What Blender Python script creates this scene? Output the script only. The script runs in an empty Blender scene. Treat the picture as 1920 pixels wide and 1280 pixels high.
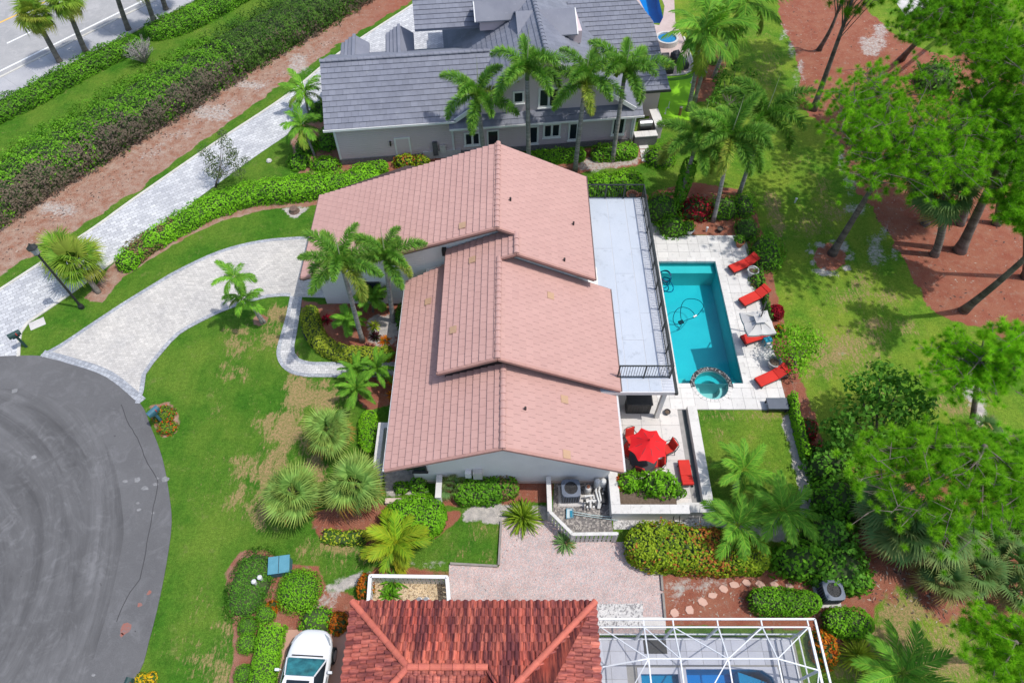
import bpy, math, random
import numpy as np
from mathutils import Vector, Matrix, Euler

# ------------------------------------------------------------------ camera, sky, sun, exposure
scene = bpy.context.scene
C = scene.collection
R = math.radians
H, F, PITCH = 29.0, 1280.0, R(54.8)
cam_d = bpy.data.cameras.new('camera')
cam_d.sensor_width = 36.0
cam_d.lens = 36.0 * F / 1920.0
cam_d.clip_start = 0.5
cam_d.clip_end = 2000
cam = bpy.data.objects.new('camera', cam_d)
C.objects.link(cam)
cam.location = (0, 0, H)
cam.rotation_euler = (R(90) - PITCH, 0, 0)
scene.camera = cam

SUN_EL, SUN_AZ = 66.0, 102.0          # azimuth clockwise from +Y
world = bpy.data.worlds.new('World')
scene.world = world
world.use_nodes = True
wn = world.node_tree
wn.nodes.clear()
wo = wn.nodes.new('ShaderNodeOutputWorld')
wb = wn.nodes.new('ShaderNodeBackground')
ws = wn.nodes.new('ShaderNodeTexSky')
ws.sky_type = 'NISHITA'
ws.sun_disc = False
ws.sun_elevation = R(SUN_EL)
ws.sun_rotation = R(SUN_AZ)
ws.air_density = 1.0
ws.dust_density = 2.0
wb.inputs['Strength'].default_value = 0.15
wn.links.new(ws.outputs[0], wb.inputs[0])
wn.links.new(wb.outputs[0], wo.inputs[0])
sun_d = bpy.data.lights.new('sun', 'SUN')
sun_d.energy = 2.4
sun_d.angle = R(0.53)
sun_d.color = (1.0, 0.96, 0.90)
sun = bpy.data.objects.new('sun', sun_d)
C.objects.link(sun)
sv = Vector((math.sin(R(SUN_AZ)) * math.cos(R(SUN_EL)), math.cos(R(SUN_AZ)) * math.cos(R(SUN_EL)), math.sin(R(SUN_EL))))
sun.location = sv * 60
sun.rotation_euler = sv.to_track_quat('Z', 'Y').to_euler()
scene.view_settings.view_transform = 'Standard'
scene.view_settings.look = 'None'
scene.view_settings.exposure = 0.45
scene.view_settings.gamma = 1.0
scene.cycles.max_bounces = 8
scene.cycles.transparent_max_bounces = 24
scene.cycles.caustics_reflective = False
scene.cycles.caustics_refractive = False
scene.cycles.use_denoising = True

rnd = random.Random(7)
rng = np.random.default_rng(11)

# ------------------------------------------------------------------ photogrammetry: pixel of the photo + height -> place on the site
cP, sP = math.cos(PITCH), math.sin(PITCH)
def at(u, v, z=0.0):
    x = (u - 960) / F; y = (640 - v) / F
    t = (H - z) / (sP - y * cP)
    return Vector((t * x, t * (cP + y * sP), z))
def zof(p, v):
    """height above the ground point p at which a vertical line reaches picture row v"""
    y = (640 - v) / F
    return H - p.y * (sP - y * cP) / (cP + y * sP)
def A(pts, z=0.0):
    return [at(u, v, z) for u, v in pts]

# ------------------------------------------------------------------ materials
MATS = {}
def S(r, g, b, k=1.0):
    f = lambda c: ((c / 255 + 0.055) / 1.055) ** 2.4 if c > 10 else c / 255 / 12.92
    return (f(r) * k, f(g) * k, f(b) * k)
def nodes_of(m):
    m.use_nodes = True
    nt = m.node_tree
    return nt, nt.nodes['Principled BSDF'], nt.nodes['Material Output']
def N(nt, t, **kw):
    n = nt.nodes.new(t)
    for k, v in kw.items():
        if k.startswith('i_'):
            n.inputs[k[2:].replace('_', ' ')].default_value = v
        else:
            setattr(n, k, v)
    return n
def mixc(nt, fac, a, b, mode='MIX'):
    n = nt.nodes.new('ShaderNodeMix'); n.data_type = 'RGBA'; n.blend_type = mode
    for sock, val in ((n.inputs[0], fac), (n.inputs[6], a), (n.inputs[7], b)):
        if hasattr(val, 'is_linked'): nt.links.new(val, sock)
        elif isinstance(val, (tuple, list)): sock.default_value = (*val[:3], 1)
        else: sock.default_value = val
    return n.outputs[2]
def ramp(nt, src, p0, p1, c0=(0, 0, 0), c1=(1, 1, 1)):
    n = nt.nodes.new('ShaderNodeValToRGB')
    e = n.color_ramp.elements
    e[0].position = p0; e[1].position = p1
    e[0].color = (*c0, 1); e[1].color = (*c1, 1)
    nt.links.new(src, n.inputs[0])
    return n.outputs[0]
def noise(nt, vec, scale, detail=4, rough=0.6, dist=0.0):
    n = N(nt, 'ShaderNodeTexNoise', i_Scale=scale, i_Detail=detail, i_Roughness=rough, i_Distortion=dist)
    nt.links.new(vec, n.inputs['Vector'])
    return n.outputs['Fac']
def wpos(nt):
    return nt.nodes.new('ShaderNodeNewGeometry').outputs['Position']
def stretch(nt, vec, sc, rot=(0, 0, 0)):
    n = nt.nodes.new('ShaderNodeMapping')
    n.inputs['Scale'].default_value = sc; n.inputs['Rotation'].default_value = rot
    nt.links.new(vec, n.inputs['Vector'])
    return n.outputs[0]
def bump(nt, bsdf, h, strength=0.3, dist=0.02):
    n = N(nt, 'ShaderNodeBump', i_Strength=strength, i_Distance=dist)
    nt.links.new(h, n.inputs['Height']); nt.links.new(n.outputs[0], bsdf.inputs['Normal'])
def mat(name, c1, c2=None, scale=3.0, rough=0.75, bmp=0.0, bscale=30.0, metal=0.0, c3=None, fine=0.25, rnd_obj=0.0, spec=0.35):
    """plain surface: two base colours mixed by a broad noise, fine grain, optional per-piece tone"""
    if name in MATS: return MATS[name]
    m = bpy.data.materials.new(name); MATS[name] = m
    nt, b, o = nodes_of(m)
    p = wpos(nt)
    c2 = c2 or tuple(x * 0.8 for x in c1)
    f = ramp(nt, noise(nt, p, scale, 6), 0.35, 0.68)
    col = mixc(nt, f, c1, c2)
    if c3 is not None:
        col = mixc(nt, ramp(nt, noise(nt, p, scale * 3.7, 6, 0.7), 0.56, 0.7), col, c3)
    if fine:
        g = ramp(nt, noise(nt, p, scale * 18 + 14, 3, 0.7), 0.25, 0.75, (1 - fine,) * 3, (1 + fine,) * 3)
        col = mixc(nt, 1.0, col, g, 'MULTIPLY')
    if rnd_obj:
        oi = nt.nodes.new('ShaderNodeObjectInfo')
        g = ramp(nt, oi.outputs['Random'], 0.0, 1.0, (1 - rnd_obj,) * 3, (1 + rnd_obj,) * 3)
        col = mixc(nt, 1.0, col, g, 'MULTIPLY')
    nt.links.new(col, b.inputs['Base Color'])
    b.inputs['Roughness'].default_value = rough
    b.inputs['Metallic'].default_value = metal
    b.inputs['Specular IOR Level'].default_value = spec
    if bmp: bump(nt, b, noise(nt, p, bscale, 4), bmp, 0.02)
    return m
def leafmat(name, c1, c2, trans=0.28, rough=0.5, old=None, rnd_obj=0.18):
    """foliage: tone runs from c1 to c2 by a value stored per leaf (tint), old leaves take a third colour"""
    if name in MATS: return MATS[name]
    c1 = tuple(min(.66, x * 1.15) for x in c1); c2 = tuple(min(.66, x * 1.25) for x in c2)
    m = bpy.data.materials.new(name); MATS[name] = m
    nt, b, o = nodes_of(m)
    a = nt.nodes.new('ShaderNodeAttribute'); a.attribute_name = 'tint'
    sep = nt.nodes.new('ShaderNodeSeparateColor'); nt.links.new(a.outputs['Color'], sep.inputs[0])
    col = mixc(nt, sep.outputs[0], c1, c2)
    if old is not None: col = mixc(nt, sep.outputs[1], col, old)
    oi = nt.nodes.new('ShaderNodeObjectInfo')
    g = ramp(nt, oi.outputs['Random'], 0.0, 1.0, (1 - rnd_obj, 1 - rnd_obj, 1 - rnd_obj), (1 + rnd_obj * 1.3, 1 + rnd_obj, 1 + rnd_obj * .6))
    col = mixc(nt, 1.0, col, g, 'MULTIPLY')
    nt.links.new(col, b.inputs['Base Color'])
    b.inputs['Roughness'].default_value = rough
    b.inputs['Specular IOR Level'].default_value = 0.07
    tr = nt.nodes.new('ShaderNodeBsdfTranslucent')
    nt.links.new(mixc(nt, 1.0, col, (1.15, 1.2, 0.7), 'MULTIPLY'), tr.inputs[0])
    ms = nt.nodes.new('ShaderNodeMixShader'); ms.inputs[0].default_value = trans
    nt.links.new(b.outputs[0], ms.inputs[1]); nt.links.new(tr.outputs[0], ms.inputs[2])
    nt.links.new(ms.outputs[0], o.inputs[0])
    return m

# ------------------------------------------------------------------ objects
def props(o, label=None, cat=None, group=None, kind=None):
    if label: o['label'] = label
    if cat: o['category'] = cat
    if group: o['group'] = group
    if kind: o['kind'] = kind
    return o
def thing(name, label, cat, loc=(0, 0, 0), rz=0.0, group=None):
    o = bpy.data.objects.new(name, None)
    o.empty_display_size = 0.3
    C.objects.link(o)
    o.location = loc; o.rotation_euler = (0, 0, rz)
    return props(o, label, cat, group)
def link(name, me, parent=None, loc=None, rot=None, scale=None):
    o = bpy.data.objects.new(name, me)
    C.objects.link(o)
    if parent is not None: o.parent = parent
    if loc is not None: o.location = loc
    if rot is not None: o.rotation_euler = rot
    if scale is not None: o.scale = scale if hasattr(scale, '__len__') else (scale,) * 3
    return o
def copy_tree(o, parent=None):
    c = o.copy(); C.objects.link(c); c.parent = parent
    for ch in list(o.children): copy_tree(ch, c)
    return c
def mesh_np(name, V, faces, m, tint=None, smooth=False):
    """V (n,3); faces = list of (k,m) int arrays"""
    me = bpy.data.meshes.new(name)
    V = np.asarray(V, dtype=np.float32).reshape(-1, 3)
    fl = [np.asarray(f, dtype=np.int32) for f in faces if len(f)]
    loops = np.concatenate([f.ravel() for f in fl])
    tot = np.concatenate([np.full(len(f), f.shape[1], dtype=np.int32) for f in fl])
    start = np.concatenate([[0], np.cumsum(tot)[:-1]]).astype(np.int32)
    me.vertices.add(len(V)); me.vertices.foreach_set('co', V.ravel())
    me.loops.add(len(loops)); me.loops.foreach_set('vertex_index', loops)
    me.polygons.add(len(tot)); me.polygons.foreach_set('loop_start', start)
    me.polygons.foreach_set('loop_total', tot)
    if smooth: me.polygons.foreach_set('use_smooth', np.ones(len(tot), dtype=bool))
    if tint is not None:
        at_ = me.attributes.new('tint', 'FLOAT_COLOR', 'POINT')
        at_.data.foreach_set('color', np.asarray(tint, dtype=np.float32).ravel())
    me.materials.append(m)
    me.update(calc_edges=True)
    return me

class Geo:
    """collects faces of one part"""
    def __init__(s): s.v = []; s.f = []; s.sm = False
    def add(s, vs, fs):
        k = len(s.v); s.v += [tuple(p) for p in vs]; s.f += [tuple(i + k for i in f) for f in fs]; return s
    def box(s, c, d, rz=0.0, tilt=None):
        hx, hy, hz = d[0] / 2, d[1] / 2, d[2] / 2
        M_ = Matrix.Rotation(rz, 3, 'Z')
        if tilt is not None: M_ = M_ @ Euler(tilt).to_matrix()
        vs = [Vector(c) + M_ @ Vector((x * hx, y * hy, z * hz)) for x in (-1, 1) for y in (-1, 1) for z in (-1, 1)]
        return s.add(vs, [(0, 1, 3, 2), (4, 6, 7, 5), (0, 4, 5, 1), (2, 3, 7, 6), (0, 2, 6, 4), (1, 5, 7, 3)])
    def bbox(s, x0, x1, y0, y1, z0, z1):
        return s.box(((x0 + x1) / 2, (y0 + y1) / 2, (z0 + z1) / 2), (abs(x1 - x0), abs(y1 - y0), abs(z1 - z0)))
    def prism(s, pts, z0, z1):
        """pts: outline in plan (counter-clockwise); z may be a number or a list per point"""
        n = len(pts)
        a = [(p[0], p[1], z0[i] if hasattr(z0, '__len__') else z0) for i, p in enumerate(pts)]
        b = [(p[0], p[1], z1[i] if hasattr(z1, '__len__') else z1) for i, p in enumerate(pts)]
        fs = [tuple(range(n - 1, -1, -1)), tuple(range(n, 2 * n))] + [(i, (i + 1) % n, n + (i + 1) % n, n + i) for i in range(n)]
        return s.add(a + b, fs)
    def slab(s, pts, d):
        """solid made by moving the 3-D polygon pts by vector d"""
        n = len(pts); d = Vector(d)
        a = [Vector(p) for p in pts]; b = [p + d for p in a]
        return s.add(a + b, [tuple(range(n - 1, -1, -1)), tuple(range(n, 2 * n))] + [(i, (i + 1) % n, n + (i + 1) % n, n + i) for i in range(n)])
    def sheet(s, pts):
        return s.add(pts, [tuple(range(len(pts)))])
    def tube(s, pts, r, n=8, cap=True):
        pts = [Vector(p) for p in pts]
        rs = r if hasattr(r, '__len__') else [r] * len(pts)
        k = len(s.v); up = None
        for i, p in enumerate(pts):
            t = (pts[min(i + 1, len(pts) - 1)] - pts[max(i - 1, 0)])
            if t.length < 1e-9: t = Vector((0, 0, 1))
            t.normalize()
            if up is None: up = Vector((1, 0, 0)) if abs(t.x) < 0.8 else Vector((0, 1, 0))
            x = (up - t * up.dot(t)).normalized(); y = t.cross(x); up = x
            for j in range(n):
                a = 2 * math.pi * j / n
                s.v.append(tuple(p + (x * math.cos(a) + y * math.sin(a)) * rs[i]))
        for i in range(len(pts) - 1):
            for j in range(n):
                s.f.append((k + i * n + j, k + i * n + (j + 1) % n, k + (i + 1) * n + (j + 1) % n, k + (i + 1) * n + j))
        if cap:
            s.f.append(tuple(k + j for j in range(n - 1, -1, -1)))
            s.f.append(tuple(k + (len(pts) - 1) * n + j for j in range(n)))
        return s
    def bar(s, a, b, w, h=None):
        """square bar between two points"""
        a, b = Vector(a), Vector(b); h = h or w
        t = (b - a).normalized()
        sx = t.cross(Vector((0, 0, 1)))
        if sx.length < 1e-4: sx = Vector((1, 0, 0))
        sx.normalize(); sy = sx.cross(t)
        vs = [p + sx * (w / 2 * i) + sy * (h / 2 * j) for p in (a, b) for i, j in ((-1, -1), (1, -1), (1, 1), (-1, 1))]
        return s.add(vs, [(3, 2, 1, 0), (4, 5, 6, 7), (0, 1, 5, 4), (1, 2, 6, 5), (2, 3, 7, 6), (3, 0, 4, 7)])
    def lathe(s, prof, n=16, c=(0, 0, 0), sx=1.0, sy=1.0):
        k = len(s.v)
        for r, z in prof:
            for j in range(n):
                a = 2 * math.pi * j / n
                s.v.append((c[0] + r * math.cos(a) * sx, c[1] + r * math.sin(a) * sy, c[2] + z))
        for i in range(len(prof) - 1):
            for j in range(n):
                s.f.append((k + i * n + j, k + i * n + (j + 1) % n, k + (i + 1) * n + (j + 1) % n, k + (i + 1) * n + j))
        s.f.append(tuple(k + j for j in range(n - 1, -1, -1)))
        s.f.append(tuple(k + (len(prof) - 1) * n + j for j in range(n)))
        return s
    def mesh(s, name, m, org=(0, 0, 0), smooth=False):
        me = bpy.data.meshes.new(name)
        o = Vector(org)
        me.from_pydata([tuple(Vector(p) - o) for p in s.v], [], s.f)
        me.materials.append(m)
        if smooth or s.sm:
            me.polygons.foreach_set('use_smooth', [True] * len(me.polygons))
        me.update()
        return me
    def build(s, name, m, parent=None, smooth=False, world=True, org=None, kind=None, bevel=0.0):
        """world=True: the points are site coordinates, made local to the parent"""
        off = Vector((0, 0, 0))
        if parent is not None and world:
            q = parent
            while q is not None:
                off += q.location; q = q.parent
        loc = None
        if org is not None: loc = Vector(org) - off; off = Vector(org)
        o = link(name, s.mesh(name, m, off, smooth), parent, loc)
        if kind: o['kind'] = kind
        if bevel:
            b = o.modifiers.new('edge', 'BEVEL'); b.width = bevel; b.segments = 1; b.limit_method = 'ANGLE'
        return o

def ccw(pts):
    a = sum(pts[i][0] * pts[(i + 1) % len(pts)][1] - pts[(i + 1) % len(pts)][0] * pts[i][1] for i in range(len(pts)))
    return list(pts) if a > 0 else list(reversed(pts))
def smooth_line(pts, step=0.35):
    """Catmull-Rom through the points"""
    P = [Vector(p) for p in pts]
    out = []
    for i in range(len(P) - 1):
        p0, p1, p2, p3 = P[max(i - 1, 0)], P[i], P[i + 1], P[min(i + 2, len(P) - 1)]
        n = max(1, int((p2 - p1).length / step))
        for k in range(n):
            t = k / n
            out.append(0.5 * ((2 * p1) + (p2 - p0) * t + (2 * p0 - 5 * p1 + 4 * p2 - p3) * t * t + (3 * p1 - p0 - 3 * p2 + p3) * t ** 3))
    return out + [P[-1]]
def strip(line, d0, d1, z0, z1):
    """band along a line in plan, between side offsets d0 and d1"""
    g = Geo(); n = len(line); L, Rr = [], []
    for i, p in enumerate(line):
        t = (line[min(i + 1, n - 1)] - line[max(i - 1, 0)]); t.z = 0; t.normalize()
        nn = Vector((-t.y, t.x, 0))
        L.append(p + nn * d0); Rr.append(p + nn * d1)
    for i in range(n - 1):
        g.prism(ccw([L[i], L[i + 1], Rr[i + 1], Rr[i]]), z0, z1) if False else None
    vs = []
    for i in range(n):
        for q, z in ((L[i], z1), (Rr[i], z1), (Rr[i], z0), (L[i], z0)): vs.append((q.x, q.y, z))
    fs = []
    for i in range(n - 1):
        a, b = 4 * i, 4 * i + 4
        for k in range(4): fs.append((a + k, a + (k + 1) % 4, b + (k + 1) % 4, b + k))
    fs += [(0, 1, 2, 3), (4 * n - 1, 4 * n - 2, 4 * n - 3, 4 * n - 4)]
    return g.add(vs, fs)
def vnoise(P, sc, seed=0):
    """cheap smooth value noise for arrays of points, about -1..1"""
    P = np.asarray(P) * sc + seed * 17.3
    s = np.zeros(len(P))
    for k, (a, b, c_, w) in enumerate(((1.0, 0.7, 0.9, 1), (-1.3, 1.7, 0.4, .8), (2.3, -1.9, 1.6, .5), (3.1, 2.9, -2.2, .35), (-4.7, 4.1, 3.3, .25))):
        s += w * np.sin(P[:, 0] * a + P[:, 1] * b + P[:, 2] * c_ + k * 1.9 + seed) * np.cos(P[:, 0] * b - P[:, 1] * c_ * .8 + P[:, 2] * a + k)
    return s / 1.8
# ================================================================== THE SETTING
def struct(o, label=None):
    o['kind'] = 'structure'
    if label: o['label'] = label
    return o

# ---- ground sheet: fine grid on the site, stretched to the horizon; a stored 'tint' says what covers each spot
def axis(a, b, st, far):
    core = np.arange(a, b + 1e-6, st)
    out = [3, 8, 20, 50, 120, 300, far]
    return np.concatenate([a - np.array(out[::-1]), core, b + np.array(out)])
gx = axis(-44, 46, 0.2, 700); gy = axis(-2, 58, 0.2, 900)
GX, GY = np.meshgrid(gx, gy, indexing='ij')
GP = np.stack([GX.ravel(), GY.ravel()], 1)
COV = np.zeros((len(GP), 4)); COV[:, 3] = 1
P3 = np.concatenate([GP, np.zeros((len(GP), 1))], 1)
def near_box(pts, pad):
    pts = np.array([[p[0], p[1]] for p in pts])
    return np.where((GP[:, 0] > pts[:, 0].min() - pad) & (GP[:, 0] < pts[:, 0].max() + pad) & (GP[:, 1] > pts[:, 1].min() - pad) & (GP[:, 1] < pts[:, 1].max() + pad))[0], pts
def sdist(q, poly):
    d = np.full(len(q), 1e9); ins = np.zeros(len(q), bool); n = len(poly)
    for i in range(n):
        a, b = poly[i], poly[(i + 1) % n]
        e = b - a; w = q - a
        t = np.clip((w @ e) / max(e @ e, 1e-9), 0, 1)
        d = np.minimum(d, np.linalg.norm(w - t[:, None] * e, axis=1))
        c = ((a[1] > q[:, 1]) != (b[1] > q[:, 1]))
        with np.errstate(divide='ignore', invalid='ignore'):
            xx = (b[0] - a[0]) * (q[:, 1] - a[1]) / (b[1] - a[1]) + a[0]
        ins ^= c & (q[:, 0] < xx)
    return np.where(ins, -d, d)
def paint(ch, px, amt=1.0, soft=0.4, rag=0.25, excl=True):
    pts = A(px); idx, poly = near_box(pts, 3)
    q = GP[idx]
    d = sdist(q, poly) + rag * vnoise(P3[idx], 2.1, ch + 1) + rag * .6 * vnoise(P3[idx], 6.3, ch + 5)
    w = amt * np.clip(0.5 - d / (2 * soft), 0, 1)
    if excl:
        for k in range(3):
            if k != ch: COV[idx, k] *= (1 - w)
    COV[idx, ch] = np.maximum(COV[idx, ch], w)
def blob(ch, u, v, ru, rv, amt=1.0, soft=0.5, rag=0.35, excl=False):
    paint(ch, [(u + ru * math.cos(a), v + rv * math.sin(a)) for a in np.linspace(0, 6.2832, 14)[:-1]], amt, soft, rag, excl)
# brown mulch belt between the wild hedge and the paver lane
paint(2, [(-60, 470), (0, 380), (151, 300), (336, 185), (504, 90), (720, -25), (800, -20), (760, 10), (638, 81), (500, 178), (336, 296), (269, 349), (144, 430), (0, 515), (-90, 580)], 1, .15, .2)
paint(1, [(230, 300), (330, 235), (520, 130), (640, 55), (650, 75), (470, 190), (330, 275), (250, 330)], .38, .8, .7, False)
for b_ in ((110, 390, 40, 20), (400, 210, 45, 20), (560, 120, 30, 20), (90, 455, 22, 9), (470, 160, 30, 14)): blob(1, *b_, amt=.5)
# pine straw under the pines
paint(2, [(1452, -40), (1466, 45), (1490, 90), (1500, 140), (1492, 195), (1530, 225), (1570, 250), (1590, 330), (1640, 400), (1672, 450), (1705, 505), (1740, 570), (1775, 598), (1860, 622), (1905, 660), (1990, 690), (2050, 250), (1900, 60), (1780, 110), (1690, 75), (1625, 20), (1610, -40)], 1, .2, .22)
paint(2, [(1600, 985), (1640, 1010), (1740, 1060), (1960, 1140), (1960, 1230), (1850, 1180), (1760, 1150), (1700, 1110), (1640, 1120), (1610, 1080)], .95, .5, .4)
paint(2, [(1500, 900), (1560, 880), (1700, 860), (1960, 880), (1960, 1120), (1800, 1100), (1640, 1060), (1560, 1040)], .9, .5, .4)
for b_ in ((1492, 165, 7, 40), (1468, 62, 9, 18), (1483, 95, 10, 18), (1500, 135, 10, 24), (1578, 300, 9, 30), (1595, 345, 10, 25), (1660, 440, 12, 28), (1678, 475, 12, 18), (1635, 85, 30, 22), (1650, 60, 20, 18), (1600, 395, 26, 14), (1640, 470, 20, 34)): blob(1, *b_, amt=.52, soft=.4)
blob(2, 1556, 482, 30, 26, 1, .12, .08, True)
for a_ in range(9):
    blob(1, 1556 + 36 * math.cos(a_ * .7), 482 + 30 * math.sin(a_ * .7), 9, 6, .7, .3)
# sandy and worn patches of the back lawn
for b_ in ((1600, 640, 60, 30, .55), (1560, 670, 35, 26, .8), (1620, 680, 26, 16, .75), (1660, 560, 30, 22, .5), (1590, 560, 40, 20, .5), (1520, 420, 40, 25, .45), (1560, 400, 40, 20, .5), (1460, 420, 12, 30, .7), (1450, 385, 14, 20, .8), (1640, 610, 26, 12, .7), (1620, 530, 30, 20, .55), (1700, 610, 26, 16, .5), (1545, 640, 14, 40, .5), (1510, 720, 10, 50, .6), (1540, 360, 20, 30, .45), (1490, 300, 40, 20, .25), (1440, 130, 30, 40, .35), (1460, 210, 30, 20, .3), (1800, 770, 40, 14, .8), (1830, 720, 16, 40, .9), (1850, 800, 20, 14, .9), (1820, 690, 10, 30, .8), (1650, 740, 30, 16, .4)): blob(0, b_[0], b_[1], b_[2], b_[3], b_[4], .7, .5)
for b_ in ((1826, 722, 13, 40, .9), (1835, 770, 18, 20, .9), (1812, 690, 9, 24, .7), (1580, 665, 14, 12, .4)): blob(1, b_[0], b_[1], b_[2], b_[3], b_[4], .35, .3)
# front lawn: scalped streaks
for b_ in ((563, 745, 9, 46, .85), (535, 800, 7, 40, .75), (505, 815, 6, 50, .7), (530, 870, 8, 60, .8), (590, 870, 14, 26, .75), (455, 915, 7, 26, .7), (495, 925, 10, 40, .7), (470, 620, 30, 8, .5), (440, 650, 16, 20, .45), (560, 700, 14, 14, .7), (600, 760, 18, 16, .75), (563, 760, 6, 40, .7), (585, 720, 22, 12, .6), (520, 830, 5, 70, .65), (500, 860, 8, 60, .6), (545, 800, 12, 50, .65), (478, 900, 8, 40, .6), (455, 885, 10, 30, .45), (548, 690, 10, 22, .45), (455, 690, 6, 20, .5), (425, 690, 5, 16, .4), (470, 655, 6, 22, .4), (520, 590, 14, 16, .6), (510, 630, 18, 16, .5), (408, 760, 6, 30, .25), (480, 970, 14, 20, .5), (445, 940, 14, 16, .4), (610, 735, 26, 8, .6), (570, 860, 10, 60, .5), (420, 1190, 18, 30, .45), (400, 1240, 22, 30, .4), (430, 1270, 22, 18, .5), (380, 1120, 14, 30, .2), (350, 1200, 30, 40, .2), (400, 900, 20, 60, .15)): blob(0, b_[0], b_[1], b_[2] * 1.6 + 3, b_[3] * 1.15, min(1, b_[4] * 1.2), .45, .5)
blob(2, 487, 600, 14, 11, 1, .15, .1, True)
for b_ in ((620, 1030, 60, 18, .7), (700, 1045, 46, 14, .7), (650, 1065, 36, 10, .5), (900, 1000, 18, 14, .6), (918, 1040, 12, 16, .6), (860, 1030, 26, 12, .4), (560, 1050, 40, 14, .4)): blob(0, *b_[:4], amt=b_[4], soft=.5)
# beds: dark mulch round the house planting
paint(2, [(560, 560), (600, 570), (760, 560), (760, 700), (735, 760), (690, 770), (650, 730), (640, 680), (600, 660), (570, 620)], .9, .1, .06)
paint(1, [(690, 600), (745, 580), (748, 650), (720, 660), (690, 640)], .75, .25, .2, False)
paint(1, [(722, 880), (790, 880), (800, 925), (725, 930)], .95, .12, .05)
paint(2, [(590, 960), (640, 940), (780, 950), (870, 960), (820, 1010), (690, 1020), (610, 1015), (585, 990)], .95, .15, .12)
paint(1, [(865, 955), (930, 940), (1030, 950), (1030, 990), (940, 985), (865, 975)], .85, .15, .12)
paint(2, [(830, 890), (985, 890), (1040, 905), (1030, 940), (940, 945), (830, 950)], .95, .1, .08)
paint(1, [(760, 1050), (842, 1040), (842, 1075), (770, 1075)], .55, .3, .2)
paint(2, [(690, 1060), (845, 1072), (845, 1085), (690, 1090)], .8, .2, .1)
paint(1, [(590, 1105), (640, 1085), (690, 1072), (690, 1092), (650, 1110), (600, 1140)], .8, .2, .15)
paint(2, [(420, 1080), (450, 1030), (500, 1030), (545, 1055), (600, 1060), (610, 1110), (650, 1110), (670, 1125), (655, 1180), (520, 1180), (480, 1290), (430, 1290), (440, 1180)], .92, .1, .06)
paint(1, [(600, 1105), (650, 1095), (640, 1130), (570, 1150), (590, 1125)], .5, .2, .2, False)
paint(2, [(280, 762), (315, 752), (336, 780), (330, 812), (306, 820), (290, 800)], 1, .08, .04)
paint(2, [(1215, 415), (1225, 360), (1290, 340), (1385, 355), (1420, 400), (1440, 480), (1470, 600), (1500, 700), (1545, 830), (1560, 1000), (1530, 1010), (1500, 850), (1470, 740), (1440, 600), (1400, 445), (1280, 440)], .95, .15, .12)
paint(2, [(1240, 1082), (1300, 1068), (1560, 1072), (1640, 1090), (1640, 1160), (1560, 1240), (1530, 1180), (1240, 1170)], .95, .12, .1)
for b_ in ((1290, 1100, 40, 14, .6), (1350, 1095, 26, 10, .5), (1265, 1120, 20, 14, .5), (1310, 1120, 26, 10, .45), (1420, 1095, 20, 8, .3)): blob(1, *b_[:4], amt=b_[4], soft=.4)
paint(1, [(1462, 778), (1485, 775), (1510, 860), (1535, 960), (1540, 1015), (1440, 1015), (1330, 985), (1330, 965), (1440, 985), (1500, 985), (1500, 930), (1480, 840)], .85, .12, .12)
paint(0, [(1300, 770), (1470, 770), (1480, 790), (1300, 785)], .5, .3, .2, False)
for b_ in ((1340, 812, 20, 10, .5), (1420, 800, 30, 8, .3), (1450, 900, 14, 30, .4)): blob(0, *b_[:4], amt=b_[4], soft=.5)
for b_ in ((1850, 1170, 60, 40, .9), (1680, 1190, 70, 40, .9), (1600, 1220, 40, 40, .8), (1760, 1240, 80, 40, .75), (1620, 1180, 50, 30, .6), (1700, 1150, 60, 40, .75), (1600, 1250, 40, 30, .7), (1780, 1190, 50, 40, .6), (1650, 1240, 50, 30, .5), (1720, 1260, 40, 20, .5)): blob(0, *b_[:4], amt=b_[4], soft=.7)
# beds round the grey house
paint(2, [(540, 180), (600, 180), (640, 300), (720, 300), (720, 330), (560, 325), (545, 260)], .9, .12, .1)
paint(2, [(640, 300), (950, 275), (950, 320), (700, 340), (640, 335)], .9, .1, .1)
paint(2, [(960, 290), (1200, 268), (1225, 300), (1190, 312), (1120, 318), (1080, 330), (960, 330)], .75, .15, .1)
paint(1, [(1080, 295), (1200, 285), (1200, 312), (1110, 322), (1080, 318)], .55, .2, .15, False)
paint(1, [(525, 388), (585, 383), (570, 398), (552, 412), (536, 400)], .85, .1, .08)
paint(2, [(215, 490), (300, 440), (380, 385), (480, 360), (600, 345), (600, 385), (500, 392), (400, 420), (320, 462), (230, 520), (190, 570), (160, 560)], .9, .1, .08)
paint(2, [(1310, 60), (1345, 70), (1370, 110), (1330, 190), (1290, 200)], .6, .2, .1)
paint(0, [(1355, 15), (1440, 25), (1490, 110), (1480, 190), (1380, 190)], .22, 1.0, .5, False)
faces = []
nx, ny = len(gx), len(gy)
ii, jj = np.meshgrid(np.arange(nx - 1), np.arange(ny - 1), indexing='ij')
ccx = (gx[ii] + gx[ii + 1]) / 2; ccy = (gy[jj] + gy[jj + 1]) / 2
HOLES = [(8.1, 11.7, 17.7, 26.2), (8.9, 11.0, 16.6, 17.9), (4.85, 10.3, -1.5, 4.9), (10.0, 11.9, 50.5, 58.0)]
keep = np.ones(ii.shape, bool)
for x0, x1, y0, y1 in HOLES: keep &= ~((ccx > x0) & (ccx < x1) & (ccy > y0) & (ccy < y1))
a_ = (ii * ny + jj)[keep]
quads = np.stack([a_, a_ + ny, a_ + ny + 1, a_ + 1], 1)
gm = bpy.data.materials.new('lawn_ground'); MATS['lawn_ground'] = gm
nt, b, o = nodes_of(gm)
p = wpos(nt)
at_ = nt.nodes.new('ShaderNodeAttribute'); at_.attribute_name = 'tint'
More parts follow.
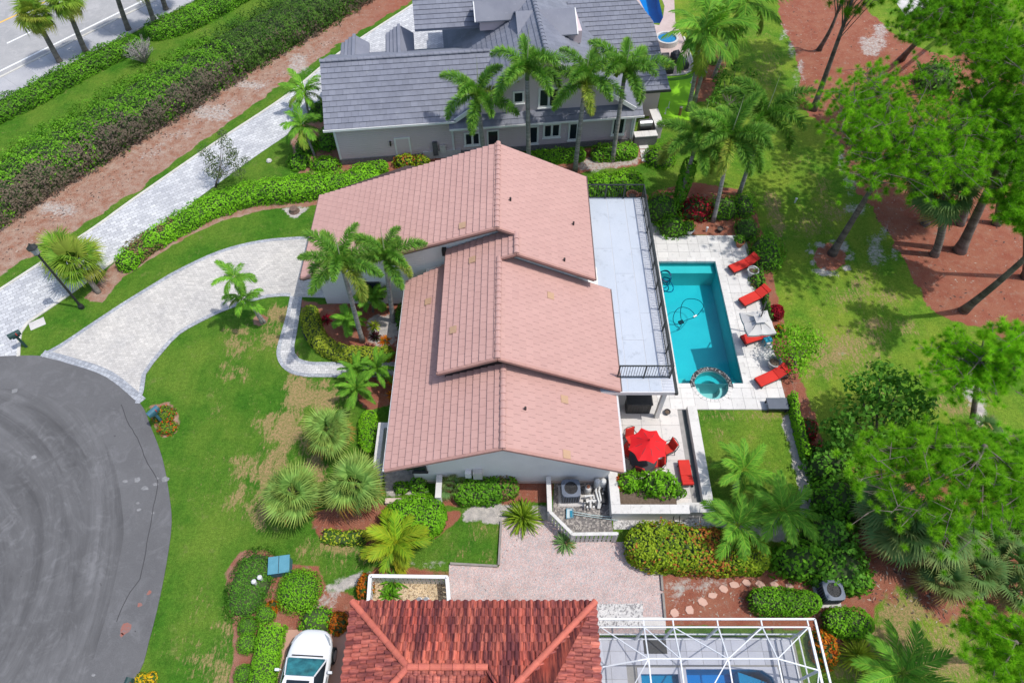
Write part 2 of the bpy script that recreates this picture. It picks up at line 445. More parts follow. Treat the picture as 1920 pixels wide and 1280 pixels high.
sp = nt.nodes.new('ShaderNodeSeparateColor'); nt.links.new(at_.outputs['Color'], sp.inputs[0])
fine = noise(nt, p, 22, 3, .75)
fine2 = noise(nt, p, 60, 3, .8)
mid = noise(nt, p, 2.2, 4, .7)
big = noise(nt, p, .33, 4, .6)
mow = noise(nt, stretch(nt, p, (2.6, .16, 1), (0, 0, .06)), 1.0, 3, .6)
g1 = mixc(nt, ramp(nt, mid, .3, .7), (.034, .118, .011), (.076, .190, .019))
g1 = mixc(nt, ramp(nt, big, .40, .64), g1, (.120, .205, .027))
g1 = mixc(nt, ramp(nt, mow, .42, .66), g1, mixc(nt, .25, g1, (.03, .115, .010)))
g1 = mixc(nt, ramp(nt, noise(nt, p, 1.3, 4, .75), .58, .72), g1, (.155, .20, .05))
g1 = mixc(nt, 1.0, g1, ramp(nt, noise(nt, p, 7, 3, .75), .3, .7, (.72, .74, .7), (1.26, 1.22, 1.2)), 'MULTIPLY')
g1 = mixc(nt, 1.0, g1, ramp(nt, fine, .25, .75, (.5, .5, .5), (1.5, 1.5, 1.5)), 'MULTIPLY')
mr2 = N(nt, 'ShaderNodeMapRange'); sx2 = nt.nodes.new('ShaderNodeSeparateXYZ'); nt.links.new(p, sx2.inputs[0]); nt.links.new(sx2.outputs[0], mr2.inputs[0]); mr2.inputs[1].default_value = 8; mr2.inputs[2].default_value = 13
g1 = mixc(nt, mr2.outputs[0], g1, mixc(nt, 1.0, g1, (1.75, 1.38, 1.3), 'MULTIPLY'))
dry = mixc(nt, ramp(nt, fine, .35, .65), (.30, .20, .085), (.46, .30, .17))
sand = mixc(nt, ramp(nt, noise(nt, p, 4, 6, .7), .35, .65), (.34, .32, .30), (.56, .51, .46))
sand = mixc(nt, 1.0, sand, ramp(nt, fine2, .3, .7, (.7, .7, .7), (1.25, 1.25, 1.25)), 'MULTIPLY')
mul = mixc(nt, ramp(nt, noise(nt, p, .9, 6, .7), .32, .66), (.27, .085, .055), (.34, .145, .092))
mul = mixc(nt, ramp(nt, noise(nt, p, 3.1, 4, .75), .54, .70), mul, (.32, .20, .15))
sx_ = nt.nodes.new('ShaderNodeSeparateXYZ'); nt.links.new(p, sx_.inputs[0])
mr_ = N(nt, 'ShaderNodeMapRange'); nt.links.new(sx_.outputs[0], mr_.inputs[0]); mr_.inputs[1].default_value = -9; mr_.inputs[2].default_value = -15
belt = mixc(nt, ramp(nt, noise(nt, p, 1.6, 4, .75), .36, .64), (.30, .145, .095), (.40, .285, .22))
mul = mixc(nt, mr_.outputs[0], mul, belt)
mul = mixc(nt, 1.0, mul, ramp(nt, noise(nt, p, 34, 3, .8), .3, .7, (.5, .5, .5), (1.4, 1.4, 1.4)), 'MULTIPLY')
def cover(chan, nz, w=.55):
    m1 = N(nt, 'ShaderNodeMath', operation='MULTIPLY_ADD'); nt.links.new(nz, m1.inputs[0]); m1.inputs[1].default_value = w; m1.inputs[2].default_value = -w / 2
    m2 = N(nt, 'ShaderNodeMath', operation='ADD'); nt.links.new(m1.outputs[0], m2.inputs[0]); nt.links.new(chan, m2.inputs[1])
    return ramp(nt, m2.outputs[0], .34, .60)
nzz = noise(nt, p, 5.5, 4, .8)
nzd = noise(nt, stretch(nt, p, (2.6, .8, 1), (0, 0, .08)), 3.2, 5, .85)
col = mixc(nt, cover(sp.outputs[0], nzd, 2.4), g1, mixc(nt, ramp(nt, noise(nt, p, 9, 3, .8), .40, .62), dry, (.17, .19, .055)))
col = mixc(nt, cover(sp.outputs[2], nzz, .5), col, mul)
col = mixc(nt, cover(sp.outputs[1], nzz, 1.1), col, sand)
nt.links.new(col, b.inputs['Base Color'])
b.inputs['Roughness'].default_value = .9; b.inputs['Specular IOR Level'].default_value = .04
bump(nt, b, fine, .9, .05)
gV = np.stack([GX.ravel(), GY.ravel(), np.zeros(GX.size)], 1)
me = mesh_np('ground', gV, [quads], gm, COV)
struct(link('ground', me), 'lawns, mulch belts and worn sandy patches of the ground')

# ---- paving materials
def paver_mat(name, c1, c2, mortar, bw, bh, rot, bias=0.0, msize=.012):
    m = bpy.data.materials.new(name); MATS[name] = m
    nt, b, o = nodes_of(m)
    p = wpos(nt)
    mp = stretch(nt, p, (1, 1, 1), (0, 0, rot))
    br = N(nt, 'ShaderNodeTexBrick', offset=.5, squash=1.0)
    br.inputs['Scale'].default_value = 1.0; br.inputs['Brick Width'].default_value = bw; br.inputs['Row Height'].default_value = bh
    br.inputs['Mortar Size'].default_value = msize; br.inputs['Mortar Smooth'].default_value = .3; br.inputs['Bias'].default_value = bias
    br.inputs['Color1'].default_value = (*c1, 1); br.inputs['Color2'].default_value = (*c2, 1); br.inputs['Mortar'].default_value = (*mortar, 1)
    nt.links.new(mp, br.inputs['Vector'])
    col = mixc(nt, 1.0, br.outputs['Color'], ramp(nt, noise(nt, p, .55, 5, .65), .3, .7, (.84, .84, .85), (1.12, 1.11, 1.08)), 'MULTIPLY')
    col = mixc(nt, 1.0, col, ramp(nt, noise(nt, p, 18, 3, .7), .3, .7, (.86, .86, .86), (1.12, 1.12, 1.12)), 'MULTIPLY')
    nt.links.new(col, b.inputs['Base Color']); b.inputs['Roughness'].default_value = .85
    inv = N(nt, 'ShaderNodeMath', operation='SUBTRACT'); inv.inputs[0].default_value = 1; nt.links.new(br.outputs['Fac'], inv.inputs[1])
    bump(nt, b, inv.outputs[0], .5, .01)
    return m
mLane = paver_mat('lane_pavers', (.42, .43, .45), (.58, .59, .60), (.26, .26, .27), .34, .23, R(-36), 0, .012)
mDrive = paver_mat('driveway_pavers', (.45, .43, .40), (.58, .555, .515), (.36, .345, .32), .20, .13, R(4), 0, .009)
mBorder = paver_mat('border_pavers', (.28, .30, .33), (.42, .44, .47), (.19, .19, .20), .20, .20, R(20), 0, .01)
mWalk = paver_mat('walk_pavers', (.44, .44, .44), (.62, .61, .60), (.27, .27, .27), .22, .14, 0, 0, .009)
mConc = mat('concrete_white', (.58, .56, .53), (.48, .46, .44), 1.5, .85, .2, 60, c3=(.36, .34, .32))
mKerb = mat('concrete_kerb', (.60, .58, .52), (.48, .46, .41), 3, .85, .2, 60)

# asphalt
def asphalt(name, c1, c2, c3, centre=None, rings=None):
    m = bpy.data.materials.new(name); MATS[name] = m
    nt, b, o = nodes_of(m); p = wpos(nt)
    col = mixc(nt, ramp(nt, noise(nt, p, .35, 6, .65, .4), .36, .66), c1, c2)
    col = mixc(nt, ramp(nt, noise(nt, p, 1.1, 5, .7, 1.5), .5, .68), col, c3)
    if centre is not None:
        # tyre sweeps round the turning circle: noise over radius and a little angle
        vm = N(nt, 'ShaderNodeVectorMath', operation='DISTANCE'); nt.links.new(p, vm.inputs[0]); vm.inputs[1].default_value = (*centre, 0)
        cb = nt.nodes.new('ShaderNodeCombineXYZ'); nt.links.new(vm.outputs['Value'], cb.inputs[0])
        m3 = stretch(nt, p, (.22, .16, .1)); ad = N(nt, 'ShaderNodeVectorMath', operation='ADD')
        nt.links.new(cb.outputs[0], ad.inputs[0]); nt.links.new(m3, ad.inputs[1])
        sw = noise(nt, ad.outputs[0], .9, 5, .7, .8)
        col = mixc(nt, 1.0, col, ramp(nt, sw, .34, .64, (.74, .74, .74), (1.2, 1.2, 1.2)), 'MULTIPLY')
    col = mixc(nt, 1.0, col, ramp(nt, noise(nt, p, 70, 3, .8), .3, .7, (.75, .75, .75), (1.28, 1.28, 1.28)), 'MULTIPLY')
    col = mixc(nt, ramp(nt, noise(nt, p, 2.3, 3, .5), .74, .78), col, tuple(x * .45 for x in c1))
    nt.links.new(col, b.inputs['Base Color']); b.inputs['Roughness'].default_value = .9; b.inputs['Specular IOR Level'].default_value = .2
    bump(nt, b, noise(nt, p, 90, 3, .8), .35, .01)
    return m
mAsph = asphalt('asphalt_dark', (.100, .099, .100), (.124, .123, .125), (.145, .144, .146), (-27.3, 6.2))
mAsphEdge = asphalt('asphalt_edge', (.110, .109, .111), (.130, .129, .131), (.146, .145, .148))
mRoad = asphalt('asphalt_road', (.30, .30, .30), (.36, .355, .35), (.40, .39, .385))
mMark = mat('road_paint', (.80, .80, .78), (.70, .70, .68), 6, .6, fine=.1)
mMarkY = mat('road_paint_yellow', (.80, .48, .10), (.70, .40, .08), 6, .6, fine=.1)

# ---- turning court
cd = A([(75, 667), (130, 680), (200, 705), (262, 755), (283, 800), (305, 860), (318, 930), (322, 980), (315, 1040), (300, 1120), (280, 1200), (255, 1275)])
cc = Vector((-27.4, 6.0, 0))
arc = smooth_line([cc + Vector((-2, 13.4, 0)), cc + Vector((.6, 13.5, 0)), *cd, Vector((-15.6, .5, 0)), Vector((-20, -5, 0))], .4)
outer = arc + [Vector((-30, -9, 0)), Vector((-60, -9, 0)), Vector((-60, 14, 0)), Vector((-48, 17, 0)), Vector((-38, 16.4, 0))]
g = Geo(); g.prism(ccw(outer), -.2, .016)
court = struct(g.build('asphalt_court', mAsph), 'worn dark grey asphalt turning court')
g = strip(arc, 0.0, -2.0, .004, .021) if (arc[5] - cc).length < (arc[5] + Vector((0, 1, 0)) - cc).length else strip(arc, 0, 2, .004, .021)
struct(g.build('asphalt_edge_band', mAsphEdge), 'paler newer asphalt band round the edge of the court')
crk = smooth_line(A([(228, 758), (240, 790), (258, 822), (277, 868), (296, 902), (288, 950), (276, 1020), (266, 1070), (262, 1086), (245, 1110), (228, 1140), (220, 1165)]), .25)
crk = [q + Vector((rnd.uniform(-.02, .02), rnd.uniform(-.02, .02), 0)) for q in crk]
g = strip(crk, -.014, .014, .019, .0255)
g.build('crack', mat('tar_crack', (.045, .045, .047), None, 5, .8), court)
mWhiteSpot = mat('paint_spot', (.26, .26, .26), (.15, .15, .15), 14, .8)
g = Geo()
for (u, v, r) in ((258, 899, .2), (235, 902, .14), (296, 897, .10), (272, 915, .2), (292, 908, .16), (310, 898, .2), (262, 955, .12), (28, 733, .2), (64, 857, .15), (176, 1265, .1), (287, 962, .09), (259, 943, .1)):
    c_ = at(u, v)
    pts = [(c_.x + r * (.6 + .5 * rnd.random()) * math.cos(k * .785 + .3), c_.y + r * (.4 + .4 * rnd.random()) * math.sin(k * .785 + .3), .0235) for k in range(8)]
    g.sheet(pts)
g.build('spill_mark', mWhiteSpot, court, kind='stuff')
g = Geo()
for (u, v, r) in ((236, 1177, .26), (280, 1110, .12), (262, 1134, .12), (229, 1190, .10)):
    c_ = at(u, v)
    g.sheet([(c_.x + r * (.5 + .6 * rnd.random()) * math.cos(k * .785), c_.y + r * (.5 + .6 * rnd.random()) * math.sin(k * .785), .0245) for k in range(8)])
g.build('rust_stain', mat('red_stain', (.30, .10, .07), (.2, .14, .13), 9, .9), court, kind='stuff')

# ---- street with verge, top left
sd = (at(370, 0) - at(0, 190)); sd.z = 0; sd.normalize()
sn = Vector((-sd.y, sd.x, 0))            # away from the house
def along(p, a, b, d0, d1, z0, z1):
    q = [p + sd * a + sn * d0, p + sd * b + sn * d0, p + sd * b + sn * d1, p + sd * a + sn * d1]
    return Geo().prism(ccw(q), z0, z1)
s0 = at(0, 147)
street = struct(along(s0, -60, 70, 0, 26, -.2, .010).build('street', mRoad), 'pale sunlit asphalt street beyond the hedges')
w0 = at(0, 190)
swk = struct(along(w0, -60, 70, 0, (s0 - w0).dot(sn) - .15, -.2, .085).build('sidewalk', mat('sidewalk_concrete', (.42, .42, .43), (.34, .34, .36), .8, .85, .2, 50)), 'concrete sidewalk beside the street')
struct(along(w0, -60, 70, (s0 - w0).dot(sn) - .15, (s0 - w0).dot(sn) + .02, -.2, .13).build('kerb', mKerb), 'street kerb')
for k in range(-6, 20):
    along(w0, k * 1.6 + .012, k * 1.6 + 1.588, .01, (s0 - w0).dot(sn) - .16, .05, .10).build('sidewalk_slab', mat('sidewalk_slab', (.42, .42, .43), (.35, .35, .37), .8, .85, .2, 50, rnd_obj=.08), swk)
along(at(0, 134), -60, 70, -.09, .09, .012, .016).build('edge_line', mMark, street)
l0 = at(13, 82)
for k in range(-2, 4):
    along(l0, k * 12.2, k * 12.2 + 3.05, -.08, .08, .012, .016).build('lane_dash', mMark, street)
along(at(0, 43), -60, 70, -.09, .09, .012, .016).build('centre_line', mMarkY, street)

# ---- paver lane to the grey house
lu = smooth_line(A([(-70, 590), (0, 545), (175, 430), (244, 380), (400, 272), (537, 181), (638, 100), (775, 10), (850, -40)]), .8)
ll = smooth_line(A([(32, 669), (36, 624), (50, 604), (71, 590), (139, 543), (200, 497), (300, 424), (467, 302), (537, 254), (612, 200)]), .5)
corner = [at(610, 150), at(640, 130), at(860, 120), at(880, -10)]
g = Geo(); g.prism(ccw(lu + list(reversed(ll + corner)) + [Vector((-31, 17.6, 0)), Vector((-36, 17, 0))]), -.2, .014)
struct(g.build('paver_lane', mLane), 'grey concrete paver lane leading to the grey house')
struct(strip(lu, -.02, .14, -.1, .05).build('lane_kerb', mKerb), 'pale kerb along the lane')
struct(strip(ll[:26], .0, -.16, -.1, .045).build('lane_kerb', mKerb), 'pale kerb along the inner side of the lane')

# ---- driveway and walkway
du = smooth_line(A([(77, 665), (112, 646), (157, 616), (225, 571), (285, 534), (337, 504), (412, 470), (487, 451), (562, 444), (640, 440)]), .5)
dl = smooth_line(A([(262, 756), (270, 732), (274, 702), (289, 680), (311, 654), (337, 627), (375, 605), (431, 579), (502, 558), (544, 556)]), .5)
front = smooth_line(A([(262, 756), (200, 706), (130, 681), (77, 667)]), .5)
g = Geo(); g.prism(ccw(du + A([(655, 560)]) + list(reversed(dl)) + front[1:-1]), -.2, .026)
struct(g.build('driveway', mDrive), 'pale paver driveway curving up to the garage')
struct(strip(du, 0, -.22, -.1, .031).build('driveway_border', mBorder), 'grey paver border along the driveway')
struct(strip(dl, 0, .22, -.1, .031).build('driveway_border', mBorder), 'grey paver border along the lawn side of the driveway')
struct(strip(front, -.35, .03, -.1, .029).build('driveway_apron', mBorder), 'grey paver apron between driveway and court')
wl = smooth_line(A([(544, 556), (537, 590), (528, 622), (520, 650), (519, 668), (527, 686), (545, 700), (570, 706), (600, 707), (650, 707), (745, 706)]), .25)
wr = smooth_line(A([(567, 556), (562, 590), (556, 628), (552, 648), (553, 662), (561, 672), (580, 678), (610, 679), (650, 679), (748, 679)]), .25)
g = Geo(); g.prism(ccw(wl + list(reversed(wr))), -.2, .029)
struct(g.build('walkway', mWalk), 'pale paver walkway bending to the front door')
struct(strip(wl, 0, .2, -.1, .034).build('walkway_border', mBorder), 'grey paver border on the lawn side of the walkway')
struct(strip(wr, 0, -.2, -.1, .034).build('walkway_border', mBorder), 'grey paver border on the house side of the walkway')

# ---- pink gravel yard, white stone strip, chip bed
def speckle(name, c1, c2, c3, sc=30):
    m = bpy.data.materials.new(name); MATS[name] = m
    nt, b, o = nodes_of(m); p = wpos(nt)
    vo = N(nt, 'ShaderNodeTexVoronoi', i_Scale=sc); nt.links.new(p, vo.inputs['Vector'])
    sc_ = nt.nodes.new('ShaderNodeSeparateColor'); nt.links.new(vo.outputs['Color'], sc_.inputs[0])
    col = mixc(nt, sc_.outputs[0], c1, c2)
    col = mixc(nt, ramp(nt, sc_.outputs[1], .68, .76), col, c3)
    col = mixc(nt, 1.0, col, ramp(nt, noise(nt, p, 1.1, 5, .7), .3, .7, (.84, .84, .84), (1.14, 1.14, 1.14)), 'MULTIPLY')
    col = mixc(nt, ramp(nt, noise(nt, p, 3.3, 4, .6), .70, .75), col, tuple(x * .55 for x in c1))
    nt.links.new(col, b.inputs['Base Color']); b.inputs['Roughness'].default_value = .9
    bump(nt, b, vo.outputs['Distance'], .8, .03)
    return m
mGravel = speckle('pink_gravel', (.50, .33, .30), (.60, .49, .46), (.40, .385, .385), 30)
mStones = speckle('white_stones', (.62, .60, .58), (.46, .45, .44), (.28, .27, .27), 16)
mChips = speckle('tan_chips', (.52, .38, .22), (.62, .50, .34), (.30, .22, .14), 20)
struct(Geo().prism(ccw(A([(940, 972), (1030, 975), (1075, 1012), (1165, 1016), (1240, 1000), (1241, 1070), (1247, 1162), (1246, 1190), (840, 1190), (842, 1058), (935, 1063)])), -.1, .02).build('gravel_yard', mGravel), 'pale pink gravel side yard between the two houses')
struct(Geo().prism(ccw(A([(1150, 962), (1335, 962), (1335, 990), (1150, 992)])), -.1, .016).build('stone_strip', mStones), 'white stone strip below the patio wall')
struct(Geo().prism(ccw(A([(1118, 1132), (1205, 1131), (1206, 1176), (1118, 1176)])), -.1, .028).build('stone_bed', mStones), 'white stone bed beside the red roof')
# ================================================================== BUILDINGS
def tile_mat(name, c1, c2, c3, rough=.8, streak=None, isl=.16):
    m = bpy.data.materials.new(name); MATS[name] = m
    nt, b, o = nodes_of(m); p = wpos(nt)
    geo = nt.nodes.new('ShaderNodeNewGeometry'); oi = nt.nodes.new('ShaderNodeObjectInfo')
    ad = N(nt, 'ShaderNodeMath', operation='ADD'); nt.links.new(geo.outputs['Random Per Island'], ad.inputs[0]); nt.links.new(oi.outputs['Random'], ad.inputs[1])
    fr = N(nt, 'ShaderNodeMath', operation='FRACT'); nt.links.new(ad.outputs[0], fr.inputs[0])
    col = mixc(nt, ramp(nt, noise(nt, p, .6, 5, .65), .35, .65), c1, c2)
    if streak is not None:
        col = mixc(nt, ramp(nt, noise(nt, stretch(nt, p, streak), 1.0, 6, .75), .39, .56), col, c3)
    else:
        col = mixc(nt, ramp(nt, noise(nt, p, 3.0, 5, .7), .60, .75), col, c3)
    col = mixc(nt, 1.0, col, ramp(nt, fr.outputs[0], 0, 1, (1 - isl,) * 3, (1 + isl,) * 3), 'MULTIPLY')
    col = mixc(nt, 1.0, col, ramp(nt, noise(nt, p, 40, 3, .7), .3, .7, (.95, .95, .95), (1.05, 1.05, 1.05)), 'MULTIPLY')
    nt.links.new(col, b.inputs['Base Color']); b.inputs['Roughness'].default_value = rough; b.inputs['Specular IOR Level'].default_value = .25
    bump(nt, b, noise(nt, p, 60, 3, .7), .15, .01)
    return m
CAMP = Vector((0, 0, H))
class Roof:
    """tiles of one house: the nearest 300 become parts, the others stay one part of kind stuff"""
    def __init__(s, m, name='roof_tile', curved=False): s.m = m; s.tiles = []; s.name = name; s.curved = curved
    def plane(s, org, e, up, poly, exp, wid, th=.03, a_off=0.0):
        """poly: convex outline in (a along eave, b up the slope); e, up unit vectors"""
        e, up = Vector(e).normalized(), Vector(up).normalized()
        n = e.cross(up).normalized()
        if n.z < 0: n = -n
        org = Vector(org)
        bs = [q[1] for q in poly]; b0, b1 = min(bs), max(bs)
        def rng_at(b):
            xs = []
            for i in range(len(poly)):
                (xa, ya), (xb, yb) = poly[i], poly[(i + 1) % len(poly)]
                if (ya - b) * (yb - b) <= 0 and abs(ya - yb) > 1e-9:
                    xs.append(xa + (xb - xa) * (b - ya) / (yb - ya))
                elif abs(ya - yb) < 1e-9 and abs(ya - b) < 1e-9: xs += [xa, xb]
            return (min(xs), max(xs)) if xs else None
        amin = min(q[0] for q in poly); amax = max(q[0] for q in poly)
        k = 0
        y = b0
        while y < b1 - .06:
            y1 = min(y + exp, b1)
            r0, r1 = rng_at(y + 1e-4), rng_at(y1 - 1e-4)
            if r0 and r1:
                off = (k % 2) * wid * .5 + a_off
                i0 = int(math.floor((min(r0[0], r1[0]) - off) / wid)) - 1
                i1 = int(math.ceil((max(r0[1], r1[1]) - off) / wid)) + 1
                for i in range(i0, i1):
                    a0, a1 = off + i * wid + .005, off + (i + 1) * wid - .005
                    q0 = (min(max(a0, r0[0]), r0[1]), min(max(a1, r0[0]), r0[1]))
                    q1 = (min(max(a0, r1[0]), r1[1]), min(max(a1, r1[0]), r1[1]))
                    if (q0[1] - q0[0]) + (q1[1] - q1[0]) < .1: continue
                    full = abs(q0[0] - a0) + abs(q0[1] - a1) + abs(q1[0] - a0) + abs(q1[1] - a1) < 1e-6 and y1 - y > exp - 1e-6
                    s.tiles.append((org, e, up, n, q0, q1, y, y1, th, full, wid, exp))
            y += exp; k += 1
    def shape(s, q0, q1, y, y1, th):
        """corner points (a, b, n) and faces of one tile"""
        y_ = y - .025
        if not s.curved:
            vs = [(q0[0], y_, .002), (q0[1], y_, .002), (q0[1], y_, th), (q0[0], y_, th), (q1[0], y1, .001), (q1[1], y1, .001), (q1[1], y1, .012), (q1[0], y1, .012)]
            return vs, [(0, 3, 2, 1), (3, 7, 6, 2), (4, 5, 6, 7), (0, 4, 7, 3), (1, 2, 6, 5), (0, 1, 5, 4)]
        # barrel tile: raised roll across most of the width with a flat pan
        prof = [(0.0, .010), (.10, .052), (.28, .082), (.46, .086), (.62, .060), (.74, .014), (1.0, .010)]
        vs, fs = [], []
        for t, h in prof:
            a0 = q0[0] + (q0[1] - q0[0]) * t; a1 = q1[0] + (q1[1] - q1[0]) * t
            vs += [(a0, y_, 0.0), (a0, y_, h + .028), (a1, y1, h)]
        for i in range(len(prof) - 1):
            k = 3 * i
            fs += [(k, k + 1, k + 4, k + 3), (k + 1, k + 2, k + 5, k + 4)]
        return vs, fs
    def finish(s, parent, n_parts=300):
        off = Vector((0, 0, 0)); q = parent
        while q is not None: off += q.location; q = q.parent
        def cen(t): return t[0] + t[1] * ((t[4][0] + t[4][1]) / 2) + t[2] * t[6]
        order = sorted(range(len(s.tiles)), key=lambda i: (not s.tiles[i][9], (cen(s.tiles[i]) - CAMP).length))
        parts = [i for i in order[:n_parts] if s.tiles[i][9]]
        rest = set(range(len(s.tiles))) - set(parts)
        cache = {}
        for i in parts:
            o_, e, up, n, q0, q1, y, y1, th, full, wid, exp = s.tiles[i]
            key = (wid, exp, th)
            if key not in cache:
                w = wid - .010
                vs, fs = s.shape((-w / 2, w / 2), (-w / 2, w / 2), 0, exp, th)
                cache[key] = Geo().add(vs, fs).mesh(s.name, s.m)
            ob = link(s.name, cache[key], parent)
            x = e if e.cross(up).dot(n) > 0 else -e
            M_ = Matrix((x, up, n)).transposed().to_4x4()
            M_.translation = o_ + e * ((q0[0] + q0[1]) / 2) + up * y - off
            ob.matrix_basis = M_
        g = Geo()
        for i in rest:
            o_, e, up, n, q0, q1, y, y1, th, full, wid, exp = s.tiles[i]
            vs, fs = s.shape(q0, q1, y, y1, th)
            pts = [o_ + e * a + up * b_ + n * c_ for a, b_, c_ in vs]
            if e.cross(up).dot(n) < 0: fs = [tuple(reversed(f)) for f in fs]
            g.add(pts, fs)
        if g.v: g.build(s.name + '_field', s.m, parent, kind='stuff')
        return len(parts), len(rest)
def caps(name, a, b, m, parent, step=.34, r=.13, lift=.0):
    """overlapping half-round ridge caps from a to b"""
    a, b = Vector(a), Vector(b); L = (b - a).length; n = max(1, int(L / step)); t = (b - a).normalized()
    side = t.cross(Vector((0, 0, 1))).normalized(); up = side.cross(t)
    st = L / n
    g = Geo()
    for k, (yy, rr, ll) in enumerate(((0.0, r * 1.06, .03), (st + .03, r * .92, .0))):
        for j in range(7):
            an = math.pi * j / 6
            g.v.append((math.cos(an) * rr, yy, math.sin(an) * rr * .75 + ll))
    for j in range(6): g.f.append((j, 7 + j, 8 + j, j + 1))
    g.f.append(tuple(range(0, 7))); 
    me = g.mesh(name, m, smooth=False)
    off = Vector((0, 0, 0)); q = parent
    while q is not None: off += q.location; q = q.parent
    for k in range(n):
        ob = link(name, me, parent)
        M_ = Matrix((side, t, up)).transposed().to_4x4(); M_.translation = a + t * (k * st) + up * lift - off
        ob.matrix_basis = M_

# ------------------------------------------------------------------ main house
mRoofPink = tile_mat('roof_tile_pink', (.450, .268, .235), (.475, .288, .252), (.415, .245, .213), isl=.028)
mRake = mat('rake_tile_pink', (.42, .235, .195), (.36, .20, .17), 4, .8)
mTan = mat('tile_tan', (.46, .29, .18), (.42, .27, .17), 4, .8)
mStucco = mat('stucco_white', (.76, .74, .70), (.70, .68, .645), 1.2, .9, .25, 50, fine=.05)
mStuccoPink = mat('stucco_base_pink', (.62, .50, .44), (.55, .45, .40), 2, .9)
mFascia = mat('fascia_brown', (.16, .10, .085), (.12, .08, .07), 4, .6)
mWhiteTrim = mat('trim_white', (.74, .74, .73), (.68, .68, .67), 4, .5, fine=.06)
mGlass = mat('window_glass', (.014, .020, .028), (.022, .03, .04), 2, .12, spec=.22, fine=.0)
mBlack = mat('metal_black', (.018, .020, .020), (.03, .032, .032), 9, .45)
mRail = mat('metal_bronze', (.050, .058, .055), (.035, .04, .04), 8, .4, metal=.3)
house = thing('pink_roof_house', 'large white house with stepped pink tiled roofs beside the long pool', 'house', (0, 17, 0))
zA = lambda x: 4.70 - .424 * abs(x + .37)
zBl = lambda x: 5.50 + .45 * (x + .60)
zBr = lambda x: 5.50 - .473 * (x + .60)
zCl = lambda x: 6.30 + .36 * (x + .70)
zCr = lambda x: 6.30 - .473 * (x + .70)
TH = .14
roofA = Geo(); roofB = Geo(); roofC = Geo()
def rslab(g, pts, zf):
    P = [Vector((x, y, zf(x))) for x, y in pts]
    g.slab([p - Vector((0, 0, TH)) for p in P], (0, 0, TH - .003))
rslab(roofA, [(-5.30, 12.0), (-.37, 12.0), (-.37, 16.3), (-2.7, 16.3), (-2.7, 22.88), (-5.30, 22.3)], zA)
rslab(roofA, [(-.37, 12.0), (4.65, 12.0), (4.75, 16.3), (-.37, 16.3)], zA)
rslab(roofB, [(-3.16, 15.7), (-.60, 15.7), (-.60, 21.2), (.2, 21.2), (.2, 22.88), (-3.16, 22.75)], zBl)
rslab(roofB, [(-.60, 15.7), (4.82, 15.7), (4.82, 21.58), (-.60, 21.58)], zBr)
rslab(roofC, [(-10.6, 22.4), (-.70, 22.4), (-.70, 28.45), (-4.95, 28.45), (-5.65, 28.8), (-10.6, 28.45)], zCl)
rslab(roofC, [(-.70, 22.4), (.2, 22.4), (.2, 21.2), (3.95, 21.2), (3.95, 28.45), (-.70, 28.45)], zCr)
mUnder = mat('roof_underlay', (.085, .055, .05), (.06, .04, .04), 4, .9)
partA = roofA.build('front_roof', mUnder, house)
partB = roofB.build('middle_roof', mUnder, house)
partC = roofC.build('rear_roof', mUnder, house)
RP = Roof(mRoofPink)
def gable_plane(RO, xe, xr, zf, y0, y1, exp, wid, xstart=None, poly=None, th=None):
    th = th or (.085 if xr > xe else .022)
    """slope between eave x = xe and ridge x = xr, over y0..y1"""
    u = Vector((xr - xe, 0, zf(xr) - zf(xe))); L = u.length
    RO.plane((xe, y0, zf(xe)), (0, 1, 0), u, poly(L) if poly else [(0, 0), (y1 - y0, 0), (y1 - y0, L), (0, L)], exp, wid, th)
EX, WD = .335, .40
def sl(zf, xe, x): return math.hypot(x - xe, zf(x) - zf(xe))
gable_plane(RP, -5.30, -2.95, zA, 12.06, 22.6, EX, WD, poly=lambda L: [(0, 0), (10.24, 0), (10.72, L), (0, L)])
k_ = math.ceil(sl(zA, -5.3, -2.95) / EX) * EX
def xat(zf, xe, b, s_=1):
    return xe + s_ * b / math.hypot(1, (zf(xe + s_) - zf(xe)))
gable_plane(RP, xat(zA, -5.3, math.floor(sl(zA, -5.3, -2.95) / EX) * EX), -.37, zA, 12.06, 15.98, EX, WD)
gable_plane(RP, 4.65, -.37, zA, 12.06, 15.98, EX, WD)
gable_plane(RP, -3.16, -.60, zBl, 15.76, 22.86, EX, WD)
kb = math.floor(sl(zBl, -3.16, -.60) / EX) * EX
gable_plane(RP, xat(zBl, -3.16, kb), .2, zBl, 21.26, 22.86, EX, WD)
gable_plane(RP, 4.82, -.60, zBr, 15.76, 21.55, EX, WD)
gable_plane(RP, -10.6, -.70, zCl, 22.46, 28.4, EX, WD)
gable_plane(RP, 3.95, .2, zCr, 21.26, 28.4, EX, WD)
kc = math.floor(sl(zCr, 3.95, .2) / EX) * EX
gable_plane(RP, xat(zCr, 3.95, kc, -1), -.70, zCr, 22.46, 28.4, EX, WD)
RP.finish(partA)
caps('ridge_cap', (-.37, 11.98, zA(-.37) + .02), (-.37, 15.9, zA(-.37) + .02), mRoofPink, partA)
caps('ridge_cap', (-.60, 15.68, 5.52), (-.60, 21.3, 5.52), mRoofPink, partB)
caps('ridge_cap', (-.70, 22.38, 6.32), (-.70, 28.45, 6.32), mRoofPink, partC)
caps('ridge_cap', (.2, 21.18, zCr(.2) + .02), (.2, 22.5, zCr(.2) + .02), mRoofPink, partC)
def trim(name, pts, m, parent, w=.10, h=.16, dz=0.0):
    for a, b in zip(pts[:-1], pts[1:]):
        Geo().bar(Vector(a) + Vector((0, 0, dz)), Vector(b) + Vector((0, 0, dz)), w, h).build(name, m, parent)
def rk(zf, xs, y): return [(x, y, zf(x)) for x in xs]
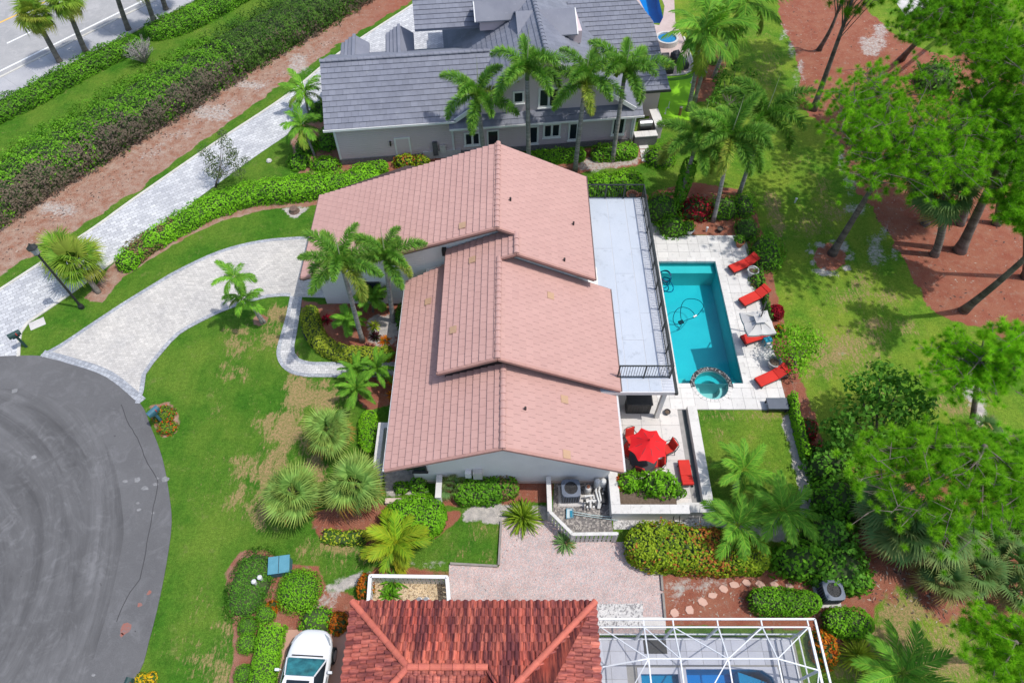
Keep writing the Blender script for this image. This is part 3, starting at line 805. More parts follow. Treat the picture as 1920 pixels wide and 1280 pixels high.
for part, seqs in ((partA, (rk(zA, (-5.30, -.37), 12.0), rk(zA, (-.37, 4.65), 12.0))),
                   (partB, (rk(zBl, (-3.16, -.60), 15.7), rk(zBr, (-.60, 4.82), 15.7))),
                   (partC, (rk(zCl, (-10.6, -.70), 22.4), rk(zCr, (-.70, .2), 22.4), rk(zBl, (-.60, .2), 21.2), rk(zCr, (.2, 3.95), 21.2)))):
    for s_ in seqs:
        trim('rake_trim', s_, mRake, part, .12, .12, .005)
        trim('fascia', [(x, y + .035, z - .14) for x, y, z in s_], mFascia, part, .05, .13)
mGutter = mat('gutter_white', (.62, .62, .62), (.56, .56, .55), 3, .5)
for part, (x, ya, yb, z), m in ((partA, (-5.36, 12.0, 22.3, zA(-5.30) - .06), mGutter), (partA, (4.71, 12.0, 15.7, zA(4.65) - .05), mGutter), (partB, (4.86, 15.7, 21.55, zBr(4.82) - .06), mFascia), (partC, (3.99, 21.2, 28.45, zCr(3.95) - .06), mFascia), (partC, (-10.66, 22.4, 28.45, zCl(-10.6) - .06), mFascia), (partB, (-3.20, 15.7, 22.7, zBl(-3.16) - .07), mRake)):
    Geo().bbox(x - .05, x + .05, ya, yb, z - .07, z + .06).build('gutter' if m is mGutter else 'fascia', m, part)
# walls
def gable_wall(xs, zf, y0, y1, z0=-.1, drop=.17):
    top = [(x, zf(x) - drop) for x in xs]
    g = Geo()
    pts = [(xs[0], y0, z0), (xs[-1], y0, z0)] + [(x, y0, z) for x, z in reversed(top)]
    g.slab([Vector(p) for p in pts], (0, y1 - y0, 0))
    return g
zB = lambda x: min(zBl(x), zBr(x))
zC = lambda x: min(zCl(x), zCr(x))
gable_wall((-4.35, -.37, 4.30), zA, 12.62, 22.95).build('front_wall', mStucco, house)
gable_wall((-2.80, -.60, 4.25), zB, 16.25, 22.9, 2.2).build('middle_wall', mStucco, house)
gable_wall((-10.0, -.70, 3.40), zC, 22.96, 28.0).build('rear_wall', mStucco, house)
gable_wall((-.35, .2, 3.15), lambda x: min(zBl(x), zCr(x)), 21.62, 22.9, 3.0).build('step_wall', mStucco, house)
mSiding = mat('siding_line', (.55, .55, .55), (.50, .50, .50), 3, .9)
for k in range(26):
    z = .45 + k * .17
    x0 = max(-9.98, -10.0 if zCl(-10) - .2 > z else -.70 - (6.1 - z) / .36)
    if x0 < -2.9:
        Geo().bbox(x0, -2.85 if z > 4.2 else -4.4, 22.948, 22.958, z, z + .155).build('siding_board', mStucco, house)
# windows of the main house
def window(parent, c, w, h, axis_='y', out=-1, panes=1, m=mWhiteTrim, fw=.09, sill=True):
    """frame, panes and sill on a wall facing -y (axis y) ; c = centre on the wall face"""
    x, y, z = c
    f = Geo()
    f.bbox(x - w / 2, x + w / 2, y - .06, y + .02, z + h / 2 - fw, z + h / 2)
    f.bbox(x - w / 2, x + w / 2, y - .06, y + .02, z - h / 2, z - h / 2 + fw)
    f.bbox(x - w / 2, x - w / 2 + fw, y - .058, y + .02, z - h / 2 + fw, z + h / 2 - fw)
    f.bbox(x + w / 2 - fw, x + w / 2, y - .058, y + .02, z - h / 2 + fw, z + h / 2 - fw)
    for k in range(1, panes):
        q = x - w / 2 + w * k / panes
        f.bbox(q - fw * .5, q + fw * .5, y - .056, y + .02, z - h / 2 + fw, z + h / 2 - fw)
    wo_ = f.build('window', m, parent)
    for k in range(panes):
        a = x - w / 2 + w * k / panes + fw * .7; b_ = x - w / 2 + w * (k + 1) / panes - fw * .7
        Geo().bbox(a, b_, y - .03, y + .01, z - h / 2 + fw * .8, z + h / 2 - fw * .8).build('pane', mGlass, wo_)
    if sill: Geo().bbox(x - w / 2 - .04, x + w / 2 + .04, y - .11, y - .005, z - h / 2 - .05, z - h / 2 - .002).build('sill', m, wo_)
    return wo_
window(house, (-4.02, 12.61, 1.55), .62, .5, m=mat('frame_dark', (.05, .05, .05)), fw=.05)
window(house, (-7.45, 22.93, 1.2), 1.1, 1.3, m=mat('frame_dark', (.05, .05, .05)), fw=.05, panes=2)
Geo().bbox(-3.42, -3.2, 22.72, 22.95, 4.05, 4.45).build('wall_lamp', mBlack, house)
Geo().box((-10.0, 22.95, .25), (.02, .02, .02)).build('corner_bead', mStucco, house)
g = Geo(); g.bbox(-4.38, 4.33, 12.595, 12.617, -.05, .22); g.build('wall_base', mStuccoPink, house)
# plumbing vents on the roof
for (u, v, zf) in ((957, 377, zCr), (1075, 422, zCr), (1058, 490, zCr), (985, 768, zA)):
    for z0 in np.arange(6.6, 2.4, -.02):
        q = at(u, v, z0)
        if zf(q.x) >= z0: break
    Geo().tube([q + Vector((0, 0, -.1)), q + Vector((0, 0, .22))], .05, 8).build('vent_pipe', mat('vent_dark', (.05, .04, .04)), house)
# odd replacement tiles
def on_roof(u, v, zf):
    for z0 in np.arange(6.8, 2.0, -.01):
        q = at(u, v, z0)
        if zf(q.x) >= z0: return Vector((q.x, q.y, zf(q.x)))
for (u, v, zf, part) in ((1032, 555, zBr, partB), (1058, 749, zA, partA), (1062, 852, zA, partA), (868, 425, zCl, partC), (887, 489, zBl, partB), (851, 620, zBl, partB), (804, 567, zA, partA)):
    q = on_roof(u, v, zf)
    d = (zf(q.x + .01) - zf(q.x)) / .01
    e_ = Vector((1, 0, d)).normalized(); n_ = Vector((-d, 0, 1)).normalized()
    P = [q + e_ * (a * .17) + Vector((0, b_ * .19, 0)) + n_ * (.088 if d > 0 else .03) for a, b_ in ((-1, -1), (1, -1), (1, 1), (-1, 1))]
    Geo().slab(P, n_ * .012).build('replacement_tile', mTan, part)
# service boxes on the gable wall
Geo().bbox(-2.05, -1.78, 12.42, 12.615, .95, 1.4).bbox(-1.95, -1.88, 12.5, 12.61, .1, .95).build('meter_box', mWhiteTrim, house)
Geo().bbox(-1.70, -1.30, 12.38, 12.615, .90, 1.5).bbox(-1.6, -1.55, 12.5, 12.61, .1, .9).bbox(-1.45, -1.4, 12.5, 12.61, .1, .9).build('breaker_box', mat('box_beige', (.58, .56, .52)), house)
# upstairs balcony
mDeck = mat('deck_membrane', (.43, .475, .535), (.475, .515, .57), .5, .7, .15, 30, c3=(.33, .365, .41), fine=.06)
Geo().bbox(3.42, 7.25, 15.65, 28.1, 2.66, 2.88).build('balcony_slab', mGutter, house)
xs_ = [3.45, 4.18, 5.18, 6.15, 6.72]
for k in range(4):
    ys = [15.7, 20.1, 24.3, 28.06] if k % 2 else [15.7, 18.5, 22.6, 28.06]
    for j in range(3):
        Geo().prism([(xs_[k] + .012, ys[j] + .008), (xs_[k + 1] - .012, ys[j] + .008), (xs_[k + 1] - .012, ys[j + 1] - .008), (xs_[k] + .012, ys[j + 1] - .008)], 2.875, 2.893 + .004 * ((j + k) % 2)).build('membrane_sheet', mDeck, house)
pan = mat('metal_pan', (.56, .58, .62), (.50, .52, .56), 2, .45, metal=.2)
for k in range(10):
    y0 = 15.7 + k * 1.236
    g = Geo().bbox(6.74, 7.24, y0 + .01, y0 + 1.226, 2.872, 2.889)
    for j in range(8): g.bbox(6.75, 7.2, y0 + .08 + j * .15, y0 + .105 + j * .15, 2.889, 2.912)
    g.build('roof_pan', pan, house)
Geo().bbox(7.26, 7.40, 15.6, 28.1, 2.72, 2.88).build('gutter', mRail, house)
for y in (16.0, 20.0, 24.0, 27.8):
    Geo().bbox(6.85, 7.05, y - .1, y + .1, 0.02, 2.66).build('balcony_post', mStucco, house)
Geo().bbox(4.3, 4.36, 16.0, 27.6, .1, 2.5).build('sliding_door', mGlass, house)
def railing(parent, a, b, z0, h, n_post, nm='railing'):
    a, b = Vector(a), Vector(b)
    r = Geo().bar(a + Vector((0, 0, z0 + h)), b + Vector((0, 0, z0 + h)), .06, .045).bar(a + Vector((0, 0, z0 + .1)), b + Vector((0, 0, z0 + .1)), .04, .03).build(nm, mRail, parent)
    for k in range(n_post + 1):
        q = a.lerp(b, k / n_post)
        Geo().bbox(q.x - .03, q.x + .03, q.y - .03, q.y + .03, z0 - .02, z0 + h + .02).build('post', mRail, r)
    g = Geo(); L = (b - a).length; m_ = int(L / .115)
    for k in range(1, m_):
        q = a.lerp(b, k / m_)
        g.bbox(q.x - .009, q.x + .009, q.y - .009, q.y + .009, z0 + .1, z0 + h)
    g.build('baluster', mRail, r, kind='stuff')
railing(house, (4.1, 28.0, 0), (7.1, 28.0, 0), 2.89, 1.0, 3)
railing(house, (7.1, 16.45, 0), (7.1, 27.96, 0), 2.89, 1.0, 9)
railing(house, (4.75, 16.4, 0), (7.1, 16.4, 0), 2.89, 1.0, 2)

# ------------------------------------------------------------------ grey house (its own axes, turned 6.45 degrees)
GA = R(6.45); G0 = Vector((-10.83, 34.24, 0))
grey = thing('grey_house', 'grey sided house with slate grey tiled roofs behind the tall foxtail palms', 'house', G0, GA)
Gx = Vector((math.cos(GA), math.sin(GA), 0)); Gy = Vector((-math.sin(GA), math.cos(GA), 0))
def gw(u, v, y=0.0):
    """point of the front wall plane (local y) seen at pixel"""
    lo, hi = -3.0, 12.0
    for _ in range(40):
        z = (lo + hi) / 2; p = at(u, v, z)
        if (p - G0).dot(Gy) > y: lo = z
        else: hi = z
    p = at(u, v, z)
    return (p - G0).dot(Gx), z
mGreyTile = tile_mat('roof_tile_grey', (.165, .175, .215), (.205, .215, .255), (.25, .26, .29), .6, isl=.08)
mGreyWall = mat('siding_grey', (.62, .515, .53), (.59, .49, .505), 1, .8, fine=.05)
mStoneBase = mat('stone_base', (.20, .20, .20), (.12, .12, .125), 8, .9, .5, 20, c3=(.3, .29, .28))
GL = dict(world=False)
Geo().bbox(0, 7.2, 0, 7.3, -.1, 3.02).build('wing_wall', mGreyWall, grey, **GL)
Geo().bbox(7.22, 18.6, .02, 14, -.1, 2.75).build('main_wall', mGreyWall, grey, **GL)
Geo().bbox(16, 21.0, 2.6, 9, -.1, 2.6).build('side_wall', mGreyWall, grey, **GL)
for k in range(17):
    Geo().bbox(.02, 7.16, -.018, -.002, .42 + k * .15, .56 + k * .15).build('siding_board', mGreyWall, grey, **GL)
for k in range(14):
    Geo().bbox(7.26, 18.56, .002, .018, .42 + k * .15, .56 + k * .15).build('siding_board', mGreyWall, grey, **GL)
Geo().bbox(-.03, 5.2, -.06, -.02, -.1, .40).build('stone_skirt', mStoneBase, grey, **GL)
Geo().bbox(7.3, 18.6, -.05, .0, -.1, .38).build('stone_skirt', mStoneBase, grey, **GL)
Geo().bbox(5.2, 7.6, -.12, -.02, -.1, .55).build('plinth', mConc, grey, **GL)
for x in (-.03, 7.1, 18.55):
    Geo().bbox(x, x + .13, -.05, -.02 if x < 18 else .02, .3, 2.9).build('corner_board', mWhiteTrim, grey, **GL)
apx, apz = 12.9, 6.75
def zM(x): return apz - .68 * abs(x - apx)
g = Geo(); g.slab([Vector(p) for p in ((8.0, .0, 2.9), (17.8, .0, 2.9), (17.8, .0, zM(17.8) - .15), (apx, .0, apz - .2), (8.0, .0, zM(8.0) - .15))], (0, 12, 0))
g.build('gable_wall', mGreyWall, grey, **GL)
def gplane(RO, pts, part):
    """pts: local 3-D quad: eave start, eave end, ridge end, ridge start"""
    P = [G0 + Gx * q[0] + Gy * q[1] + Vector((0, 0, q[2])) for q in pts]
    e = (P[1] - P[0]).normalized()
    n = e.cross(P[-1] - P[0]).normalized(); up = n.cross(e)
    if up.z < 0: up = -up
    poly = [((q - P[0]).dot(e), (q - P[0]).dot(up)) for q in P]
    RO.plane(P[0], e, up, poly, .36, .42, .06)
RG = Roof(mGreyTile)
def gslab(name, quads):
    g = Geo()
    for q in quads:
        P = [Vector(p) for p in q]
        g.slab([p - Vector((0, 0, .14)) for p in P], (0, 0, .137))
    return g.build(name, mGreyTile, grey, **GL)
wingQ = [(-.42, -.42, 2.98), (7.4, -.42, 2.98), (10.5, 3.45, 5.0), (-.40, 3.45, 5.0)]
wingQ2 = [(9.0, 7.3, 2.98), (-.42, 7.3, 2.98), (-.40, 3.45, 5.0), (9.0, 3.45, 5.0)]
skirtQ = [(7.0, -.65, 2.6), (19.0, -.65, 2.6), (19.0, 0.0, 3.02), (7.0, 0.0, 3.02)]
mainL = [(7.2, 13, zM(7.2)), (7.2, -.35, zM(7.2)), (apx, -.35, apz), (apx, 13, apz)]
mainR = [(18.9, -.35, zM(18.9)), (18.9, 13, zM(18.9)), (apx, 13, apz), (apx, -.35, apz)]
sideQ = [(15.5, 1.8, 2.55), (21.3, 1.8, 2.55), (21.0, 6.6, 4.408), (20.0, 8.4, 5.105), (15.5, 8.4, 5.105)]
backQ = [(5.4, 6.3, 5.0), (11.0, 6.3, 5.0), (11.0, 10.0, 6.5), (5.4, 10.0, 6.5)]
wing = gslab('wing_roof', [wingQ, wingQ2]); skirt = gslab('pent_roof', [skirtQ]); mainr = gslab('main_roof', [mainL, mainR]); side = gslab('side_roof', [sideQ]); backr = gslab('back_roof', [backQ])
for q in (wingQ, wingQ2, skirtQ, mainL, mainR, sideQ, backQ): gplane(RG, q, wing)
# the tiles hang under the wing roof; its own frame is turned, so they are parented through a plain part at the same place
inv = grey.matrix_basis.inverted() if False else (Matrix.Translation(G0) @ Matrix.Rotation(GA, 4, 'Z')).inverted()
def finish_local(RO, parent, n_parts=300):
    before = set(o.name for o in C.objects)
    RO.finish(parent, n_parts)
    for o in C.objects:
        if o.name not in before:
            # finish() removed only the parent's offset; put site coordinates back and go to the turned frame
            base = Matrix.Translation(G0) @ o.matrix_basis
            o.matrix_basis = inv @ base
finish_local(RG, wing)
def gcaps(a, b, part):
    before = set(o.name for o in C.objects)
    tow = lambda q: G0 + Gx * q[0] + Gy * q[1] + Vector((0, 0, q[2]))
    caps('ridge_cap', tow(a), tow(b), mGreyTile, part, .38, .14)
    for o in C.objects:
        if o.name not in before: o.matrix_basis = inv @ (Matrix.Translation(G0) @ o.matrix_basis)
gcaps((-.42, 3.45, 5.02), (9.9, 3.45, 5.02), wing); gcaps((apx, -.36, apz + .02), (apx, 13, apz + .02), mainr)
Geo().bbox(-.5, 7.35, -.52, -.43, 2.86, 2.99).build('gutter', mWhiteTrim, wing, **GL)
Geo().bbox(7.0, 19.05, -.75, -.66, 2.48, 2.60).build('gutter', mWhiteTrim, skirt, **GL)
Geo().bbox(15.6, 21.35, 1.7, 1.79, 2.42, 2.56).build('gutter', mRail, side, **GL)
for s_ in (-1, 1):
    a = (apx + s_ * 5.6, -.40, apz - .68 * 5.6 - .05); b_ = (apx, -.40, apz - .05)
    Geo().bar(a, b_, .07, .24).build('rake_board', mWhiteTrim, mainr, **GL)
# two small entrance gables and dormers behind the wing
for k, (x, y0, y1, zr) in enumerate(((1.28, 4.6, 8.6, 3.6), (4.25, 4.6, 9.3, 3.7))):
    g = Geo()
    for s_ in (-1, 1):
        q = [Vector((x, y0, zr)), Vector((x, y1, zr)), Vector((x + s_ * .95, y1 - .35, zr - .45)), Vector((x + s_ * .95, y0, zr - .45))]
        g.slab([p - Vector((0, 0, .1)) for p in q], (0, 0, .1))
    po = g.build('porch_gable', mGreyTile, grey, **GL)
    g = Geo().bar((x, y0, zr + .02), (x, y1, zr + .02), .2, .09); g.build('ridge_cap', mGreyTile, po, **GL)
    for j in range(1, 4):
        g = Geo().bar((x - .25 * j, y0, zr - .118 * j + .01), (x - .25 * j, y1 - .1 * j, zr - .118 * j + .01), .26, .03); g.build('tile_course', mGreyTile, po, **GL)
    Geo().bbox(x - .8, x + .8, 7.0, y1 - .5, -.1, zr - .55).build('porch_wall', mGreyWall, grey, **GL)
def dormer(x, y, w, d, z0, zr, sx):
    g = Geo()
    g.bbox(min(x, x + sx * d), max(x, x + sx * d), y - w / 2, y + w / 2, z0 - .8, z0)
    dm = g.build('dormer', mGreyWall, grey, **GL)
    g = Geo()
    for s_ in (-1, 1):
        q = [Vector((x + sx * d * 2.2, y, zr)), Vector((x - sx * .3, y, zr)), Vector((x - sx * .3, y + s_ * (w / 2 + .25), z0 - .05)), Vector((x + sx * d * 2.2, y + s_ * (w / 2 + .25), z0 - .05))]
        g.slab([p - Vector((0, 0, .08)) for p in q], (0, 0, .08))
    g.build('dormer_roof', mGreyTile, dm, **GL)
    Geo().bar((x - sx * .3, y - w / 2 - .25, z0 - .1), (x - sx * .3, y, zr - .06), .06, .14).bar((x - sx * .3, y, zr - .06), (x - sx * .3, y + w / 2 + .25, z0 - .1), .06, .14).build('rake_board', mWhiteTrim, dm, **GL)
    Geo().bbox(x - .04 if sx > 0 else x, x if sx > 0 else x + .04, y - w / 2 + .25, y + w / 2 - .25, z0 - .6, z0 - .1).build('pane', mGlass, dm, **GL)
dormer(9.5, 6.3, 1.5, 1.6, 5.9, 6.6, 1); dormer(15.6, 4.7, 2.4, -1.8, 5.9, 6.7, 1)
# windows and doors of the grey house
for (u0, v0, u1, v1, pn) in ((870, 247, 901, 272, 2), (990, 235, 1010, 269, 1), (1018, 231, 1051, 257, 2), (1065, 229, 1084, 262, 1), (1147, 219, 1172, 252, 2), (961, 170, 983, 193, 1), (1009, 164, 1049, 200, 2)):
    xa, za = gw(u0, (v0 + v1) / 2, 0); xb, zb = gw(u1, (v0 + v1) / 2, 0)
    _, zt = gw((u0 + u1) / 2, v0, 0); _, zl = gw((u0 + u1) / 2, v1, 0)
    before = set(o.name for o in C.objects)
    Wd = window(grey, ((xa + xb) / 2, -.02, (zt + zl) / 2), xb - xa, zt - zl, panes=pn, fw=.12)
    # window() works in site coordinates; put its points into the house's own frame
    for o in (Wd, *Wd.children):
        for v_ in o.data.vertices: v_.co += G0
def gdoor(u0, v0, u1, v1, m, nm):
    xa, _ = gw(u0, (v0 + v1) / 2); xb, _ = gw(u1, (v0 + v1) / 2); _, zt = gw((u0 + u1) / 2, v0)
    d = Geo().bbox(xa + .1, xb - .1, -.05, .0, .1, zt - .1).build(nm, m, grey, **GL)
    Geo().bbox(xa, xa + .1, -.07, .0, .1, zt - .1).bbox(xb - .1, xb, -.07, .0, .1, zt - .1).bbox(xa, xb, -.07, .0, zt - .1, zt).build('door_frame', mWhiteTrim, d, **GL)
    return d
gdoor(741, 257, 771, 297, mGreyWall, 'side_door'); gdoor(913, 243, 936, 285, mGlass, 'glass_door')
for (u0, v0, u1, v1, m, nm, dp) in ((810, 265, 822, 288, mat('box_grey', (.12, .12, .125)), 'power_box', .18), (824, 271, 836, 284, mat('box_beige', (.58, .56, .52)), 'meter_box', .15), (730, 264, 734, 272, mBlack, 'wall_lamp', .12)):
    xa, zt = gw(u0, v0); xb, zl = gw(u1, v1)
    Geo().bbox(xa, xb, -.02 - dp, -.02, zl, zt).build(nm, m, grey, **GL)
g = Geo()
for u in (811, 815, 819, 828, 835):
    xa, zt = gw(u, 286); g.tube([(xa, -.06, .1), (xa, -.06, zt)], .02, 5)
g.build('conduit', mat('box_grey', (.12, .12, .125)), grey, kind='stuff', **GL)
for x in (7.15, 18.68):
    Geo().bbox(x, x + .08, -.12, -.04, .1, 2.5).build('downspout', mWhiteTrim, grey, **GL)
gq = G0 + Gx * 16.8 + Gy * 1.2
Geo().tube([(14.4, 1.6, 5.4), (14.4, 1.6, 6.1)], .07, 8).build('vent_pipe', mBlack, grey, **GL)

# ------------------------------------------------------------------ red roofed house at the bottom
mRedTile = tile_mat('roof_tile_red', (.48, .098, .064), (.58, .165, .105), (.115, .030, .032), .7, streak=(3.8, .32, .32), isl=.2)
mRedSide = tile_mat('roof_tile_red_side', (.50, .125, .085), (.56, .18, .125), (.20, .055, .05), .7, streak=(.5, 2.6, .6), isl=.22)
red = thing('red_roof_house', 'house with a red barrel tiled hip roof at the lower edge', 'house', (-1.4, 3.0, 0))
ey, xl, xr, ez, SLP = 6.75, -5.95, 3.10, 2.6, .40
def zr_(y): return ez + SLP * (ey - y)
# back slope rises towards -y ; hips at 45 degrees in plan
RR = Roof(mRedTile, curved=True); RS = Roof(mRedSide, curved=True)
f_ = math.sqrt(1 + SLP * SLP)
yt = -1.0; D = ey - yt
wl_ = 2.4                                   # depth of the left wing hip
back_poly = [(0, 0), (xr - xl, 0), (xr - xl - D, D * f_), (5.4, D * f_), (5.4 - (D - wl_) + 0, wl_ * f_), (wl_, wl_ * f_)]
RR.plane((xl, ey, ez), (1, 0, 0), (0, -1, SLP), [(0, 0), (xr - xl, 0), (xr - xl - wl_, wl_ * f_), (wl_, wl_ * f_)], .34, .27)
RR.plane((xl, ey, ez), (1, 0, 0), (0, -1, SLP), [(5.0, wl_ * f_), (xr - xl - wl_, wl_ * f_), (xr - xl - 4.4, 4.4 * f_), (7.0 - 2.4, 4.4 * f_)], .34, .27) if False else None
RR.plane((xl + 5.1, ey - wl_, ez + SLP * wl_), (1, 0, 0), (0, -1, SLP), [(0, 0), (xr - xl - wl_ - 5.1, 0), (xr - xl - 4.5 - 5.1 + .1, 2.1 * f_), (1.4, 2.1 * f_)], .34, .27)
RS.plane((xl, ey, ez), (0, -1, 0), (1, 0, SLP), [(0, 0), (2 * wl_, 0), (wl_, wl_ * f_)], .34, .27)
RS.plane((xr, ey, ez), (0, -1, 0), (-1, 0, SLP), [(0, 0), (9, 0), (4.6, 4.6 * f_), (4.4, 4.4 * f_)], .34, .27)
RS.plane((xl, ey - 2 * wl_, ez), (1, 0, 0), (0, 1, SLP), [(0, 0), (7.2, 0), (5.0, wl_ * f_), (wl_, wl_ * f_)], .34, .27)
def rbase(name, pts, m):
    P = [Vector(p) for p in pts]
    return Geo().slab([p - Vector((0, 0, .15)) for p in P], (0, 0, .148)).build(name, m, red)
rb = rbase('back_slope', [(xl, ey, ez), (xr, ey, ez), (xr - 4.5, ey - 4.5, ez + SLP * 4.5), (xl + 6.4, ey - 4.5, ez + SLP * 4.5), (xl + 5.0, ey - wl_, ez + SLP * wl_), (xl + wl_, ey - wl_, ez + SLP * wl_)], mRedTile)
r2 = rbase('side_slope', [(xr, ey - 9, ez), (xr - 4.5, ey - 4.5, ez + SLP * 4.5), (xr, ey, ez)][::-1], mRedSide)
r3 = rbase('wing_slope', [(xl, ey, ez), (xl, ey - 2 * wl_, ez), (xl + wl_, ey - wl_, ez + SLP * wl_)][::-1], mRedSide)
r4 = rbase('front_slope', [(xl, ey - 2 * wl_, ez), (xl + 7.2, ey - 2 * wl_, ez), (xl + 5.0, ey - wl_, ez + SLP * wl_), (xl + wl_, ey - wl_, ez + SLP * wl_)], mRedSide)
RR.finish(rb, 200); RS.finish(r2, 100)
mRedCap = mat('ridge_red', (.52, .14, .09), (.44, .11, .08), 4, .7, rnd_obj=.1)
caps('hip_cap', (xl, ey, ez + .05), (xl + wl_, ey - wl_, ez + SLP * wl_ + .07), mRedCap, rb, .36, .115)
caps('hip_cap', (xl, ey - 2 * wl_, ez + .05), (xl + wl_, ey - wl_, ez + SLP * wl_ + .07), mRedCap, rb, .36, .115)
caps('ridge_cap', (xl + wl_, ey - wl_, ez + SLP * wl_ + .08), (xl + 5.1, ey - wl_, ez + SLP * wl_ + .08), mRedCap, rb, .36, .115)
caps('hip_cap', (xr, ey, ez + .05), (xr - 4.5, ey - 4.5, ez + SLP * 4.5 + .07), mRedCap, rb, .36, .115)
Geo().bbox(xl + .5, xr - .5, -3, ey - .5, -.1, ez - .12).build('wall', mat('stucco_cream', (.62, .55, .45), (.55, .49, .4), 1.5, .9), red)
Geo().bbox(xl, xr, ey - .02, ey + .05, ez - .16, ez - .01).build('fascia', mWhiteTrim, red)
# ================================================================== POOL, PATIO AND FURNISHINGS
def water_mat(name, tint, rough=.03, wave=.25):
    m = bpy.data.materials.new(name); MATS[name] = m
    nt, b, o = nodes_of(m); nt.nodes.remove(b); p = wpos(nt)
    tr = nt.nodes.new('ShaderNodeBsdfTransparent'); tr.inputs[0].default_value = (*tint, 1)
    gl = nt.nodes.new('ShaderNodeBsdfGlossy'); gl.inputs['Roughness'].default_value = rough
    fr = nt.nodes.new('ShaderNodeFresnel'); fr.inputs[0].default_value = 1.33
    bp = N(nt, 'ShaderNodeBump', i_Strength=wave, i_Distance=.03); nt.links.new(noise(nt, p, 5, 3, .5), bp.inputs['Height'])
    nt.links.new(bp.outputs[0], gl.inputs['Normal']); nt.links.new(bp.outputs[0], fr.inputs['Normal'])
    mx = nt.nodes.new('ShaderNodeMixShader'); nt.links.new(fr.outputs[0], mx.inputs[0]); nt.links.new(tr.outputs[0], mx.inputs[1]); nt.links.new(gl.outputs[0], mx.inputs[2])
    nt.links.new(mx.outputs[0], o.inputs[0])
    return m
mWater = water_mat('pool_water', (.28, .90, .96))
mSpaWater = water_mat('spa_water', (.62, .93, .95))
mWaterB = water_mat('pool_water_blue', (.10, .62, .93))
mPlaster = mat('pool_plaster', (.22, .56, .58), (.18, .50, .54), .7, .7, fine=.05)
mPlasterPale = mat('pool_plaster_pale', (.50, .62, .58), (.44, .58, .55), .8, .7, fine=.05)
mPlasterB = mat('pool_plaster_blue', (.20, .55, .74), (.14, .46, .68), .8, .7, fine=.05)
mTrav = mat('travertine', (.60, .585, .56), (.66, .645, .62), .9, .7, .1, 40, c3=(.44, .43, .42), fine=.1, rnd_obj=.07)
mTravWarm = mat('patio_stone', (.62, .58, .54), (.56, .54, .52), .9, .7, .1, 40, c3=(.42, .41, .40), fine=.1, rnd_obj=.08)
mGrout = mat('grout', (.34, .33, .31), (.27, .26, .25), 3, .9)
mLanai = mat('lanai_tile', (.46, .47, .53), (.52, .53, .58), 1.3, .7, fine=.08, rnd_obj=.09)

PX0, PX1, PY0, PY1 = 8.27, 11.53, 17.88, 26.0
SC = Vector((9.92, 17.80, 0)); SRi, SRo = .84, 1.0
# deck bed (with the notch for the spa) and tiles
g = Geo()
g.prism([(3.4, 16.4), (8.12, 16.4), (8.12, 28.0), (9.72, 28.02), (8.28, 29.15), (3.4, 29.15)], -.3, .012)
g.prism([(11.68, 16.4), (13.38, 16.33), (13.55, 22), (13.5, 24.3), (13.6, 28.02), (11.68, 28.02)], -.3, .012)
g.prism([(8.12, 26.14), (11.68, 26.14), (11.68, 28.02), (8.12, 28.02)], -.3, .012)
notch = [(SC.x + SRo * math.cos(a), SC.y + SRo * math.sin(a)) for a in np.linspace(math.pi, 2 * math.pi, 15)]
g.prism([(8.12, 16.4), (11.68, 16.4), (11.68, 17.8), notch[-1]] + list(reversed(notch))[1:-1] + [notch[0], (8.12, 17.8)], -.3, .012)
deck = struct(g.build('pool_deck', mGrout), 'pale travertine deck round the long pool')
tl = .605
tmesh = Geo().bbox(-tl / 2 + .006, tl / 2 - .006, -tl / 2 + .006, tl / 2 - .006, 0, .016).mesh('deck_tile', mTrav)
BX0, BX1, BY0, BY1 = PX0 - .28, PX1 + .28, PY0 - .25, PY1 + .27
def spa_top(x):
    q = (SRi + .15) ** 2 - (x - SC.x) ** 2
    return SC.y - math.sqrt(q) if q > 0 else 99
for i in range(0, 11):
    for j in range(20):
        x0, y0 = 7.12 + i * tl, 16.42 + j * tl
        x1, y1 = min(x0 + tl, 13.42), min(y0 + tl, 28.0)
        if x1 - x0 < .08 or y1 - y0 < .08: continue
        near_spa = y0 < BY0 and x1 > SC.x - 1.3 and x0 < SC.x + 1.3 and y1 > SC.y - 1.25
        inside = x1 > BX0 and x0 < BX1 and y1 > BY0 and y0 < BY1
        if not inside and not near_spa and x1 - x0 > tl - .01 and y1 - y0 > tl - .01:
            link('deck_tile', tmesh, deck, ((x0 + x1) / 2, (y0 + y1) / 2, .012)); continue
        cells = [(x0, x1, y0, y1)] if not inside else [(x0, min(x1, BX0), y0, y1), (max(x0, BX1), x1, y0, y1), (max(x0, BX0), min(x1, BX1), y0, min(y1, BY0)), (max(x0, BX0), min(x1, BX1), max(y0, BY1), y1)]
        for a0, a1, b0, b1 in cells:
            if a1 - a0 < .03 or b1 - b0 < .03: continue
            if near_spa:
                xs_ = np.linspace(a0 + .005, a1 - .005, 7); tp_ = [min(b1 - .005, spa_top(x)) for x in xs_]
                if min(tp_) < b0 + .02:
                    ok = [(x, t_) for x, t_ in zip(xs_, tp_) if t_ > b0 + .02]
                    if len(ok) < 2: continue
                    xs_, tp_ = [q[0] for q in ok], [q[1] for q in ok]
                Geo().prism([(xs_[0], b0 + .005), (xs_[-1], b0 + .005)] + [(x, t_) for x, t_ in reversed(list(zip(xs_, tp_)))], .012, .028).build('deck_tile', mTrav, deck)
            else: Geo().bbox(a0 + .005, a1 - .005, b0 + .005, b1 - .005, .012, .028).build('deck_tile', mTrav, deck)
Geo().bbox(3.4, 7.12, 16.42, 28.0, .0, .02).build('covered_floor', mTravWarm, deck)
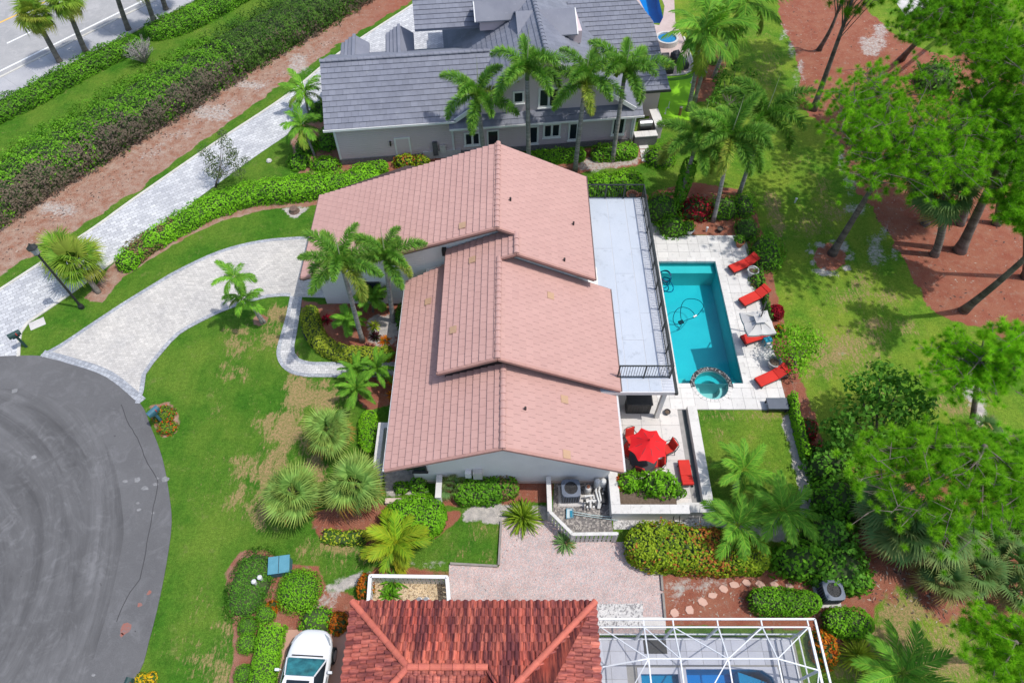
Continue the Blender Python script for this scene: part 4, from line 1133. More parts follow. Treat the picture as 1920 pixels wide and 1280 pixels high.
pool = thing('swimming_pool', 'long rectangular turquoise swimming pool with round spa at its near end', 'pool', (9.9, 22, 0))
g = Geo()
zb = -1.45
g.add([(PX0, PY0, zb), (PX1, PY0, zb), (PX1, PY1, zb), (PX0, PY1, zb)], [(0, 1, 2, 3)])
for a, b_ in (((PX0, PY0), (PX1, PY0)), ((PX1, PY0), (PX1, PY1)), ((PX1, PY1), (PX0, PY1)), ((PX0, PY1), (PX0, PY0))):
    g.add([(*a, zb), (*b_, zb), (*b_, .0), (*a, .0)], [(3, 2, 1, 0)])
g.build('basin', mPlaster, pool)
mBand = mat('waterline_band', (.02, .10, .14), (.05, .18, .22), 16, .3)
Geo().bbox(PX0 - .01, PX0 + .012, PY0, PY1, -.22, -.04).bbox(PX1 - .012, PX1 + .01, PY0, PY1, -.22, -.04).bbox(PX0, PX1, PY1 - .012, PY1 + .01, -.22, -.041).build('waterline_tiles', mBand, pool)
Geo().bbox(PX0 + .01, PX1 - .01, 25.45, PY1 - .01, zb, -.38).build('ledge', mPlasterPale, pool)
for k in range(3):
    Geo().bbox(10.75 - .0 * k, PX1 - .01, PY0 + .01, PY0 + 1.05 - .33 * k, zb, -1.1 + .3 * k).build('step', mPlasterPale, pool)
    Geo().bbox(PX0 + .01, 9.0, PY0 + .01, PY0 + 1.0 - .33 * k, zb, -1.1 + .3 * k).build('step', mPlasterPale, pool)
Geo().add([(PX0, PY0, -.09), (PX1, PY0, -.09), (PX1, PY1, -.09), (PX0, PY1, -.09)], [(0, 1, 2, 3)]).build('water', mWater, pool)
def coping(x0, x1, y0, y1, n):
    L = max(x1 - x0, y1 - y0)
    for k in range(n):
        if x1 - x0 > y1 - y0: q = (x0 + (x1 - x0) * k / n + .004, x0 + (x1 - x0) * (k + 1) / n - .004, y0, y1)
        else: q = (x0, x1, y0 + (y1 - y0) * k / n + .004, y0 + (y1 - y0) * (k + 1) / n - .004)
        Geo().bbox(*q, -.16, .045).build('coping_stone', mTrav, pool)
coping(PX0 - .28, PX0 + .02, PY0, PY1 + .27, 14); coping(PX1 - .02, PX1 + .28, PY0, PY1 + .27, 14)
coping(PX0 + .02, PX1 - .02, PY1 - .02, PY1 + .27, 6)
coping(PX0 - .28, SC.x - SRo - .05, PY0 - .25, PY0 + .0, 1); coping(SC.x + SRo + .05, PX1 + .28, PY0 - .25, PY0 + .0, 1)
mPebble = speckle('dark_pebble', (.02, .022, .025), (.045, .045, .05), (.30, .30, .30), 17)
g = Geo(); k0 = 0
ang = np.linspace(R(-8), R(188), 23)
for a in ang:
    for r, z in ((SRi, -.5), (SRi, .05), (SRo + .04, .05), (SRo + .04, -1.2)):
        g.v.append((SC.x + r * math.cos(a), SC.y + r * math.sin(a), z))
for i in range(len(ang) - 1):
    for k in range(4): g.f.append((4 * i + k, 4 * i + 4 + k, 4 * i + 4 + (k + 1) % 4, 4 * i + (k + 1) % 4))
spa = g.build('spa_wall', mPebble, pool)
g = Geo(); ang2 = np.linspace(0, 2 * math.pi, 33)[:-1]
prof = ((SRi, .03), (SRi - .02, -.2), (SRi - .02, -.42), (.52, -.42), (.48, -.95), (.0, -.95))
for r, z in prof:
    for a in ang2: g.v.append((SC.x + r * math.cos(a), SC.y + r * math.sin(a), z))
for i in range(len(prof) - 1):
    for j in range(32): g.f.append((i * 32 + j, i * 32 + (j + 1) % 32, i * 32 + 32 + (j + 1) % 32, i * 32 + 32 + j))
g.build('spa_basin', mPlasterPale, spa)
Geo().add([(SC.x + SRi * math.cos(a), SC.y + SRi * math.sin(a), -.05) for a in ang2], [tuple(range(32))]).build('spa_water', mSpaWater, spa)
g = Geo()
for i in range(14):
    a0, a1 = math.pi + math.pi * i / 14 + .008, math.pi + math.pi * (i + 1) / 14 - .008
    P = [(SC.x + r * math.cos(a), SC.y + r * math.sin(a)) for r, a in ((SRi - .01, a0), (SRi + .16, a0), (SRi + .16, a1), (SRi - .01, a1))]
    Geo().prism(ccw(P), -.1, .042).build('coping_stone', mTrav, spa)
for (x, y) in ((9.75, 17.55), (10.1, 17.45), (9.6, 17.95)):
    Geo().tube([(x + .09 * math.cos(a), y + .09 * math.sin(a), -.93) for a in np.linspace(0, 6.28, 13)], .012, 5).build('drain_ring', mWhiteTrim, spa)
# pool cleaner with its hose, floating lines
cl = thing('pool_cleaner', 'dark robot cleaner trailing a looped blue hose in the turquoise pool', 'pool cleaner', at(1277, 605, -1.4))
hz = -.12
hp = smooth_line([at(u, v, hz) for u, v in ((1254, 608), (1268, 608), (1280, 603), (1292, 598), (1304, 594), (1314, 583), (1319, 574), (1312, 564), (1298, 560), (1285, 562), (1278, 572), (1276, 588), (1278, 606), (1274, 614), (1266, 610), (1262, 598), (1266, 584), (1276, 576), (1290, 578), (1300, 586), (1304, 594))], .12)
mHose = mat('hose_navy', (.010, .035, .075), (.014, .05, .09), 4, .5)
Geo().tube(hp, .019, 6).build('hose', mHose, cl)
Geo().box(at(1277, 604, -.16), (.26, .2, .1), .4).build('cleaner_body', mBlack, cl)
Geo().tube([at(1300, 594, -.08), at(1306, 591, -.08)], .05, 8).build('float', mWhiteTrim, cl)
hc = thing('hose_coil', 'tangled blue hose bundle hanging at the far left corner of the long pool', 'hose', at(1248, 525, 0))
for k in range(6):
    c_ = at(1246 + rnd.uniform(-3, 8), 515 + k * 5 + rnd.uniform(-3, 3), -.1 - .03 * k); r_ = rnd.uniform(.2, .34)
    Geo().tube([c_ + Vector((r_ * math.cos(a), r_ * 1.3 * math.sin(a), .05 * math.sin(2 * a + k))) for a in np.linspace(0, 6.1, 20)], .03, 6).build('hose_loop', mat('hose_blue', (.02, .10, .22), (.03, .15, .3), 4, .4) if k % 2 else mHose, hc)

# patio
g = Geo().prism(ccw([(4.32, 10.95), (8.75, 10.95), (8.75, 16.38), (4.32, 16.38)]), -.3, .030)
patio = struct(g.build('patio', mGrout), 'pale stone patio with the red umbrella')
pm_ = Geo().bbox(-.45, .45, -.45, .45, 0, .014).mesh('patio_tile', mTravWarm)
for i in range(4):
    for j in range(6):
        link('patio_tile', pm_, patio, (4.82 + i * .914, 11.42 + j * .914, .030))
wallm = mat('wall_top_stone', (.64, .62, .59), (.56, .545, .52), 1.2, .85, .2, 40, c3=(.42, .40, .38), fine=.1)
lw = thing('patio_wall', 'low white stone wall with recessed channel round the patio corner', 'wall', (8.6, 11, 0))
for k in range(6): Geo().bbox(8.42, 8.86, 11.52 + k * .81, 12.325 + k * .81, -.1, .42).build('wall_block', wallm, lw)
for k in range(3): Geo().bbox(6.98 + k * .627, 7.60 + k * .627, 11.06, 11.515, -.1, .42).build('wall_block', wallm, lw)
Geo().bbox(8.24, 8.41, 11.53, 16.35, .02, .052).build('drain_channel', mat('channel_dark', (.08, .10, .10)), lw)
pl = thing('planter_wall', 'tall white planter wall in front of the patio shrubs', 'wall', (5.8, 11, 0))
Geo().bbox(4.36, 7.6, 10.86, 10.98, -.1, .80).build('front_face', mStucco, pl)
Geo().bbox(4.30, 4.42, 10.99, 13.0, -.1, .80).build('side_face', mStucco, pl)
for k in range(4): Geo().bbox(4.27 + k * .84, 5.105 + k * .84, 10.83, 11.24, .802, .88).build('cap_stone', wallm, pl)
for k in range(2): Geo().bbox(4.27, 4.68, 11.245 + k * .88, 12.12 + k * .88, .802, .88).build('cap_stone', wallm, pl)
Geo().bbox(4.44, 7.2, 11.0, 12.3, .0, .55).build('soil', mat('soil', (.10, .07, .05), (.16, .12, .09), 9, .95), pl)

# ---- loungers
mRed = mat('cushion_red', (.60, .030, .020), (.52, .026, .018), 2, .8, .1, 60, fine=.08)
mDarkFrame = mat('frame_charcoal', (.045, .045, .048), (.03, .03, .032), 6, .5)
def lounger(name, label, foot, head, group, cushion=mRed, L=1.78, W=.56, ang_=28, zs=.30, wheels=True):
    """foot, head: site points"""
    d = (head - foot); d.z = 0; rz = math.atan2(d.y, d.x); c_ = (foot + head) / 2; c_.z = .03
    t = thing(name, label, 'lounger', c_, rz, group)
    K = dict(world=False)
    x0, xs, x1 = -L / 2, L * .12, L / 2
    a = R(ang_); bl = x1 - xs
    f = Geo()
    for s_ in (-1, 1):
        f.bar((x0, s_ * (W / 2 - .03), zs - .05), (x1 - .05, s_ * (W / 2 - .03), zs - .05), .045, .045)
    for x in (x0 + .02, xs, x1 - .07): f.bar((x, -W / 2 + .05, zs - .05), (x, W / 2 - .05, zs - .05), .04, .04)
    f.build('frame', mDarkFrame, t, **K)
    for x in (x0 + .18, x1 - .25):
        for s_ in (-1, 1): Geo().bar((x, s_ * (W / 2 - .03), 0), (x, s_ * (W / 2 - .03), zs - .07), .04).build('leg', mDarkFrame, t, **K)
    Geo().box(((x0 + xs) / 2, 0, zs + .03), (xs - x0 - .01, W, .09)).build('seat_cushion', cushion, t, bevel=.02, **K)
    ct, st = math.cos(a), math.sin(a)
    for k, (q0, q1, th) in enumerate(((.01, .66, .09), (.675, 1.0, .12))):
        m0 = bl * (q0 + q1) / 2
        Geo().box((xs + m0 * ct - .045 * st * 0, 0, zs + .03 + m0 * st), (bl * (q1 - q0), W, th), 0, (0, -a, 0)).build('back_cushion' if k == 0 else 'head_cushion', cushion, t, bevel=.02, **K)
    Geo().bar((xs + bl * .75 * ct, -W / 2 + .06, zs + bl * .75 * st - .05), (xs + bl * .9, -W / 2 + .06, zs - .04), .03).bar((xs + bl * .75 * ct, W / 2 - .06, zs + bl * .75 * st - .05), (xs + bl * .9, W / 2 - .06, zs - .04), .03).build('back_strut', mDarkFrame, t, **K)
    if wheels:
        for s_ in (-1, 1): Geo().tube([(x1 - .12, s_ * (W / 2 + .0), .09), (x1 - .12, s_ * (W / 2 + .04), .09)], .09, 12).build('wheel', mBlack, t, **K)
    return t
gL = 'red cushioned loungers round the long pool'
lounger('sun_lounger', 'red lounger by the far right corner of the pool beside the round white planter', at(1371, 511), at(1412, 494), gL)
lounger('sun_lounger', 'red lounger just above the grey umbrella', at(1390, 573), at(1432, 553), gL)
lounger('sun_lounger', 'red lounger half shaded under the near edge of the grey umbrella', at(1398, 642), at(1436, 630), gL, ang_=18)
lounger('sun_lounger', 'red lounger beside the pool steps near the leafy poolside bush', at(1421, 722), at(1466, 702), gL)
lounger('patio_lounger', 'flat red lounger alone on the patio beside the low wall', at(1279, 872), at(1286, 912), gL, ang_=10, L=1.25, W=.52)
# dark covered bench
t = thing('storage_bench', 'slate grey flat topped bench at the near right corner of the pool deck', 'bench', at(1453, 764), 0)
Geo().box((0, 0, .40), (1.0, .62, .07)).build('top', mat('bench_top', (.115, .13, .16), (.10, .115, .14), 3, .4), t, world=False, bevel=.015)
for k in range(5): Geo().box((0, -.26 + .13 * k, .30), (.9, .02, .16)).build('slat', mDarkFrame, t, world=False)
for sx in (-1, 1):
    for sy in (-1, 1): Geo().box((sx * .43, sy * .26, .19), (.06, .06, .36)).build('leg', mDarkFrame, t, world=False)
# turquoise side table
t = thing('side_table', 'small turquoise side table beside the shaded lounger', 'table', at(1436, 645), .25)
Geo().box((0, 0, .42), (.40, .34, .04)).build('top', mat('turquoise_paint', (.02, .38, .52), (.02, .33, .47), 4, .4), t, world=False, bevel=.01)
for sx in (-1, 1):
    for sy in (-1, 1): Geo().bar((sx * .16, sy * .13, .03), (sx * .16, sy * .13, .40), .035).build('leg', MATS['turquoise_paint'], t, world=False)
# grey cantilever umbrella
mCanvas = mat('canvas_grey', (.52, .51, .49), (.46, .45, .435), 1.5, .9, .1, 40, fine=.06)
ctr = at(1423, 601, 2.4); ctr.z = 0
um = thing('grey_umbrella', 'square pale grey cantilever umbrella with vent tier over the pool loungers', 'umbrella', ctr, R(6))
def canopy(n, rad, zc, ze, sag, sq=False, seg=4, scallop=0.0, twist=0.0):
    g = Geo(); rows = []
    m_ = n * seg
    for i in range(6):
        f0 = i / 5
        row = []
        for j in range(m_):
            a = 2 * math.pi * j / m_ + twist
            ph = (j % seg) / seg
            edge = abs(math.sin(math.pi * ph))         # 1 between ribs, 0 on ribs
            r = rad
            if sq:
                a4 = (a + math.pi / 4) % (math.pi / 2) - math.pi / 4; r = rad / max(math.cos(a4), .70)
            r *= (1 - scallop * edge * f0)
            row.append((r * f0 * math.cos(a), r * f0 * math.sin(a), zc + (ze - zc) * f0 ** .9 - sag * edge * f0 - .04 * math.sin(math.pi * f0)))
        rows.append(row)
    g.v.append((0, 0, zc))
    for row in rows[1:]: g.v += row
    for j in range(m_): g.f.append((0, 1 + j, 1 + (j + 1) % m_))
    for i in range(4):
        for j in range(m_):
            k = 1 + i * m_
            g.f.append((k + j, k + m_ + j, k + m_ + (j + 1) % m_, k + (j + 1) % m_))
    return g
canopy(8, .70, 2.62, 2.24, .06, True, 4).build('canopy', mCanvas, um, world=False)
canopy(4, .27, 2.76, 2.62, .02, True, 4).build('vent_tier', mCanvas, um, world=False)
g = canopy(8, .70, 2.62, 2.24, .06, True, 4)
lo = [i for i in range(len(g.v)) if i >= len(g.v) - 32]
v0 = [g.v[i] for i in lo]; gg = Geo(); gg.v = v0 + [(x, y, z - .12) for x, y, z in v0]; gg.f = [(i, (i + 1) % 32, 32 + (i + 1) % 32, 32 + i) for i in range(32)]
gg.build('valance', mCanvas, um, world=False)
for k in range(8):
    a = k * math.pi / 4; r = .70 * (1.4 if k % 2 else 1)
    Geo().bar((0, 0, 2.56), (r * .97 * math.cos(a), r * .97 * math.sin(a), 2.20), .02).build('rib', mDarkFrame, um, world=False)
mast = Vector((.62, .95, 0))
Geo().tube([mast, mast + Vector((0, 0, 2.6))], .04, 8).build('mast', mDarkFrame, um, world=False)
Geo().tube([mast + Vector((0, 0, 2.55)), (0, 0, 2.86)], .03, 8).build('arm', mDarkFrame, um, world=False)
Geo().tube([(0, 0, 2.86), (0, 0, 2.5)], .03, 8).build('hub', mDarkFrame, um, world=False)
Geo().box(mast + Vector((0, 0, .06)), (.6, .6, .08)).build('base', mDarkFrame, um, world=False)
# dining set
tc = at(1216, 830, 2.3); tc.z = .045
t = thing('dining_table', 'round dark metal patio table under the red umbrella', 'table', tc)
Geo().lathe([(.62, .68), (.64, .70), (.64, .72), (.62, .735)], 24).build('top', mDarkFrame, t, world=False)
for k in range(4):
    a = k * math.pi / 2 + .4
    Geo().tube([(.42 * math.cos(a), .42 * math.sin(a), 0), (.3 * math.cos(a), .3 * math.sin(a), .35), (.45 * math.cos(a), .45 * math.sin(a), .69)], .02, 6).build('leg', mDarkFrame, t, world=False)
mRedBright = mat('canvas_red', (.72, .012, .016), (.62, .010, .014), 1.6, .75, .1, 40, fine=.05)
t = thing('red_umbrella', 'bright red scalloped parasol open over the patio table', 'umbrella', tc)
canopy(8, .88, 2.55, 2.0, .0, False, 6, .17, .2).build('canopy', mRedBright, t, world=False)
Geo().tube([(0, 0, .02), (0, 0, 2.5)], .025, 8).build('pole', mDarkFrame, t, world=False)
Geo().lathe([(.03, 2.52), (.05, 2.56), (.04, 2.6), (.01, 2.65)], 8).build('finial', mRedBright, t, world=False)
for k in range(8):
    a = k * math.pi / 4 + .2
    Geo().bar((0, 0, 2.48), (.84 * math.cos(a), .84 * math.sin(a), 1.97), .016).build('rib', mDarkFrame, t, world=False)
Geo().lathe([(.25, 0), (.25, .06), (.06, .1), (.05, .3)], 16).build('base', mDarkFrame, t, world=False)
def chair(label, u, v):
    p_ = at(u, v, .45); p_.z = .045
    d = tc - p_; rz = math.atan2(d.y, d.x)
    t = thing('patio_chair', label, 'chair', p_, rz, 'red cushioned chairs round the patio table')
    K = dict(world=False)
    Geo().box((0, 0, .43), (.46, .46, .09)).build('seat_cushion', mRed, t, bevel=.025, **K)
    Geo().box((-.25, 0, .72), (.08, .44, .50), 0, (0, -.22, 0)).build('back_cushion', mRed, t, bevel=.02, **K)
    Geo().bar((-.24, -.25, .38), (.24, -.25, .38), .03).bar((-.24, .25, .38), (.24, .25, .38), .03).bar((.24, -.25, .38), (.24, .25, .38), .03).build('seat_frame', mDarkFrame, t, **K)
    Geo().tube([(-.24, -.25, .38), (-.33, -.26, .9), (-.35, -.1, 1.0), (-.35, .1, 1.0), (-.33, .26, .9), (-.24, .25, .38)], .018, 6).build('back_frame', mDarkFrame, t, **K)
    for s_ in (-1, 1):
        Geo().tube([(-.30, s_ * .27, .62), (.0, s_ * .30, .66), (.24, s_ * .28, .62), (.25, s_ * .26, .38)], .018, 6).build('armrest', mDarkFrame, t, **K)
        Geo().tube([(.22, s_ * .25, .38), (.25, s_ * .26, 0)], .018, 6).build('leg', mDarkFrame, t, **K)
        Geo().tube([(-.22, s_ * .25, .38), (-.30, s_ * .26, 0)], .018, 6).build('leg', mDarkFrame, t, **K)
    return t
chair('red patio chair at the left of the table next to the roof eave', 1180, 850)
chair('red patio chair nearest the camera on the near left of the table', 1200, 876)
chair('red patio chair on the near right of the table', 1231, 869)
chair('red patio chair on the right of the table facing the low wall', 1252, 842)
chair('red patio chair on the far left of the table half under the umbrella', 1183, 823)
# black wicker console under the balcony
t = thing('wicker_console', 'black wicker console cabinet standing under the balcony end', 'cabinet', at(1194, 767), 0)
Geo().box((0, 0, .47), (1.15, .55, .84)).build('body', mBlack, t, world=False, bevel=.02)
Geo().box((0, 0, .91), (1.22, .62, .05)).build('top', mDarkFrame, t, world=False)
for k in range(8): Geo().box((-.49 + .14 * k, -.285, .45), (.05, .02, .7)).build('slat', mDarkFrame, t, world=False)
# planters
mPotW = mat('pot_white', (.60, .59, .56), (.50, .49, .47), 5, .8)
mTerra = mat('pot_terracotta', (.42, .16, .08), (.35, .13, .07), 5, .8)
def pot(name, label, u, v, r, h, m, soil=True, squash=1.0):
    t = thing(name, label, 'planter', at(u, v), 0)
    Geo().lathe([(r * .62, .03), (r * .8, h * .5), (r, h * .92), (r * 1.08, h * .95), (r * 1.08, h), (r * .86, h), (r * .82, h * .8)], 16).build('bowl', m, t, world=False)
    if soil: Geo().lathe([(r * .8, h * .78), (r * .4, h * .9)], 12).build('soil', MATS['soil'], t, world=False)
    return t
pot('round_planter', 'round white stone planter beside the farthest red lounger', 1408, 517, .30, .5, mPotW)
pot('stone_urn', 'grey stone urn at the deck edge under the leafy poolside bush', 1447, 688, .34, .55, mat('pot_grey', (.36, .36, .36), (.28, .28, .28), 5, .8))
pot('white_pot', 'white pot with fern at the corner of the palm bed', 1292, 438, .24, .35, mPotW)
pot('terracotta_pot', 'terracotta pot with small shrub on the far edge of the pool deck', 1385, 462, .24, .4, mTerra)
pot('dark_pot', 'small dark pot on the mulch below the palm trunk', 1349, 434, .17, .25, mDarkFrame)
pot('small_round_pot', 'small dark round pot at the corner of the low patio wall', 1250, 775, .15, .2, mDarkFrame)
pot('clay_pot', 'brown clay pot behind the far balcony railing', 1182, 385, .35, .9, mTerra)
pot('clay_bowl', 'wide clay bowl behind the far balcony corner', 1200, 388, .36, .8, mTerra)

# ---- service yard: air conditioner, filter, pumps
mAC = mat('ac_blue_grey', (.13, .155, .20), (.11, .13, .17), 4, .5)
def air_con(label, u, v, s_=.86, h=.8):
    c_ = at(u, v)
    t = thing('air_conditioner', label, 'air conditioner', c_, R(2))
    K = dict(world=False)
    Geo().box((0, 0, .03), (s_ * 1.2, s_ * 1.2, .06)).build('pad', mConc, t, **K)
    Geo().box((0, 0, h / 2 + .06), (s_ * .9, s_ * .9, h - .1)).build('coil', mDarkFrame, t, **K)
    for k in range(7):
        q = -s_ * .40 + k * s_ * .8 / 6
        for (x, y) in ((q, -s_ * .455), (q, s_ * .455), (-s_ * .455, q), (s_ * .455, q)):
            Geo().box((x, y, h / 2 + .06), (.04, .04, h - .1)).build('louver', mAC, t, **K)
    n = 24; g = Geo(); zt = h + .06
    sqp = []
    for j in range(n):
        a = 2 * math.pi * j / n; r = s_ * .5 / max(abs(math.cos(a)), abs(math.sin(a))); r = min(r, s_ * .62)
        sqp.append((r * math.cos(a), r * math.sin(a)))
    for r_, z_ in ((1, zt - .1), (1, zt), (0, zt + .015), (0, zt - .1)):
        for j in range(n):
            a = 2 * math.pi * j / n
            x, y = sqp[j] if r_ else (s_ * .36 * math.cos(a), s_ * .36 * math.sin(a))
            g.v.append((x, y, z_))
    for i in range(3):
        for j in range(n): g.f.append((i * n + j, i * n + (j + 1) % n, (i + 1) * n + (j + 1) % n, (i + 1) * n + j))
    g.build('top_cover', mAC, t, **K)
    Geo().lathe([(s_ * .35, zt - .32), (s_ * .35, zt - .3)], 24).build('shroud_floor', mBlack, t, **K)
    fan = Geo().lathe([(.09, zt - .2), (.09, zt - .1), (.04, zt - .08)], 12).build('fan_hub', mAC, t, **K)
    for k in range(4):
        a = k * math.pi / 2 + .5
        g = Geo(); P = []
        for r, da, dz in ((.08, -.5, -.16), (s_ * .32, -.35, -.2), (s_ * .33, .45, -.09), (.08, .5, -.12)): P.append((r * math.cos(a + da), r * math.sin(a + da), zt + dz))
        g.slab([Vector(q) for q in P], (0, 0, .01)); g.build('blade', mat('fan_grey', (.22, .23, .25), (.17, .18, .2), 4, .45), fan, **K)
    g = Geo()
    for r in (.12, .2, .28): g.tube([(r * s_ / .86 * math.cos(a), r * s_ / .86 * math.sin(a), zt + .01) for a in np.linspace(0, 6.2832, 21)], .006, 4, False)
    for k in range(6):
        a = k * math.pi / 6; g.bar((s_ * .36 * math.cos(a), s_ * .36 * math.sin(a), zt + .01), (-s_ * .36 * math.cos(a), -s_ * .36 * math.sin(a), zt + .01), .01)
    g.build('guard', mDarkFrame, t, kind='stuff', **K)
    return t
air_con('blue grey air conditioner in the fenced service yard below the gable wall', 1068, 929, .82, .82)
air_con('air conditioner standing between the clipped hedges near the screened pool', 1549, 1116, .80, .78)
mPVC = mat('pvc_white', (.66, .66, .64), (.58, .58, .56), 4, .5)
mPVCg = mat('pipe_grey', (.25, .26, .27), (.2, .2, .21), 4, .5)
t = thing('filter_pipes', 'white pool filter pipework and valves against the planter wall', 'pool equipment', at(1118, 945), 0)
for (u, v) in ((1120, 905), (1131, 905)):
    q = at(u, v, .4); Geo().lathe([(.14, .03), (.15, .3), (.15, .55), (.12, .66), (.05, .7)], 14, (q.x, q.y, 0)).build('filter_tank', mPVC, t)
for k, pts in enumerate((((1120, 905), (1117, 920), (1123, 940), (1121, 952)), ((1126, 905), (1123, 920), (1127, 938), (1124, 952)), ((1135, 905), (1130, 925), (1132, 948)), ((1095, 940), (1108, 938), (1118, 938)), ((1096, 930), (1112, 928), (1114, 935)), ((1101, 938), (1101, 952)), ((1107, 938), (1107, 952)), ((1113, 938), (1113, 952)))):
    Geo().tube([at(u, v, .35 if 0 < i < len(pts) - 1 or k > 2 else .12) for i, (u, v) in enumerate(pts)], .045, 8).build('pipe', mPVC if k != 2 else mPVCg, t)
for (u, v) in ((1101, 945), (1113, 945), (1096, 938)):
    Geo().box(at(u, v, .42), (.12, .1, .12)).build('valve', mBlack, t)
t = thing('pool_pump', 'dark pool pump beside the filter tanks in the service yard', 'pump', at(1131, 930), 0)
Geo().tube([at(1130, 922, .25), at(1131, 936, .25)], .13, 12).build('motor', mBlack, t)
Geo().tube([at(1131, 936, .25), at(1131, 944, .25)], .16, 12).build('housing', mDarkFrame, t)
Geo().box(at(1131, 932, .06), (.3, .5, .08)).build('base', mDarkFrame, t)
t = thing('heater_tank', 'beige equipment canister beside the air conditioner', 'tank', at(1101, 922), 0)
Geo().lathe([(.15, 0), (.16, .4), (.13, .52), (.06, .56)], 14).build('body', mat('box_beige', (.58, .56, .52)), t, world=False)
Geo().lathe([(.05, .56), (.08, .58), (.08, .64), (.02, .66)], 10).build('cap', mTerra, t, world=False)
struct(Geo().prism(ccw(A([(1040, 898), (1140, 898), (1145, 962), (1150, 1000), (1080, 1003), (1036, 962)])), -.1, .010).build('service_yard_ground', speckle('grey_chips', (.12, .115, .11), (.22, .20, .19), (.36, .33, .30), 14)), 'dark stone chips in the service yard')
struct(Geo().prism(ccw(A([(1047, 930), (1125, 926), (1128, 948), (1047, 950)])), -.1, .03).build('equipment_pad', mConc), 'concrete pad under the equipment')
t = thing('leaf_net', 'blue pool leaf net with long pale pole lying in the service yard', 'pool net', at(1066, 962), 0)
Geo().tube([at(1072, 958, .12), at(1110, 965, .2), at(1160, 970, .12)], .018, 6).build('pole', mat('pole_pale', (.50, .62, .62)), t)
Geo().tube([at(1062, 953, .15), at(1074, 953, .15), at(1075, 970, .12), at(1062, 972, .12), at(1062, 953, .15)], .016, 6).build('rim', mat('net_blue', (.02, .22, .34)), t)
Geo().sheet([at(1062, 954, .13), at(1074, 954, .13), at(1074, 970, .1), at(1062, 971, .1)]).build('net', mat('net_pale', (.45, .55, .58)), t)
t = thing('brush_pole', 'second long pale pool pole lying beside the leaf net', 'pool pole', at(1110, 968), 0)
Geo().tube([at(1072, 963, .12), at(1158, 975, .1)], .016, 6).build('pole', MATS['pole_pale'], t)
Geo().box(at(1071, 963, .12), (.1, .3, .06)).build('brush_head', MATS['net_blue'], t)
# slatted service fence
mFence = mat('fence_white', (.62, .61, .58), (.50, .49, .46), 3, .8, .1, 40, c3=(.34, .33, .31), fine=.1)
def slat_fence(name, label, runs, h, sw=.13, gap=.035, cap=True, m=mFence):
    t = thing(name, label, 'fence', Vector(runs[0][0]), 0)
    for a, b_ in runs:
        a, b_ = Vector(a), Vector(b_); L = (b_ - a).length; d = (b_ - a).normalized(); rz = math.atan2(d.y, d.x)
        n = max(1, int(L / (sw + gap)))
        for k in range(n):
            q = a + d * ((k + .5) * L / n)
            Geo().box((q.x, q.y, h / 2 + rnd.uniform(-.01, .01)), (sw, .025, h - .06), rz + rnd.uniform(-.03, .03)).build('slat', m, t)
        for z in (.25, h - .2):
            nn = Vector((-d.y, d.x, 0)) * .03
            Geo().bar(a + nn + Vector((0, 0, z)), b_ + nn + Vector((0, 0, z)), .03, .08).build('rail', m, t)
        if cap: Geo().bar(a + Vector((0, 0, h)), b_ + Vector((0, 0, h)), .14, .04).build('cap_rail', m, t)
        Geo().box((a.x, a.y, h / 2 + .02), (.1, .1, h + .02), rz).build('post', m, t)
    Geo().box((b_.x, b_.y, h / 2 + .02), (.1, .1, h + .02), rz).build('post', m, t)
    return t
f1 = at(1031, 962, .8); f2 = at(1073, 1004, .8); f3 = at(1156, 1003, .8); f0 = at(1028, 888, .8)
for q in (f0, f1, f2, f3): q.z = 0
slat_fence('service_fence', 'weathered white slatted fence bent round the service yard', [(f1, f2), (f2, f3)], 1.0, .13, .05)
t = thing('wing_wall', 'low white wing wall beside the air conditioner', 'wall', f1, 0)
Geo().prism(ccw([f1 + Vector((-.07, 0, 0)), f1 + Vector((.07, 0, 0)), (f0.x + .07, 12.58), (f0.x - .07, 12.58)]), -.1, .8).build('wall', mStucco, t)
Geo().prism(ccw([f1 + Vector((-.1, -.03, 0)), f1 + Vector((.1, -.03, 0)), (f0.x + .1, 12.57), (f0.x - .1, 12.57)]), .802, .85).build('cap', wallm, t)
# short wing wall left and the pink plinth of the side planter
w0 = at(824, 893, .9); w0.z = 0
t = thing('stub_wall', 'short white stub wall projecting from the gable wall between shrubs', 'wall', (w0.x, 12, 0), 0)
Geo().bbox(w0.x - .1, w0.x + .1, 11.55, 12.59, -.1, .9).build('wall', mStucco, t)
Geo().bbox(w0.x - .13, w0.x + .13, 11.52, 12.58, .902, .95).build('cap', wallm, t)
t = thing('planter_kerb', 'low pinkish concrete kerb in front of the round clipped hedge', 'kerb', at(780, 938), 0)
q0, q1 = at(722, 938, .25), at(826, 938, .25)
Geo().bbox(q0.x, q1.x, q0.y - .12, q0.y + .12, -.1, .25).build('kerb', mStuccoPink, t)
# courtyard wall on the entrance side
c0 = at(714, 766, 1.2)
t = thing('courtyard_wall', 'white courtyard wall along the left side of the house beside the clipped ground cover', 'wall', (-6.1, 14, 0), 0)
Geo().bbox(-6.12, -5.9, 12.35, 15.05, -.1, 1.1).build('wall', mStucco, t)
Geo().bbox(-5.89, -5.45, 14.83, 15.05, -.1, 1.1).build('return_wall', mStucco, t)
Geo().bbox(-6.15, -5.87, 12.32, 15.08, 1.102, 1.16).build('cap', wallm, t)
Geo().bbox(-5.865, -5.45, 14.8, 15.08, 1.102, 1.155).build('return_cap', wallm, t)
